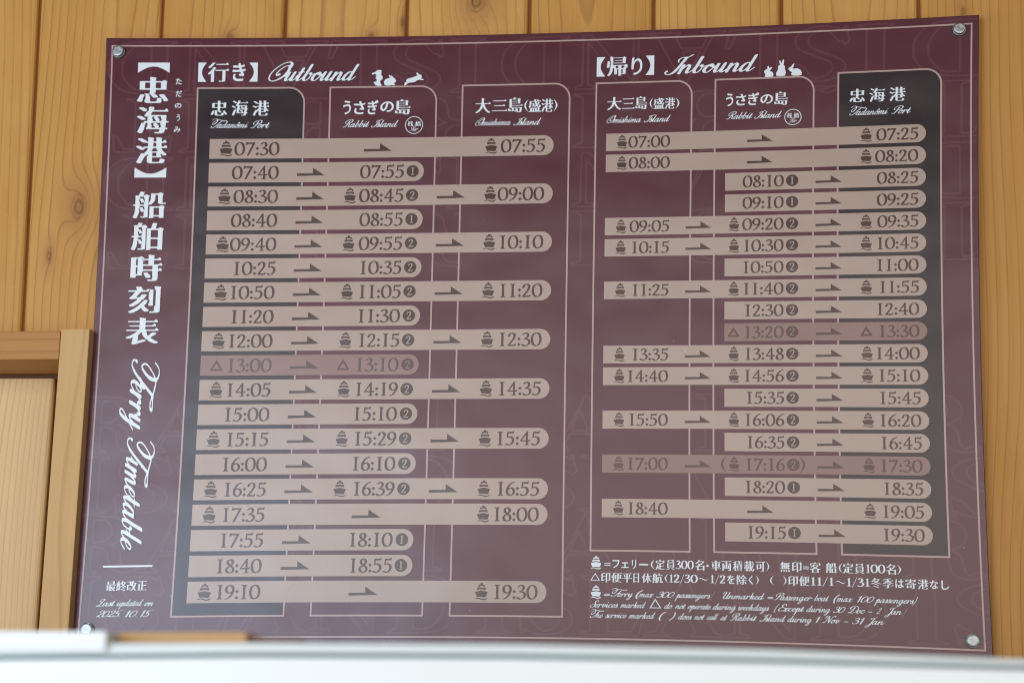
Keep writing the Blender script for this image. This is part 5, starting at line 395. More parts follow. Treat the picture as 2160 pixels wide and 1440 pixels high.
'E': [[44,129,5,-1,6,-2,7,-5,4,-5,2,-5,-1,-18,-3,-3,-3,0,-1,2,-1,4,2,14,-4,6,-5,4,-4,2,-4,0,-5,-3,-4,-4,-2,-4,-1,-7,1,-12,2,-8,4,-6,11,-6,2,-1,0,-3,-1,-2,-3,-1,-6,0,-6,-2,-13,-9,-4,-5,-3,-5,-3,-12,0,-14,3,-6,4,-6,5,-4,4,0,7,2,10,7,18,16,3,1,2,-2,0,-2,-1,-2,-20,-18,-13,-7,-10,-2,-5,1,-7,4,-5,6,-4,5,-3,8,0,13,3,11,6,11,12,10,12,7,-1,1,-6,5,-4,5,-2,10,-1,14,3,9,7,8,6,4]],
'D': [[39,130,11,0,10,-3,10,-8,9,-12,6,-12,4,-15,1,-18,-2,-13,-6,-17,-5,-10,-7,-10,-9,-8,-8,-5,-8,-1,-7,-1,-4,1,-10,4,-9,-5,-6,0,-6,3,-2,4,0,2,2,3,6,4,12,1,4,5,3,11,4,18,3,20,4,35,3,6,5,1,3,-3,1,-6,-1,-10,-3,-23,-5,-31,-5,-16,-6,-11,0,-2,6,-4,7,-1,8,3,8,5,6,7,4,6,8,17,3,12,1,6,0,16,-1,8,-4,13,-5,10,-8,9,-6,6,-8,3,-8,0,-10,-4,-9,-8,-7,-10,-4,-6,-2,-9,3,-12,3,-1,9,0,2,-2,-1,-2,-15,-3,-6,2,-3,4,-3,7,-1,9,1,6,4,7,7,10,8,8,11,7],[12,6,-2,-1,3,1]],
'N': [[10,129,7,0,10,-4,5,-1,4,-3,17,-75,2,-8,2,5,4,29,4,23,5,15,4,9,6,7,10,3,6,0,4,-3,2,-3,3,-14,-2,-4,-5,-1,-4,2,-4,14,0,2,-2,0,-4,-1,-3,-4,-3,-4,-2,-8,-6,-23,-4,-25,-4,-43,1,-14,-2,-3,-1,-1,-6,0,-3,4,-20,85,-1,0,-1,-3,-6,-52,-3,-12,-4,-11,-3,-5,-5,-4,-2,-1,-3,0,-5,1,-7,7,-2,3,0,3,2,3,3,2,2,0,4,-2,1,-5,3,-3,2,0,5,8,5,19,9,73,0,7,-1,5,-2,2,-7,3,-2,-2,-5,-6,-4,-8,0,-10,2,-13,-1,-2,-2,-2,-4,0,-4,2,-3,15,1,11,4,10,6,7]],
'0': [[29,106,4,-1,3,-3,9,-5,5,-7,3,-6,2,-10,1,-16,-3,-21,-4,-13,-6,-12,-4,-6,-6,-5,-5,-3,-8,-1,-5,1,-6,2,-8,9,-3,13,-1,9,0,15,3,22,3,9,4,10,5,6],[30,96,-9,-8,-4,-7,-6,-17,-2,-18,0,-16,2,-17,4,-7,3,-2,3,-1,4,1,5,3,6,7,8,20,4,19,0,14,-3,18,-2,5,-3,2,-7,4]],
'1': [[25,109,5,0,2,-3,1,-23,-4,-82,-2,-4,-4,-2,-5,2,-1,3,3,81,-1,1,-1,0,-7,-6,-4,0,-1,2,0,2,12,11,2,5,1,10]],
'2': [[28,108,8,0,9,-5,6,-5,3,-4,1,-4,0,-12,-3,-10,-4,-9,-32,-42,1,-1,8,-3,11,-9,3,0,6,2,6,5,1,3,-1,6,2,3,2,1,3,-1,1,-3,0,-8,-2,-5,-9,-7,-12,-3,-8,2,-11,9,-5,-1,-10,-6,-5,0,-2,4,2,4,38,50,4,7,3,8,1,6,-1,12,-6,7,-6,3,-8,-5,-4,-4,-2,-4,0,-8,6,-6,0,-3,-1,-2,-2,-2,-3,-1,-3,1,-2,3,-3,13,0,6,4,6,5,6,6,4]],
'3': [[28,107,8,0,5,-2,7,-7,4,-8,1,-6,-1,-6,-3,-8,-6,-10,0,-2,7,-5,3,-7,2,-6,0,-10,-3,-11,-4,-8,-6,-8,-6,-3,-5,-2,-7,-2,-6,0,-5,1,-5,4,-8,10,-2,5,1,2,2,3,4,0,2,-1,3,-3,-1,-5,1,-2,7,-7,4,-1,7,2,5,4,4,5,4,9,2,8,0,10,-4,10,-4,3,-15,-1,-2,1,-1,1,1,2,1,2,9,2,2,1,6,8,3,6,2,9,-3,10,-6,7,-2,0,-6,-2,-3,-3,-3,-3,-1,-6,1,-5,-1,-2,-2,-2,-3,0,-2,1,-1,3,0,3,2,8,3,7,7,4]],
'5': [[55,108,4,0,1,-2,0,-2,-1,-2,-9,-4,-9,-4,-15,0,-3,-13,-1,-14,1,-2,8,2,7,-2,8,-7,4,-6,3,-8,0,-10,-4,-18,-8,-11,-10,-7,-5,-2,-5,0,-9,2,-7,3,-5,5,0,11,1,3,5,3,4,-2,2,-3,0,-2,-1,-3,-3,-2,0,-3,3,-3,5,-2,3,-1,4,0,6,4,6,8,4,10,2,12,0,8,-2,5,-3,6,-4,4,-2,1,-3,-1,-5,-2,-5,-5,-5,1,-2,2,-1,11,1,10,5,23,2,3,4,2,10,-4,8,0]],
'.': [[7,9,4,0,3,-3,0,-5,-3,-3,-5,0,-2,3,0,5]],
'=': [[-2,50,50,1,2,-1,1,-2,-1,-2,-2,-1,-48,0,-3,2,0,1],[-1,30,49,0,2,-1,1,-2,-1,-2,-2,-1,-48,0,-2,1,-1,1,0,2]],
'-': [[-1,36,37,0,2,-1,1,-2,-1,-2,-2,-1,-36,0,-2,1,-1,1,0,2]],
'(': [[21,124,6,0,2,-2,1,-2,-13,-27,-4,-9,-3,-15,-1,-30,1,-18,2,-16,12,-31,-1,-3,-1,-1,-4,-2,-4,2,-2,2,-10,26,-4,16,-1,24,0,22,4,24,8,19,9,18]],
')': [[6,124,5,0,3,-2,12,-28,4,-16,1,-10,0,-19,-4,-24,-6,-19,-4,-9,-13,-23,-3,-4,-4,-2,-5,2,0,5,12,21,6,13,6,20,3,20,0,20,-2,14,-3,10,-10,25,0,3]],
'ô': [[20,96,5,0,6,-4,6,-16,-1,-3,-1,-2,-5,-1,-3,2,-5,10,-1,1,-6,-10,-3,-1,-3,2,0,4,6,11],[22,62,3,0,3,-1,6,-8,3,-7,2,0,8,4,3,0,1,-2,-3,-4,-10,-7,-1,-15,-4,-11,-4,-7,-6,-5,-9,-2,-9,3,-6,8,-3,10,0,12,4,13,6,11,5,4],[14,46,-3,-6,-3,-9,0,-12,3,-10,3,-5,4,0,4,2,3,6,5,13,1,11,-1,2,-9,3,-5,5]],
}
FIGURE_GLYPHS = {
'0': [[53,141,11,0,15,-4,8,-4,8,-10,6,-15,4,-16,2,-17,-1,-14,-2,-13,-4,-16,-4,-7,-7,-9,-12,-9,-11,-5,-14,-3,-9,0,-7,1,-10,4,-7,4,-9,11,-6,15,-3,14,-1,17,0,14,2,13,5,15,8,14,5,5,11,8,11,4],[48,130,-6,-4,-6,-5,-6,-11,-6,-19,-2,-21,4,-23,4,-15,3,-8,5,-6,7,-5,7,-3,4,0,5,1,6,5,5,5,4,8,6,20,2,21,-4,26,-4,13,-4,8,-4,6,-8,5,-6,2]],
'1': [[11,140,47,0,3,0,1,-2,-1,-5,-12,-5,-1,-5,0,-108,1,-3,13,-5,0,-4,-2,-2,-46,-1,-4,2,0,5,13,5,2,5,0,108,-2,3,-13,5,-1,4]],
'2': [[43,140,10,0,6,-1,11,-4,7,-5,3,-4,3,-7,0,-12,-5,-18,-7,-15,-11,-16,-28,-37,-1,-3,3,-2,35,0,2,2,9,10,4,0,2,-1,0,-4,-7,-20,-2,-2,-66,0,-2,0,-6,6,1,3,5,8,35,46,9,17,5,14,2,8,0,8,-2,8,-6,6,-10,4,-5,-1,-4,-4,-7,-20,-3,-4,-5,-3,-5,-1,-7,0,-3,2,4,18,6,10,7,6,8,4]],
'3': [[43,141,12,-1,8,-2,7,-4,4,-7,3,-10,0,-8,-1,-5,-7,-12,-15,-13,17,-6,13,-10,4,-5,1,-5,0,-12,-2,-9,-4,-9,-6,-7,-8,-6,-21,-10,-9,-2,-13,0,-12,2,-8,5,-9,8,0,4,9,5,8,0,5,-2,11,-9,12,-3,9,5,10,8,3,7,2,8,0,13,-3,6,-4,4,-11,7,-21,4,-4,3,0,3,3,3,17,8,8,11,3,7,0,7,-2,8,-3,5,-5,4,-5,1,-11,-10,-7,-3,-11,-2,-4,3,2,3,15,14,9,4]],
'4': [[68,143,8,0,2,-3,1,-86,1,-1,3,0,18,4,2,-2,0,-4,-5,-11,-17,-1,-2,-2,0,-24,2,-3,9,-4,1,-2,-1,-3,-46,0,-2,2,1,3,14,4,2,2,1,23,-2,4,-53,1,-2,0,-1,2,61,95],[57,102,-32,-45,-2,-3,1,-2,32,0,3,1,1,46,-1,3]],
'5': [[83,147,3,0,1,-2,-5,-21,-2,-3,-48,-1,-2,-6,-2,-23,1,-2,19,4,8,-1,13,-5,9,-8,7,-10,3,-15,-1,-11,-4,-10,-11,-17,-8,-8,-9,-5,-18,-4,-15,0,-11,3,-13,8,0,3,2,2,8,4,8,0,16,-9,6,-1,5,0,9,9,6,9,4,8,2,10,-1,12,-2,8,-4,6,-8,6,-9,4,-16,-5,-9,-1,-2,2,0,3,2,5,3,51,4,2,48,0]],
'6': [[76,142,9,0,3,-2,-1,-3,-5,-4,-17,-8,-9,-6,-13,-16,-7,-11,-4,-9,2,-1,9,2,13,1,12,-2,9,-6,9,-11,5,-12,1,-9,-3,-17,-4,-8,-8,-8,-16,-9,-9,-3,-10,-1,-10,1,-7,2,-9,5,-7,7,-4,8,-2,8,-2,11,0,11,6,24,4,11,8,12,8,11,8,9,15,11],[43,74,-7,-6,-11,-10,-1,-14,3,-14,5,-10,7,-6,7,-3,5,-1,8,5,5,6,4,10,1,12,-3,12,-7,12,-8,6]],
'7': [[11,145,3,0,7,-6,4,-1,72,0,2,-1,2,-2,-1,-3,-8,-17,-44,-91,-12,-24,-3,-2,-14,0,-2,1,0,2,50,107,4,11,-3,2,-39,0,-16,-11,-3,0,-4,1,-2,2,-1,2]],
'8': [[49,141,10,-1,8,-3,9,-7,7,-11,1,-13,-3,-10,-6,-8,-10,-10,-1,-1,15,-13,7,-7,4,-8,1,-14,-2,-10,-2,-5,-3,-5,-6,-5,-10,-6,-10,-3,-17,-2,-17,3,-13,7,-4,6,-3,6,-2,8,0,7,2,9,6,8,24,20,-1,3,-14,10,-5,8,-2,8,0,6,3,11,5,8,8,7,10,4],[45,129,-4,-2,-4,-6,-1,-6,0,-9,3,-10,7,-6,6,-4,4,4,3,8,2,5,-1,10,-4,7,-6,6],[45,64,-13,-10,-4,-5,-3,-7,0,-8,3,-10,5,-8,12,-5,9,-1,7,4,4,5,3,11,0,8,-2,9,-4,6,-13,10]],
'9': [[45,141,7,0,14,-3,11,-7,6,-7,4,-9,3,-12,0,-18,-3,-11,-6,-17,-6,-11,-14,-19,-8,-9,-11,-7,-23,-12,-6,-1,-7,0,-3,2,2,4,23,12,13,12,13,18,5,10,-2,2,-21,-3,-11,2,-7,2,-5,4,-6,7,-5,8,-3,11,0,11,2,9,3,8,4,6,5,5,11,7,12,4],[39,130,-7,-4,-6,-8,-3,-13,0,-12,2,-8,6,-10,7,-7,8,-2,5,2,14,13,2,9,-1,9,-4,15,-5,8,-11,7]],
':': [[16,91,2,0,2,-1,15,-15,-2,-4,-15,-14,-3,2,-14,15,1,3],[16,32,2,0,4,-2,12,-11,1,-3,-2,-3,-15,-14,-3,1,-14,16,2,3]],
}
LEGEND_FIGURES = {
'0': [[31,99,13,1,6,-1,8,-3,5,-3,5,-6,3,-4,4,-10,2,-14,0,-15,0,-7,-4,-14,-3,-6,-5,-6,-5,-4,-8,-4,-8,-3,-12,0,-6,1,-8,3,-6,4,-4,5,-3,4,-4,10,-2,14,0,15,0,7,4,14,3,6,3,4,7,6,8,4],[38,93,-9,-5,-5,-8,-4,-9,-3,-19,2,-17,4,-15,5,-9,4,-3,4,-2,4,1,6,5,6,7,4,10,3,19,-2,17,-5,16,-3,6,-3,3,-5,3]],
'1': [[31,100,4,0,1,-2,0,-91,2,-2,9,-1,1,-2,-1,-1,-2,-1,-37,0,-2,2,1,2,11,1,2,2,0,76,-2,1,-6,-1,-1,1,5,5]],
'2': [[24,99,14,0,7,-2,5,-2,6,-3,4,-7,1,-4,0,-5,-3,-10,-2,-7,-8,-14,-18,-23,-6,-9,2,-1,23,0,2,1,6,7,3,0,1,-1,0,-2,-4,-15,-2,-1,-47,-1,-2,1,1,3,-6,3,1,2,7,10,21,29,8,15,3,8,0,10,-1,5,-3,4,-5,3,-2,-1,-4,-3,-3,-6,-3,-10,-2,-2,-8,-2,-6,1,-3,1,0,2,2,8,4,8,7,6]],
'3': [[23,99,11,1,8,-2,6,-2,5,-5,2,-4,2,-6,-1,-7,-3,-5,-4,-6,-11,-8,12,-3,8,-5,5,-6,2,-7,0,-5,-2,-9,-3,-5,-4,-4,-12,-8,-6,-3,-9,-1,-11,1,-10,3,-9,5,-3,4,2,2,5,1,7,-1,4,-1,8,-7,5,-1,7,4,6,5,3,4,2,5,1,4,0,9,-1,3,-3,4,-8,5,-15,3,-3,1,-1,2,2,3,11,5,7,9,2,5,0,6,-2,8,-3,3,-2,0,-10,-8,-6,-2,-8,1,-3,2,2,3,8,7,5,2]],
'/': [[44,105,2,0,1,-1,-1,-5,-40,-109,-2,-2,-2,0,-1,1,0,2,41,110]],
}
CAPITAL_GLYPHS = {
'I': [[6,112,54,0,4,-2,-1,-5,-12,-4,-2,-3,0,-87,2,-2,12,-4,1,-3,-2,-3,-54,0,-4,2,0,2,3,3,11,3,1,3,0,87,-1,2,-12,4,-2,3],[11,108,0,-1,10,-3,2,-4,0,-91,-2,-3,-7,-3,41,0,-8,3,-2,3,0,91,2,4,12,4]],
'L': [[4,112,55,0,3,-1,1,-3,-2,-3,-12,-4,-2,-2,0,-89,2,-1,31,0,10,27,3,3,4,0,3,-2,0,-5,-4,-27,-2,-5,-3,-1,-85,0,-3,1,-1,5,2,3,12,1,1,2,0,88,-1,2,-13,4,-1,4],[9,108,0,-1,10,-3,2,-3,0,-92,-2,-4,-12,-1,-1,-1,85,0,5,29,-1,3,-2,-2,-9,-24,-3,-4,-35,-1,-3,3,0,94,2,3,12,4]],
'A': [[60,113,3,-2,42,-99,2,-2,11,-4,2,-2,0,-3,-4,-2,-47,0,-2,2,0,3,7,5,-8,22,-28,0,-3,-1,-7,-19,9,-8,-1,-3,-3,-1,-35,0,-2,2,0,2,5,5,3,1,10,1,2,2,42,99],[60,106,-10,-26,3,-2,13,-38,-3,-3,-26,1,-2,3,4,14,-21,-47,-3,-2,-12,-1,-2,-2,31,0,-2,2,-5,1,-2,3,9,24,2,2,5,1,25,0,4,-2,10,-26,-4,-5,39,0,-8,3,-3,4,-38,89],[50,72,-10,-29,2,-1,19,0,1,1,-9,24]],
'N': [[14,112,21,0,3,-1,49,-83,4,-5,0,76,-1,1,-8,2,-4,4,0,4,4,2,30,0,3,-1,1,-4,-1,-2,-5,-4,-5,-1,-1,-1,-1,-96,-1,-3,-13,-1,-4,3,-62,89,0,-80,1,-1,7,-1,6,-5,0,-3,-4,-2,-31,0,-3,1,-1,3,5,5,7,2,1,1,1,97],[17,108,-1,-2,-1,-97,-2,-3,-9,-1,-1,-2,29,0,-2,2,-9,1,-2,3,-1,87,3,4,3,-3,64,-94,11,0,1,98,2,3,8,1,2,3,-28,0,-2,-1,2,-2,9,-1,2,-3,0,-84,-2,-4,-3,3,-53,91,-2,1]],
'D': [[4,112,48,0,5,-1,16,-2,17,-5,10,-9,7,-9,7,-15,1,-6,0,-20,-3,-12,-5,-9,-13,-15,-8,-5,-7,-2,-26,-3,-47,0,-3,1,-1,3,1,2,13,5,1,2,0,87,-14,6,-1,4],[8,108,0,-1,3,-1,8,-2,2,-4,0,-91,-2,-3,-5,-1,-4,-2,42,0,21,2,13,3,8,5,7,8,6,10,4,15,0,19,-1,6,-7,15,-7,9,-10,7,-13,3,-17,2,-5,1],[45,104,19,0,8,-4,8,-8,7,-10,4,-8,2,-9,0,-20,-5,-15,-7,-11,-8,-8,-9,-5,-18,0,-3,3,0,91],[47,99,0,-87,1,-2,16,1,8,3,4,4,11,18,2,9,0,20,-2,9,-4,8,-10,13,-9,4]],
'S': [[80,112,3,0,2,-2,2,-19,5,-12,-7,-8,-5,0,-3,3,-5,2,-4,4,-10,18,-7,3,-6,-1,-12,-7,-3,-5,-1,-6,4,-10,39,-21,10,-9,4,-12,0,-6,-3,-8,-7,-7,-7,-5,-15,-5,-11,-1,-11,1,-11,3,-7,4,-1,0,-2,-6,-5,-1,-2,3,-2,21,-2,5,2,4,1,5,2,2,5,0,3,-5,7,-3,14,-19,5,-3,7,0,10,5,4,4,2,7,0,8,-2,6,-3,3,-37,20,-11,9,-3,8,0,8,3,7,10,9,16,7,6,1,18,0,9,-2,9,-4,1,5],[40,107,-11,-3,-15,-9,-4,-7,0,-11,4,-7,42,-23,7,-7,3,-8,-1,-12,-12,-12,-7,-3,-6,0,-5,2,-4,4,-12,17,-8,2,-4,5,-3,-8,2,-3,2,-12,4,1,7,-6,8,-3,19,-2,19,4,11,7,5,7,1,11,-3,10,-4,4,-39,21,-7,6,-4,10,3,10,9,8,13,5,5,-1,6,-5,12,-20,4,-1,5,-3,5,5,-4,10,-1,10,-3,-2,-11,7,-9,2]],
'R': [[4,112,49,0,4,-1,16,-1,7,-2,6,-4,6,-6,5,-9,1,-11,-2,-7,-5,-8,-12,-9,0,-1,4,-3,7,-8,4,-23,3,-7,1,-1,11,5,6,0,6,-2,2,-2,0,-2,-9,-7,-8,-3,-14,0,-10,3,-8,7,-3,5,-3,19,-2,8,-5,4,-13,3,-1,-2,0,-37,1,-2,7,-3,1,-3,-1,-2,-3,-1,-46,0,-3,1,-1,2,1,3,13,5,1,2,0,87,-14,6,-1,4],[8,108,0,-1,3,-1,8,-2,2,-4,0,-91,-2,-3,-5,-1,-4,-2,38,0,-4,3,-1,3,0,41,3,3,5,0,10,-3,8,-7,3,-9,3,-19,3,-5,4,-3,10,-3,14,0,12,6,1,1,-3,1,-6,0,-12,-5,-1,1,-5,5,-2,5,-3,20,-2,6,-3,3,-10,5,-2,2,2,2,8,3,7,4,6,10,1,13,-4,9,-4,5,-6,4,-7,2,-17,0,-4,2],[45,104,17,0,8,-7,5,-8,1,-11,-2,-7,-5,-7,-6,-5,-16,-2,-4,2,0,41],[48,100,-1,-2,0,-36,1,-1,15,2,7,8,2,6,-1,12,-7,10,-3,1]],
'B': [[4,112,48,0,5,-1,12,-1,9,-2,11,-10,4,-8,1,-9,-3,-9,-7,-12,7,-5,7,-9,3,-6,2,-10,-4,-14,-11,-12,-7,-3,-14,-2,-11,0,-50,0,-3,1,-1,3,1,2,13,5,1,2,0,87,-14,6,-1,4],[8,108,0,-1,3,-1,8,-2,2,-4,0,-91,-2,-3,-5,-1,-4,-2,42,0,5,1,10,-1,14,2,8,4,7,9,3,13,-2,9,-7,12,-11,7,6,9,5,13,-1,9,-5,9,-6,5,-9,2,-13,0,-5,2],[45,104,15,0,8,-8,4,-9,0,-7,-4,-10,-10,-10,-12,-1,-3,2,0,39],[48,100,-1,-2,0,-34,1,-1,10,1,3,2,5,8,2,7,0,6,-4,9,-4,4],[57,56,9,0,7,-6,4,-6,3,-8,1,-6,-1,-6,-4,-9,-9,-9,-21,0,-3,3,0,43,2,3],[58,52,-10,-1,-1,-1,0,-38,1,-2,19,0,5,5,4,8,1,8,-4,13,-7,8]],
'T': [[7,112,87,0,4,-2,3,-24,1,-8,-2,-2,-6,0,-3,3,-11,23,-12,0,-2,-1,0,-90,2,-2,11,-4,2,-3,-2,-3,-52,0,-4,2,0,3,2,2,10,3,2,2,0,90,-2,1,-12,0,-11,-24,-3,-2,-5,0,-2,2,0,5,3,26],[10,108,-2,-5,-2,-21,1,-2,3,1,9,21,3,4,16,1,3,-4,0,-94,-2,-3,-7,-3,40,0,-8,3,-2,3,0,94,3,4,16,-1,3,-3,10,-22,2,-1,1,1,0,4,-2,22,-3,1]],
}
GL = {}; ADV = {}
# script 60 units to the x-height, figures 140 to their height, kanji in a 160 unit box
for key, table, unit in (('T', TITLE_GLYPHS, 220.), ('J', KANJI_GLYPHS, 160.), ('S', SCRIPT_GLYPHS, 60.), ('s', LIGHT_SCRIPT_GLYPHS, 60.), ('D', FIGURE_GLYPHS, 140.), ('B', LEGEND_FIGURES, 100.), ('C', CAPITAL_GLYPHS, 110.)):
    for ch, outlines in table.items():
        loops = []
        for steps in outlines:
            x = y = 0; L = []
            for k in range(0, len(steps), 2): x += steps[k]; y += steps[k + 1]; L.append((x / unit, y / unit))
            loops.append(L)
        GL[key + ch] = loops
for key, table in (('S', SCRIPT_ADVANCES), ('D', FIGURE_ADVANCES), ('B', LEGEND_ADVANCES), ('C', CAPITAL_ADVANCES)):
    for ch, w in table.items(): ADV[key + ch] = w
def arc(cx, cy, rx, ry, a0, a1, n=24): return [(cx + rx * math.cos(math.radians(a0 + (a1 - a0) * k / n)), cy + ry * math.sin(math.radians(a0 + (a1 - a0) * k / n))) for k in range(n + 1)]
def sign_shape(ch):
    """unit-box shapes of the brackets and marks"""
    if ch == '【': return [[(0, 0)] + [(1, 0)] + [(1 - .55 * math.sin(math.pi * k / 20) , k / 20) for k in range(1, 20)] + [(1, 1), (0, 1)]]
    if ch == '】': return [[(1 - x, y) for x, y in sign_shape('【')[0]][::-1]]
    if ch == '【v': return [[(0, 0)] + [(k / 20, .0 + .62 * math.sin(math.pi * k / 20)) for k in range(1, 20)] + [(1, 0), (1, 1), (0, 1)]]
    if ch == '】v': return [[(x, 1 - y) for x, y in sign_shape('【v')[0]][::-1]]
    if ch == '(':
        o = [(1 - math.sin(math.pi * k / 20), k / 20) for k in range(21)]; i = [(1 - .62 * math.sin(math.pi * k / 20), k / 20) for k in range(19, 0, -1)]
        return [o + i]
    if ch == ')': return [[(1 - x, y) for x, y in sign_shape('(')[0]][::-1]]
    if ch == '=': return [[(0, 0), (1, 0), (1, .28), (0, .28)], [(0, .72), (1, .72), (1, 1), (0, 1)]]
    if ch == '・': return [arc(.5, .5, .5, .5, 0, 345, 23)]
    if ch == '△': return [[(0, 0), (1, 0), (.5, 1)], [(.13, .075), (.5, .82), (.87, .075)]]
    if ch == '~':
        c = [(k / 24, .5 + .34 * math.sin(2 * math.pi * k / 24)) for k in range(25)]
        return [[(x, y - .05 - .14 * math.sin(math.pi * x)) for x, y in c] + [(x, y + .05 + .14 * math.sin(math.pi * x)) for x, y in c[::-1]]]
def fit(loops, x0, y0, x1, y1): return [[(x0 + x * (x1 - x0), y0 + y * (y1 - y0)) for x, y in L] for L in loops]
def figures(I, text, key, right, base, hgt, h, stretch=1.04, left=None):
    """roman figures set to end at right (or to fill left..right)"""
    pen = 0; out = []; ink1 = 0
    for ch in text:
        pad = .07 if ch == '1' and key == 'D' else 0
        for L in GL[key + ch]:
            out.append([(pen + pad + x, y) for x, y in L]); ink1 = max(ink1, max(p[0] for p in out[-1]))
        pen += ADV[key + ch] + 2 * pad
    ink0 = min(p[0] for L in out for p in L)
    sx = hgt * stretch if left is None else (right - left) / (ink1 - ink0)
    for k, L in enumerate(out): I.add([], h)
    # whole glyphs again, so that holes stay with their outlines
    pen = 0
    for n, ch in enumerate(text):
        pad = .07 if ch == '1' and key == 'D' else 0
        I.add([[(right + (pen + pad + x - ink1) * sx, base + y * hgt) for x, y in L] for L in GL[key + ch]], h)
        pen += ADV[key + ch] + 2 * pad
SLANT = .6
def script(I, text, x0, x1, base, xh, h, vertical=False):
    face = 'S' if xh > 6 else 's'        # headings bold, small print light
    """slanted copperplate fitted between x0 and x1"""
    def lay(sx):
        pen = 0; out = []
        for ch in text:
            out.append([[((pen + x) * sx + SLANT * y * xh, y * xh) for x, y in L] for L in GL[face + ch]]); pen += ADV['S' + ch]
        a = min(p[0] for g in out for L in g for p in L); b = max(p[0] for g in out for L in g for p in L)
        return out, a, b
    W = abs(x1 - x0); lo, hi = .2 * xh, 4 * xh
    for _ in range(30):
        md = (lo + hi) / 2; o, a, b = lay(md)
        if b - a > W: hi = md
        else: lo = md
    for n, g in enumerate(o):
        z = h + (.03 if n % 2 else 0)
        if vertical: I.add([[(base + y, x0 - (x - a)) for x, y in L] for L in g], z)
        else: I.add([[(x0 + x - a, base + y) for x, y in L] for L in g], z)
def kanji(I, items, h):
    for n, (ch, x0, y0, x1, y1) in enumerate(items):
        if ch[0] == 'B': figures(I, ch[1:], 'B', x1, y0, y1 - y0, h, left=x0)
        elif ch in GL: I.add(fit(GL[ch], x0, y0, x1, y1), h)
        else: I.add(fit(sign_shape(ch), x0, y0, x1, y1), h)
_ship = [[(87, 0), (123, 0), (123, 20), (147, 22), (153, 32), (153, 52), (133, 52), (133, 40), (77, 40), (77, 52), (55, 52), (55, 32), (61, 22), (87, 20)],
         [(37, 62), (170, 62), (170, 98), (140, 91), (104, 88), (66, 91), (37, 98)],
         [(8, 124), (55, 113), (104, 105), (152, 113), (199, 124), (186, 162), (172, 197), (140, 199), (112, 196), (96, 194), (70, 193), (38, 196), (22, 162)],
         [(0, 226), (22, 213), (48, 206), (75, 207), (105, 216), (135, 221), (165, 216), (200, 201), (192, 219), (170, 234), (140, 239), (112, 235), (85, 225), (60, 219), (30, 222)]]
def ship(I, x0, y0, x1, y1, h): I.add([[(x0 + x / 200 * (x1 - x0), y1 - y / 239 * (y1 - y0)) for x, y in L] for L in _ship], h)

SIZE=(841.0, 595.43)
BORDER=(5.6, 7.15, 835.35, 588.0)
COLS=[(90.78, 198.43, 26.53, 545.22, 1), (222.52, 329.91, 26.53, 545.22, 0), (354.19, 461.57, 26.53, 545.22, 0), (485.92, 579.72, 87.51, 544.4, 0), (600.48, 694.22, 87.51, 544.4, 0), (715.08, 809.19, 87.51, 546.5, 1)]
ROWS_O=(482.88, 24.08, 19.99)
ROWS_I=(484.31, 20.96, 17.32)
BAR_O=(105.24, 318.43, 445.88)
BAR_I=(497.06, 611.51, 795.09)
FIG_O=(174.56, 298.68, 437.56)
FIG_I=(558.8, 666.42, 788.28)
SHIP_O=((114.8, 127.92), (239.43, 251.66), (378.12, 390.44))
SHIP_I=((507.2, 517.57), (615.0, 625.06), (736.01, 746.86))
DISC_O=(307.33, 6.04)
DISC_I=(674.15, 5.67)
ARR_O=((192.55, 219.98), (332.03, 359.54), (258.38, 286.04))
ARR_I=((574.55, 598.77), (695.68, 719.72), (631.73, 655.82))
PAREN_I=(608.18, 613.42, 679.49, 684.61)
TRI_O=((114.27, 127.18), (237.94, 250.93))
TRI_I=((614.19, 625.97), (735.56, 746.86))
TITLE=[('【v', 32.32, 559.9, 63.39, 570.22), ('T忠', 32.0, 529.4, 62.99, 555.81), ('T海', 32.77, 498.68, 63.96, 525.56), ('T港', 32.93, 468.48, 63.6, 494.85), ('】v', 32.4, 454.12, 63.49, 464.17), ('T船', 32.33, 413.27, 64.28, 439.77), ('T舶', 32.08, 381.37, 63.27, 408.5), ('T時', 32.84, 350.3, 63.72, 376.62), ('T刻', 31.87, 318.67, 63.58, 345.11), ('T表', 31.43, 287.68, 63.05, 313.97)]
READING=[('Jた', 69.74, 548.12, 75.82, 554.37), ('Jだ', 70.11, 535.63, 76.19, 541.88), ('Jの', 69.55, 524.34, 76.09, 529.15), ('Jう', 71.58, 511.13, 75.08, 517.86), ('Jみ', 69.41, 499.61, 75.94, 505.37)]
OUT_H=[('【', 91.71, 550.73, 99.91, 570.19), ('J行', 101.32, 550.68, 122.23, 570.15), ('Jき', 125.75, 551.32, 138.69, 569.59), ('】', 142.22, 550.77, 150.7, 570.0)]
IN_H=[('【', 486.74, 550.1, 495.06, 569.54), ('J帰', 496.43, 550.54, 516.94, 569.76), ('Jり', 520.39, 550.73, 530.94, 568.22), ('】', 534.13, 550.34, 542.37, 569.69)]
OUT_E=[('Outbound', 161.31, 251.74, 551.36, 8.65)]
IN_E=[('Inbound', 552.1, 641.14, 550.94, 8.48)]
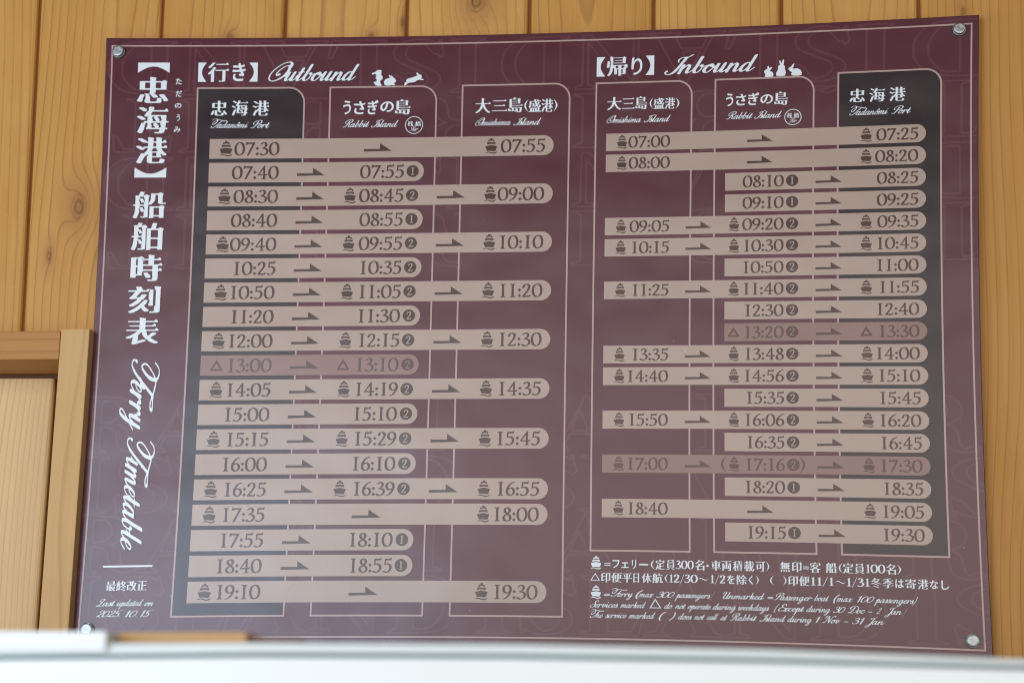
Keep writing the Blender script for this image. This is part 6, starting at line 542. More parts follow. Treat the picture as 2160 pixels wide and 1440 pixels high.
ST=[[('J忠', 105.2, 516.56, 121.38, 531.69), ('J海', 125.84, 516.47, 142.29, 531.61), ('J港', 146.53, 516.36, 163.0, 531.5)], [('Jう', 236.57, 516.87, 244.36, 530.79), ('Jさ', 247.29, 516.87, 258.62, 530.17), ('Jぎ', 260.88, 516.58, 271.74, 530.97), ('Jの', 273.61, 518.8, 287.07, 529.36), ('J島', 288.01, 516.2, 303.82, 531.3)], [('J大', 368.05, 516.36, 383.06, 531.17), ('J三', 384.47, 517.96, 399.46, 529.42), ('J島', 400.15, 516.46, 414.88, 531.24), ('(', 416.3, 516.47, 420.5, 529.34), ('J盛', 420.5, 516.53, 432.86, 529.16), ('J港', 433.09, 516.27, 444.74, 529.36), (')', 444.97, 516.32, 448.92, 529.17)], [('J大', 497.52, 516.62, 511.34, 529.27), ('J三', 511.79, 517.4, 524.19, 528.28), ('J島', 524.64, 516.58, 536.32, 529.34), ('(', 538.62, 516.77, 542.04, 527.63), ('J盛', 542.32, 516.56, 552.99, 527.41), ('J港', 553.22, 516.26, 563.0, 527.33), (')', 563.46, 516.04, 567.09, 527.34)], [('Jう', 611.57, 516.81, 618.33, 529.46), ('Jさ', 620.93, 517.38, 630.54, 528.61), ('Jぎ', 632.31, 517.21, 642.78, 529.58), ('Jの', 643.89, 518.13, 655.65, 527.27), ('J島', 656.75, 516.52, 669.73, 529.56)], [('J忠', 726.14, 516.58, 740.49, 529.49), ('J海', 744.35, 516.28, 758.6, 529.29), ('J港', 762.3, 516.29, 776.75, 529.72)]]
ST_E=[[('Tadanômi', 105.58, 142.88, 504.09, 3.6), ('Port', 145.23, 164.05, 503.92, 3.6)], [('Rabbit', 236.61, 263.03, 503.95, 3.6), ('Island', 264.82, 292.03, 503.84, 3.6)], [('Omishima', 368.32, 403.6, 503.83, 3.49), ('Island', 405.93, 433.32, 503.62, 3.58)], [('Omishima', 497.28, 530.77, 503.74, 3.36), ('Island', 533.18, 558.95, 503.76, 3.4)], [('Rabbit', 611.8, 636.82, 504.28, 3.37), ('Island', 638.32, 664.02, 504.35, 3.36)], [('Tadanômi', 726.3, 761.58, 503.95, 3.46), ('Port', 764.13, 781.8, 504.04, 3.44)]]
BADGE=[(307.54, 505.26, 8.86, [('J桟', 301.14, 504.35, 306.8, 509.38), ('J橋', 308.68, 504.24, 314.34, 509.27)], [('Pier', 303.2, 312.01, 499.33, 2.4)]), (674.4, 504.22, 7.91, [('J桟', 668.84, 503.45, 673.69, 508.33), ('J橋', 675.22, 503.45, 680.1, 508.24)], [('Pier', 670.67, 678.14, 499.05, 2.14)])]
UPD_K=[('J最', 28.75, 51.83, 37.92, 60.83), ('J終', 38.41, 51.69, 47.73, 60.69), ('J改', 48.25, 51.77, 57.41, 60.77), ('J正', 57.92, 52.08, 66.91, 60.87)]
UPD_E=[('Last', 20.71, 38.65, 37.86, 3.18), ('updated', 39.96, 64.79, 37.73, 3.18), ('on', 65.89, 74.82, 37.49, 3.19), ('2025.', 21.54, 46.08, 27.95, 3.3), ('10.', 48.72, 60.23, 27.65, 3.3), ('15', 62.88, 73.97, 27.58, 3.3)]
RULE=(24.51, 73.56, 70.98, 75.24)
VS=[('Ferry', 273.25, 203.27, 39.3, 10.38), ('Timetable', 196.9, 89.56, 39.29, 10.25)]
LEG_K=[[('=', 499.86, 74.41, 505.61, 76.81), ('Jフ', 507.38, 72.57, 514.0, 79.76), ('Jェ', 515.77, 72.57, 522.38, 77.73), ('Jリ', 525.47, 71.92, 529.43, 80.13), ('Jー', 532.07, 75.15, 540.68, 76.63), ('(', 542.87, 71.46, 546.55, 80.69), ('J定', 547.34, 71.46, 555.75, 80.69), ('J員', 557.5, 71.46, 565.14, 80.69), ('B300', 565.8, 72.38, 582.56, 80.13), ('J名', 583.64, 71.46, 592.53, 80.69), ('・', 594.05, 74.6, 596.21, 76.81), ('J車', 598.38, 71.46, 607.45, 80.69), ('J両', 608.14, 71.46, 616.93, 80.69), ('J積', 618.22, 71.46, 626.81, 80.69), ('J載', 628.1, 71.46, 637.52, 80.69), ('J可', 638.8, 71.46, 647.34, 80.69), (')', 647.98, 71.46, 651.0, 80.69), ('J無', 660.82, 71.46, 669.85, 80.69), ('J印', 671.12, 71.46, 679.98, 80.69), ('=', 681.04, 74.41, 686.51, 76.81), ('J客', 687.14, 71.46, 696.8, 80.69), ('J船', 701.24, 71.46, 711.02, 80.69), ('(', 712.68, 71.46, 716.02, 80.69), ('J定', 716.43, 71.46, 725.57, 80.69), ('J員', 726.82, 71.46, 734.93, 80.69), ('B100', 736.54, 72.38, 753.21, 80.13), ('J名', 754.03, 71.46, 762.63, 80.69), (')', 763.28, 71.46, 766.87, 80.69)], [('△', 486.83, 60.65, 495.77, 67.78), ('J印', 496.83, 59.26, 505.67, 67.95), ('J便', 506.55, 59.26, 516.03, 67.95), ('J平', 516.69, 59.26, 525.49, 67.95), ('J日', 526.81, 59.26, 532.3, 67.95), ('J休', 534.58, 59.26, 543.65, 67.95), ('J航', 544.35, 59.26, 553.97, 67.95), ('(', 555.72, 59.26, 559.21, 67.95), ('B12/30', 560.08, 59.95, 586.03, 67.43), ('~', 586.42, 62.22, 595.68, 64.48), ('B1/2', 597.62, 59.95, 611.2, 67.43), ('Jを', 612.79, 59.69, 619.79, 67.52), ('J除', 621.51, 59.26, 630.5, 67.95), ('Jく', 632.21, 59.43, 636.06, 67.52), (')', 638.62, 59.26, 641.35, 67.95), ('(', 651.39, 59.26, 654.79, 67.95), (')', 663.06, 59.26, 666.23, 67.95), ('J印', 667.75, 59.26, 676.61, 67.95), ('J便', 677.46, 59.26, 686.67, 67.95), ('B11/1', 687.72, 59.95, 708.0, 67.43), ('~', 709.46, 62.22, 718.19, 64.48), ('B1/31', 719.31, 59.95, 739.28, 67.43), ('J冬', 740.52, 59.26, 749.39, 67.95), ('J季', 750.58, 59.26, 759.79, 67.95), ('Jは', 761.42, 59.69, 768.75, 67.52), ('J寄', 769.97, 59.26, 779.31, 67.95), ('J港', 780.69, 59.26, 789.74, 67.95), ('Jな', 790.91, 59.69, 797.87, 67.52), ('Jし', 800.68, 59.43, 807.29, 67.52)]]
LEG_S=[[('=', 499.36, 505.09, 46.14, 3.02), ('Ferry', 505.88, 526.61, 46.14, 3.02), ('(', 528.8, 536.02, 46.14, 3.02), ('max', 531.52, 545.63, 46.14, 3.02), ('300', 548.07, 565.0, 46.14, 3.02), ('passengers', 564.78, 597.43, 46.14, 3.02), (')', 596.78, 601.51, 46.14, 3.02), ('Unmarked', 608.56, 646.36, 46.14, 3.02), ('=', 649.07, 653.98, 46.14, 3.02), ('Passenger', 654.4, 689.18, 46.14, 3.02), ('boat', 690.39, 703.35, 46.14, 3.02), ('(', 707.01, 713.43, 46.14, 3.02), ('max', 709.7, 724.18, 46.14, 3.02), ('100', 727.89, 743.09, 46.14, 3.02), ('passengers', 742.27, 776.83, 46.14, 3.02), (')', 774.73, 780.22, 46.14, 3.02)], [('Services', 486.42, 512.82, 36.23, 3.02), ('marked', 514.48, 538.63, 36.23, 3.02), ('do', 555.18, 563.43, 36.23, 3.02), ('not', 564.95, 574.99, 36.23, 3.02), ('operate', 576.42, 597.96, 36.23, 3.02), ('during', 599.25, 620.66, 36.23, 3.02), ('weekdays', 622.37, 650.23, 36.23, 3.02), ('(', 654.21, 659.56, 36.23, 3.02), ('Except', 658.0, 681.53, 36.23, 3.02), ('during', 682.99, 704.45, 36.23, 3.02), ('30', 706.52, 717.69, 36.23, 3.02), ('Dec', 719.18, 734.77, 36.23, 3.02), ('-', 737.02, 740.71, 36.23, 3.02), ('2', 743.98, 749.08, 36.23, 3.02), ('Jan', 750.92, 766.35, 36.23, 3.02), (')', 766.35, 770.8, 36.23, 3.02)], [('The', 486.66, 499.86, 26.85, 3.01), ('service', 500.87, 520.72, 26.85, 3.01), ('marked', 522.21, 547.24, 26.85, 3.01), ('(', 550.19, 556.88, 26.85, 3.01), (')', 559.26, 565.71, 26.85, 3.01), ('does', 567.7, 580.48, 26.85, 3.01), ('not', 582.25, 592.06, 26.85, 3.01), ('call', 593.87, 604.72, 26.85, 3.01), ('at', 606.17, 612.67, 26.85, 3.01), ('Rabbit', 614.81, 639.09, 26.85, 3.01), ('Island', 641.34, 665.09, 26.85, 3.01), ('during', 666.09, 687.89, 26.85, 3.01), ('1', 690.89, 695.47, 26.85, 3.01), ('Nov', 697.01, 713.28, 26.85, 3.01), ('-', 715.92, 719.72, 26.85, 3.01), ('31', 722.68, 734.09, 26.85, 3.01), ('Jan', 733.68, 750.75, 26.85, 3.01)]]
TRI4=(541.69, 36.32, 552.59, 45.13)
SHIP_LEG=[(486.72, 70.99, 496.97, 82.98), (486.93, 44.06, 497.0, 56.19)]
RABBITS=[[(264.18, 558.12), (267.45, 559.23), (270.24, 561.39), (273.88, 561.34), (273.95, 558.45), (273.54, 556.5), (275.17, 554.74), (275.01, 551.86), (273.21, 551.3), (272.82, 548.42), (274.46, 546.09), (273.8, 545.17), (270.62, 545.33), (268.32, 546.17), (266.21, 549.08), (269.37, 549.97), (269.32, 551.93), (268.15, 553.68), (269.22, 556.55), (267.49, 557.5), (264.66, 556.73)], [(277.18, 546.63), (276.54, 549.53), (278.42, 552.16), (281.24, 552.93), (282.59, 553.37), (281.17, 555.81), (282.07, 556.38), (283.59, 554.39), (283.79, 556.01), (285.19, 554.26), (287.5, 552.49), (288.92, 549.93), (287.59, 548.56), (286.47, 548.0), (287.99, 546.25), (286.52, 545.58), (284.24, 546.19), (282.55, 545.52), (278.57, 545.57)], [(296.75, 545.43), (297.37, 548.42), (299.17, 549.09), (298.67, 550.94), (300.58, 552.3), (303.97, 553.05), (307.35, 554.27), (309.82, 555.27), (308.4, 557.94), (309.65, 558.27), (311.51, 556.16), (313.56, 555.9), (314.29, 553.58), (313.18, 552.21), (316.16, 551.24), (315.95, 550.33), (311.96, 550.97), (310.27, 550.65), (307.47, 548.96), (304.64, 548.31), (301.8, 548.24), (299.89, 547.23), (298.23, 545.52)], [(647.67, 544.96), (648.36, 547.31), (647.31, 548.65), (647.09, 550.38), (648.61, 551.83), (650.15, 552.09), (649.91, 554.26), (651.13, 555.51), (651.98, 553.1), (653.61, 553.9), (654.75, 553.42), (653.03, 551.44), (652.43, 550.06), (654.8, 549.21), (655.86, 547.01), (655.37, 544.66), (652.3, 544.35), (649.01, 544.48)], [(658.43, 545.62), (658.2, 548.0), (659.61, 550.31), (660.2, 552.23), (659.86, 554.4), (661.89, 555.93), (660.82, 559.74), (661.83, 560.24), (663.2, 557.27), (664.58, 561.2), (665.61, 560.62), (665.25, 556.87), (665.06, 555.58), (666.51, 554.12), (666.34, 551.44), (667.4, 548.7), (666.72, 545.28), (664.58, 544.83), (661.52, 544.74), (659.47, 545.04)], [(672.75, 545.15), (672.22, 546.89), (673.22, 547.92), (671.17, 549.41), (669.82, 550.75), (670.11, 552.68), (672.13, 553.67), (674.14, 556.49), (675.16, 556.45), (674.48, 553.79), (673.48, 552.22), (674.71, 551.52), (677.76, 551.93), (680.83, 550.29), (682.19, 547.55), (681.91, 545.2), (678.86, 544.68), (674.79, 544.74)]]
SCREWS=[(13.25, 580.86), (823.79, 581.99), (14.97, 16.86), (824.83, 15.67)]
TOP=595.43

# ------------------------------------------------------------------ the timetable board
board = empty('timetable_board', (0, 0, Z0))
tag(board, 'maroon ferry timetable board with beige time bars, screwed to the plank wall', 'timetable board')
# the sheet itself, 3 mm thick with a softened front edge
nx, ny = 56, 40
v = []; f = []
e = .5
def gridpt(i, j, n, m): return (BW * i / n, BH * j / m)
for j in range(ny + 1):
    for i in range(nx + 1):
        x, y = gridpt(i, j, nx, ny); x = min(max(x, e), BW - e); y = min(max(y, e), BH - e); v.append(S(x, y, 0))
for j in range(ny):
    for i in range(nx):
        a = j * (nx + 1) + i; f.append((a, a + 1, a + nx + 2, a + nx + 1))
ring = [(i, 0) for i in range(nx)] + [(nx, j) for j in range(ny)] + [(i, ny) for i in range(nx, 0, -1)] + [(0, j) for j in range(ny, 0, -1)]
idx0 = [j * (nx + 1) + i for i, j in ring]
prev = idx0
for hh in (-.5, -3.):
    cur = []
    for i, j in ring: cur.append(len(v)); v.append(S(*gridpt(i, j, nx, ny), hh))
    for k in range(len(ring)): n = (k + 1) % len(ring); f.append((prev[k], cur[k], cur[n], prev[n]))
    prev = cur
f.append(tuple(prev))
obj('sheet', v, f, M_MAROON, board)

# ground pattern: outlined roman capitals, upper rows upside down
I = Ink(); hp = .12
PX = 390.
for row, (word, yb, flip) in enumerate((('ISLAND', 538, 1), ('RABBIT', 480, 1), ('ISLAND', 421, 1), ('RABBIT', 363, 1), ('RABBIT', 182, 0), ('ISLAND', 124, 0), ('RABBIT', 68, 0), ('ISLAND', 11, 0))):
    adv = sum(ADV['C' + c] for c in word); cap = 54.; sx = 378 / adv
    for rep in range(3):
        pen = 0
        for n_, ch in enumerate(word):
            for_loops = []
            for L in GL['C' + ch]:
                if flip: for_loops.append([(rep * PX + 380 - (pen + x) * sx + (3 if word == 'RABBIT' else 0), yb + (1 - y) * cap) for x, y in L])
                else: for_loops.append([(rep * PX - 14 + (pen + x) * sx, yb + y * cap) for x, y in L])
            xs = [p[0] for L in for_loops for p in L]
            if min(xs) < BW - 2 and max(xs) > 2: I.add(for_loops, hp + .02 * (n_ % 2), clip=(1.2, BW - 1.2))
            pen += ADV['C' + ch]
I.build('ground_pattern', M_PATTERN, board)

x0, y0, x1, y1 = BORDER; t = 1.5
I = Ink()
I.band([(x0, y0), (x1, y0), (x1, y1), (x0, y1)], [(x0 + t, y0 + t), (x1 - t, y0 + t), (x1 - t, y1 - t), (x0 + t, y1 - t)], .2)
I.build('border_line', M_LINE, board)

# the six column panels, each with its outline
def panel_loop(x0, x1, y0, y1, r): return [(x0, y0), (x1, y0)] + arc(x1 - r, y1 - r, r, r, 0, 90, 14) + [(x0, y1)]
for (x0, x1, y0, y1, darkp) in COLS:
    r = 16. if x0 < 470 else 15.
    p = Ink().rect(x0 + .6, y0 + .6, x1 - .6, y1 - r, .3).rect(x0 + .6, y1 - r, x1 - r, y1 - .6, .3).add([[(x1 - r, y1 - r)] + arc(x1 - r, y1 - r, r - .6, r - .6, 0, 90, 14)], .3).build('column_panel', M_CHAR if darkp else M_MAROON, board)
    if darkp: tag(p, 'dark charcoal column panel')
    Ink().band(panel_loop(x0, x1, y0, y1, r), panel_loop(x0 + 1.6, x1 - 1.6, y0 + 1.6, y1 - 1.6, r - 1.6), .42).build('panel_outline', M_LINE, p)

# the sailings
F, T_ = 'F', 'T'
OUT = [(('F0730', None, 'F0755'), 0), (('0740', '07551', None), 0), (('F0830', 'F08452', 'F0900'), 0), (('0840', '08551', None), 0), (('F0940', 'F09552', 'F1010'), 0),
       (('1025', '10352', None), 0), (('F1050', 'F11052', 'F1120'), 0), (('1120', '11302', None), 0), (('F1200', 'F12152', 'F1230'), 0), (('T1300', 'T13102', None), 1),
       (('F1405', 'F14192', 'F1435'), 0), (('1500', '15102', None), 0), (('F1515', 'F15292', 'F1545'), 0), (('1600', '16102', None), 0), (('F1625', 'F16392', 'F1655'), 0),
       (('F1735', None, 'F1800'), 0), (('1755', '18101', None), 0), (('1840', '18551', None), 0), (('F1910', None, 'F1930'), 0)]
INB = [(('F0700', None, 'F0725'), 0), (('F0800', None, 'F0820'), 0), ((None, '08101', '0825'), 0), ((None, '09101', '0925'), 0), (('F0905', 'F09202', 'F0935'), 0),
       (('F1015', 'F10302', 'F1045'), 0), ((None, '10502', '1100'), 0), (('F1125', 'F11402', 'F1155'), 0), ((None, '12302', '1240'), 0), ((None, 'T13202', 'T1330'), 1),
       (('F1335', 'F13482', 'F1400'), 0), (('F1440', 'F14562', 'F1510'), 0), ((None, '15352', '1545'), 0), (('F1550', 'F16062', 'F1620'), 0), ((None, '16352', '1645'), 0),
       (('F1700', '(F17162', 'F1730'), 1), ((None, '18201', '1835'), 0), (('F1840', None, 'F1905'), 0), ((None, '19151', '1930'), 0)]
HB, HI = .55, .68
def timetable(rows, geo, side):
    top, pitch, hb = geo
    for k, (stops, muted) in enumerate(rows):
        cy = top - k * pitch; ya, yb = cy - hb / 2, cy + hb / 2
        if side == 'o': xa = BAR_O[0]; xb = BAR_O[2] if stops[2] else BAR_O[1]
        else: xa = BAR_I[0] if stops[0] else BAR_I[1]; xb = BAR_I[2]
        r = hb / 2 * .98
        bar = Ink().rect(xa, ya, xb - r, yb, HB).add([arc(xb - r, cy, r, hb / 2, -90, 90, 22)], HB).build('time_bar', M_MUTED if muted else M_BAR, board)
        if muted: tag(bar, 'muted rose time bar')
        mi = M_INK2 if muted else M_INK
        fig = FIG_O if side == 'o' else FIG_I; sh = SHIP_O if side == 'o' else SHIP_I; ar = ARR_O if side == 'o' else ARR_I
        dc, dr = DISC_O if side == 'o' else DISC_I
        dh = hb * .665; base = cy - dh / 2 - hb * .005
        for c, st in enumerate(stops):
            if not st: continue
            par = st[0] == '('; st = st.lstrip('(')
            if st[0] == 'F': ship(I2 := Ink(), sh[c][0], cy - hb * .39, sh[c][1], cy + hb * .40, HI); I2.build('ferry_symbol', mi, bar); st = st[1:]
            elif st[0] == 'T':
                tx = TRI_O[c] if side == 'o' else TRI_I[c - 1]; ty = cy - hb * .26; th = hb * .54
                Ink().add([[(tx[0], ty), (tx[1], ty), ((tx[0] + tx[1]) / 2, ty + th)], [(tx[0] + 2.9, ty + 1.7), ((tx[0] + tx[1]) / 2, ty + th - 3.4), (tx[1] - 2.9, ty + 1.7)]], HI).build('triangle_symbol', mi, bar); st = st[1:]
            J = Ink(); figures(J, st[:2] + ':' + st[2:4], 'D', fig[c], base, dh, HI); J.build('sailing_time', mi, bar)
            if len(st) == 5:
                J = Ink(); q = dr * (1.25 if st[4] == '1' else 1.3); g = GL['D' + st[4]]
                w = .52 if st[4] == '1' else .62
                hole = [[(dc + (x - w / 2) * q, cy + (y - .5) * q) for x, y in L] for L in g]
                J.add([arc(dc, cy, dr, dr, 0, 352.5, 47)] + hole, HI); J.build('pier_number', mi, bar)
            if par:
                J = Ink(); J.add(fit(sign_shape('('), PAREN_I[0], cy - hb * .48, PAREN_I[1], cy + hb * .48), HI); J.add(fit(sign_shape(')'), PAREN_I[2], cy - hb * .48, PAREN_I[3], cy + hb * .48), HI); J.build('parentheses', mi, bar)
        seg = []
        if stops[0] and stops[1]: seg.append(ar[0])
        if stops[1] and stops[2]: seg.append(ar[1])
        if stops[1] is None: seg.append(ar[2])
        for a, b in seg:
            L = b - a
            Y = lambda q: yb - q * hb
            Ink().add([[(a, Y(.69)), (b, Y(.665)), (a + .575 * L, Y(.28)), (a + .575 * L, Y(.56)), (a, Y(.56))]], HI).build('arrow', mi, bar)
timetable(OUT, ROWS_O, 'o'); timetable(INB, ROWS_I, 'i')

# white lettering
HW = .6
I = Ink(); kanji(I, TITLE, HW); I.build('title_lettering', M_WHITE, board)
I = Ink(); kanji(I, READING, HW); I.build('reading_lettering', M_WHITE, board)
for (t_, ya, yb_, base, xh) in VS:
    I = Ink(); script(I, t_, ya, yb_, base, xh, HW, vertical=True); I.build('english_title', M_WHITE, board)
for hk, he in ((OUT_H, OUT_E), (IN_H, IN_E)):
    I = Ink(); kanji(I, hk, HW)
    for w in he: script(I, *w, HW)
    I.build('direction_heading', M_WHITE, board)
for k, (st, se) in enumerate(zip(ST, ST_E)):
    I = Ink(); kanji(I, st, HW)
    for w in se: script(I, *w, HW)
    I.build('port_name', M_WHITE, board)
for (cx, cy, r, kk, ss) in BADGE:
    I = Ink(); I.add([arc(cx, cy, r, r, 0, 354, 59), arc(cx, cy, r - .65, r - .65, 0, 354, 59)], HW); kanji(I, kk, HW)
    for w in ss: script(I, *w, HW)
    I.build('pier_badge', M_WHITE, board)
for p in RABBITS: Ink().add([p], HW).build('rabbit_silhouette', M_WHITE, board)
Ink().rect(*RULE, HW).build('divider_rule', M_WHITE, board)
I = Ink(); kanji(I, UPD_K, HW)
for w in UPD_E: script(I, *w, HW)
I.build('update_note', M_WHITE, board)
for k, items in enumerate(LEG_K):
    I = Ink(); kanji(I, items, HW)
    if k == 0: ship(I, *SHIP_LEG[0], HW)
    I.build('legend_line', M_WHITE, board)
for k, items in enumerate(LEG_S):
    I = Ink()
    for n, (t_, xa, xb, base, xh) in enumerate(items):
        if t_ == '=' or t_ == '-':
            w = .32 * xh * .6
            for yy in ((.35, .75) if t_ == '=' else (.5,)): I.rect(xa, base + yy * xh - w / 2, xb, base + yy * xh + w / 2, HW)
        else: script(I, t_, xa, xb, base, xh, HW + .06 * (n % 2))
    if k == 0: ship(I, *SHIP_LEG[1], HW)
    if k == 1: I.add(fit(sign_shape('△'), *TRI4), HW)
    I.build('legend_line', M_WHITE, board)
I = Ink()
for (sx_, sy_, r) in ((575, 278, .45), (564, 287.5, .3), (821, 97, .4), (374, 32, .35), (766, 340, .3), (598, 60, .3), (90, 46, .3), (700, 190, .3)):
    I.add([[(sx_ - r, sy_), (sx_, sy_ - r * .8), (sx_ + r * 1.2, sy_ + r * .1), (sx_ + r * .3, sy_ + r)]], .66)
I.build('dust_specks', M_WHITE, board)

# ------------------------------------------------------------------ the four screws
def lathe(prof, n=40):
    v = []; f = []
    for (r, h) in prof:
        for k in range(n): a = 2 * math.pi * k / n; v.append((r * math.cos(a), -h, r * math.sin(a)))
    for i in range(len(prof) - 1):
        for k in range(n): q = (k + 1) % n; f.append((i * n + k, i * n + q, (i + 1) * n + q, (i + 1) * n + k))
    f.append(tuple((len(prof) - 1) * n + k for k in range(n))); return v, f
SC_L = ['round zinc screw cap by the vertical title bracket, upper left board corner', 'round zinc screw cap above the dark panel, upper right board corner',
        'bright round screw cap half hidden by the white block, lower left', 'round zinc screw cap below the English legend, lower right board corner']
for (sx_, sy_), lab in zip(SCREWS, SC_L):
    x, y_, z = S(sx_, sy_)
    s = empty('screw', (x, -.0010, z + Z0)); tag(s, lab, 'screw', 'screws fixing the timetable board')
    vv, ff = lathe([(.0064, 0), (.0064, .0010), (.0061, .0013), (.0050, .0013)]); obj('washer', vv, ff, M_METAL, s)
    vv, ff = lathe([(.0056, .00135), (.0057, .0036), (.0055, .0043), (.0050, .0047), (.0040, .0049)]); o = obj('cap', vv, ff, M_METAL, s)
    obj('shank', *lathe([(.0021, -.0140), (.0021, -.0012)]), M_METAL, s)

# ------------------------------------------------------------------ the plank wall
def attr(o, name, vals):
    a = o.data.attributes.new(name, 'FLOAT', 'POINT'); a.data.foreach_set('value', vals)
YW = .012
KN = [(-.0277, .4293, .0075, .0125, .030), (.3652, .632, .0085, .0100, .030), (.1177, .6015, .0035, .0045, .020), (.2608, .5985, .0030, .0040, .014), (.836, .6094, .0022, .0060, .012), (.2914, .6122, .0020, .006, .010), (-.055, .38, .003, .008, .012)]
M_WALL = wood('cedar_planks', (.63, .355, .106), (.485, .235, .052), (.20, .09, .023), [(a, b + Z0, c, d, e_) for a, b, c, d, e_ in KN])
M_FRAME = wood('pine_frame', (.62, .42, .19), (.53, .33, .13), (.30, .14, .048), freq=60., line=.5)
M_RAIL = wood('pine_rail', (.48, .245, .083), (.40, .185, .052), (.26, .115, .038), freq=80., axis='X')
M_PANEL = wood('pine_boards', (.64, .46, .23), (.56, .38, .17), (.30, .16, .06), freq=230.)
GROOVE = [(-.0846, -.0778), (.0458, .050), (.1732, .1732), (.2959, .2959), (.4178, .4178), (.5398, .5398), (.6633, .6633), (.7943, .7943)]
edges = [(-.345, -.337), (-.215, -.207)] + GROOVE + [(.925, .925), (1.05, 1.05), (1.18, 1.18)]
v = []; f = []; seeds = []; gxs = []
zt, zb = .95 + Z0, Z0 - .75
def plank(xa_t, xa_b, xb_t, xb_b, ztop, zbot, sd, y=YW, ch=.0030, dep=.007, nz=10):
    base = len(v); g = .0016
    for k in range(nz + 1):
        q = k / nz; z = ztop + (zbot - ztop) * q; a = xa_t + (xa_b - xa_t) * q + g; b = xb_t + (xb_b - xb_t) * q - g; c = (a + b) / 2
        for px, py in ((a, y + dep), (a, y + ch), (a + ch * .35, y + ch * .35), (a + ch * 1.1, y), (b - ch * 1.1, y), (b - ch * .35, y + ch * .35), (b, y + ch), (b, y + dep)):
            v.append((px, py, z)); seeds.append(sd); gxs.append(px - c)
    for k in range(nz):
        for i in range(7): p = base + k * 8 + i; f.append((p, p + 8, p + 9, p + 1))
ZR = .2995 + Z0                              # top of the frame's rail: the planks left of the board stop there
for k in range(len(edges) - 1):
    (at_, ab_), (bt_, bb_) = edges[k], edges[k + 1]
    sd = .137 * k + .31
    if bb_ < 0: plank(at_, ab_, bt_, bb_, zt, ZR - .02, sd)
    elif at_ < 0: plank(at_, ab_, bt_, (bt_ + bb_) / 2, zt, ZR - .02, sd); plank(-.012, -.014, bt_, bb_, ZR - .02, zb, sd)
    else: plank(at_, ab_, bt_, bb_, zt, zb, sd)
wall = obj('wooden_wall', v, f, M_WALL)
attr(wall, 'seed', seeds); attr(wall, 'grain_x', gxs)
tag(wall, 'wall of upright honey coloured cedar planks with knots behind the board', 'wall')
# dark backing in the grooves
def boxv(x0, x1, y0, y1, z0, z1, bev=0.):
    return [(x0, y0, z0), (x1, y0, z0), (x1, y1, z0), (x0, y1, z0), (x0, y0, z1), (x1, y0, z1), (x1, y1, z1), (x0, y1, z1)], [(0, 1, 5, 4), (1, 2, 6, 5), (2, 3, 7, 6), (3, 0, 4, 7), (4, 5, 6, 7), (3, 2, 1, 0)]
M_BACK = plain('groove_dark', (.30, .105, .022), .8)
vv, ff = boxv(-.02, 1.18, YW + .0065, YW + .02, zb, zt); v2, f2 = boxv(-.345, -.0205, YW + .0065, YW + .02, ZR - .02, zt)
obj('backing_board', vv + v2, ff + [tuple(i + 8 for i in q) for q in f2], M_BACK, wall)

# ------------------------------------------------------------------ the frame left of the board
def bevel(o, w=.0012, seg=2):
    bm = bmesh.new(); bm.from_mesh(o.data); bmesh.ops.bevel(bm, geom=bm.edges[:], offset=w, segments=seg, affect='EDGES', profile=.6); bm.to_mesh(o.data); bm.free()
def beam(name, quad, ya, yb, mat, parent, sd, horiz=False, w=.0012):
    """a squared timber: quad is its front face seen from the room"""
    v = [(x, ya, z + Z0) for x, z in quad] + [(x, yb, z + Z0) for x, z in quad]
    f = [(0, 1, 2, 3), (7, 6, 5, 4), (0, 4, 5, 1), (1, 5, 6, 2), (2, 6, 7, 3), (3, 7, 4, 0)]
    o = obj(name, v, f, mat, parent); bevel(o, w)
    cx = sum(q[0] for q in quad) / 4; cz = sum(q[1] for q in quad) / 4
    attr(o, 'seed', [sd] * len(o.data.vertices)); attr(o, 'grain_x', [(p.co.z - cz - Z0) if horiz else (p.co.x - cx + (p.co.y - ya) * .7) for p in o.data.vertices])
    return o
frame = empty('timber_framework', (0, 0, 0)); tag(frame, 'pale pine window frame corner with post and rail, left of the board', 'frame')
beam('post', [(-.0455, -.75), (-.0155, -.75), (-.0007, .3008), (-.0293, .3008)], -.014, .060, M_FRAME, frame, .61)
beam('rail', [(-.40, .2718), (-.0312, .2715), (-.0312, .2995), (-.40, .2995)], -.010, .068, M_RAIL, frame, .23, True)
shut = empty('boarded_shutter', (0, 0, 0)); tag(shut, 'light reeded pine shutter boards recessed below the frame rail', 'shutter')
v = []; f = []; seeds = []; gxs = []
pe = [(-.42, -.43), (-.30, -.31), (-.18, -.19), (-.0601, -.0745), (-.03, -.03)]
for k in range(4): plank(pe[k][0], pe[k][1], pe[k + 1][0], pe[k + 1][1], .2672 + Z0, Z0 - .75, .77 + .21 * k, y=.068, ch=.0026)
o = obj('board_panel', v, f, M_PANEL, shut); attr(o, 'seed', seeds); attr(o, 'grain_x', gxs)
vv, ff = boxv(-.42, -.03, .0745, .082, Z0 - .75, Z0 + .30); obj('backing_board', vv, ff, plain('shutter_back', (.12, .045, .014), .8), shut)

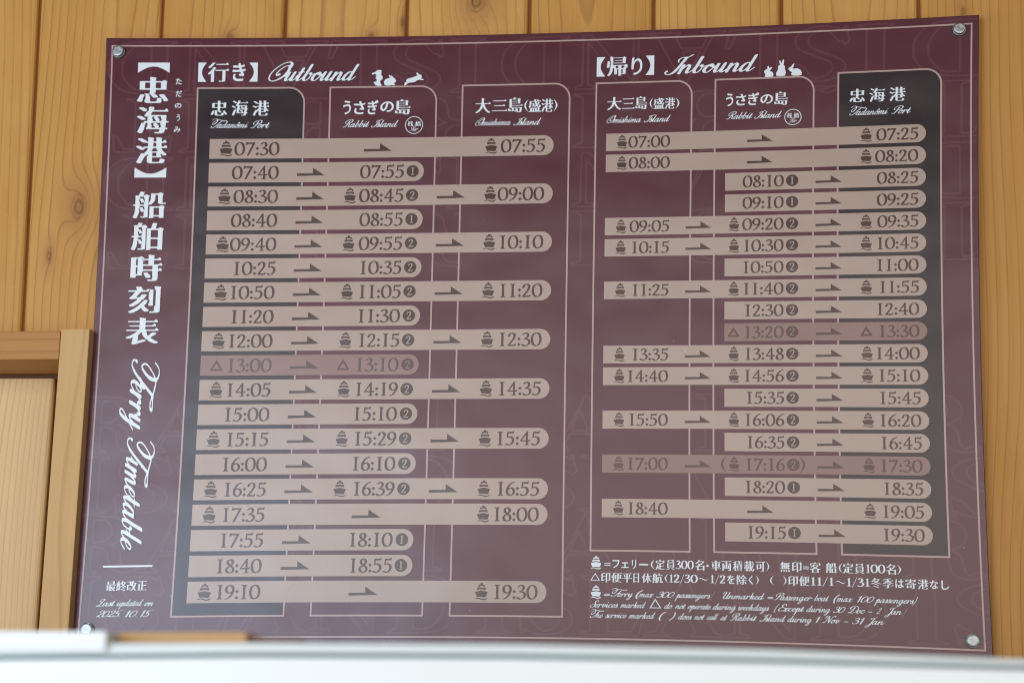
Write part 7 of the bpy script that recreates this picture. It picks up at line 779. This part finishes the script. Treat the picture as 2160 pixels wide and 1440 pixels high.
# ------------------------------------------------------------------ the white cabinet below the board, out of focus
M_CAB = plain('white_enamel', (.655, .72, .70), .30, 8, .02)
M_TRIM = plain('grey_trim', (.52, .60, .585), .30, 30, .03)
M_SEAM = plain('teal_grey_seal', (.075, .14, .14), .6)
def strip(name, xs, z0s, z1s, ya, yb, mat, parent, bw=.001):
    """a long front piece whose lower and upper edges follow z0s and z1s"""
    n = len(xs); v = []; f = []
    for x, a, b in zip(xs, z0s, z1s): v += [(x, ya, a + Z0), (x, yb, a + Z0), (x, yb, b + Z0), (x, ya, b + Z0)]
    for k in range(n - 1):
        p = 4 * k; f += [(p, p + 4, p + 7, p + 3), (p + 1, p + 2, p + 6, p + 5), (p, p + 1, p + 5, p + 4), (p + 3, p + 7, p + 6, p + 2)]
    f += [(0, 3, 2, 1), (4 * n - 4, 4 * n - 3, 4 * n - 2, 4 * n - 1)]
    o = obj(name, v, f, mat, parent, False)
    return o
cab = empty('white_cabinet', (.5, -.3, 0)); tag(cab, 'out of focus white cabinet with grey top trim under the timetable', 'cabinet')
def off(o): o.location = (-.5, .3, 0); return o
CX = [-.20, .1848, .2516, .3929, .5303, .6637, .7933, .8496, 1.20]
TT = [-.0700, -.0614, -.0599, -.0577, -.0570, -.0584, -.0620, -.0640, -.0765]
TS = [-.0785, -.0688, -.0671, -.0639, -.0631, -.0638, -.0659, -.0671, -.0790]
off(strip('top_trim', CX, [z + .0010 for z in TS], TT, -.900, -.05, M_TRIM, cab))
off(strip('seal', CX, [z - .0012 for z in TS], [z + .0008 for z in TS], -.897, -.06, M_SEAM, cab))
off(strip('front_panel', CX, [-Z0] * 9, [z - .0014 for z in TS], -.899, -.05, M_CAB, cab))
# things on the cabinet
XA, XB, YF = .08, .3113, -.904
vv = [(XA, YF, -.0655), (XB, YF, -.0630), (XB, YF, -.0528), (XA, YF, -.0552), (XA, -.9005, -.0655), (XB, -.9005, -.0630), (XB, -.9005, -.0585), (XA, -.9005, -.0610),
      (XA, -.74, -.0610), (XB, -.74, -.0585), (XB, -.74, -.0528), (XA, -.74, -.0552)]
wb = obj('white_box', [(x, y_, z + Z0) for x, y_, z in vv], [(0, 1, 2, 3), (0, 4, 5, 1), (4, 7, 6, 5), (7, 8, 9, 6), (8, 11, 10, 9), (3, 2, 10, 11), (1, 5, 6, 9, 10, 2), (0, 3, 11, 8, 7, 4)], M_CAB)
tag(wb, 'blurred white block on the cabinet top at lower left', 'box')
M_BRD = wood('stained_board', (.54, .36, .155), (.45, .275, .10), (.25, .11, .03), axis='X')
b_ = beam('wooden_board', [(.3125, -.0582), (.3838, -.0574), (.3838, -.0511), (.3125, -.0518)], -.885, -.76, M_BRD, None, .4, True, .0006)
tag(b_, 'blurred yellowish wooden board beside the white block on the cabinet', 'board')
M_DRK = wood('dark_strip', (.20, .10, .05), (.14, .065, .03), (.08, .035, .015), axis='X')
d_ = beam('wooden_strip', [(.3842, -.0575), (.4130, -.0574), (.4115, -.0543), (.3842, -.0538)], -.880, -.76, M_DRK, None, .9, True, .0006)
tag(d_, 'small dark brown strip at the end of the wooden board', 'wooden strip')

vv, ff = boxv(-3, 4, -5, .3, -.1, 0)
tag(obj('floor', vv, ff, plain('floor_vinyl', (.42, .39, .35), .5, 3)), kind='structure')
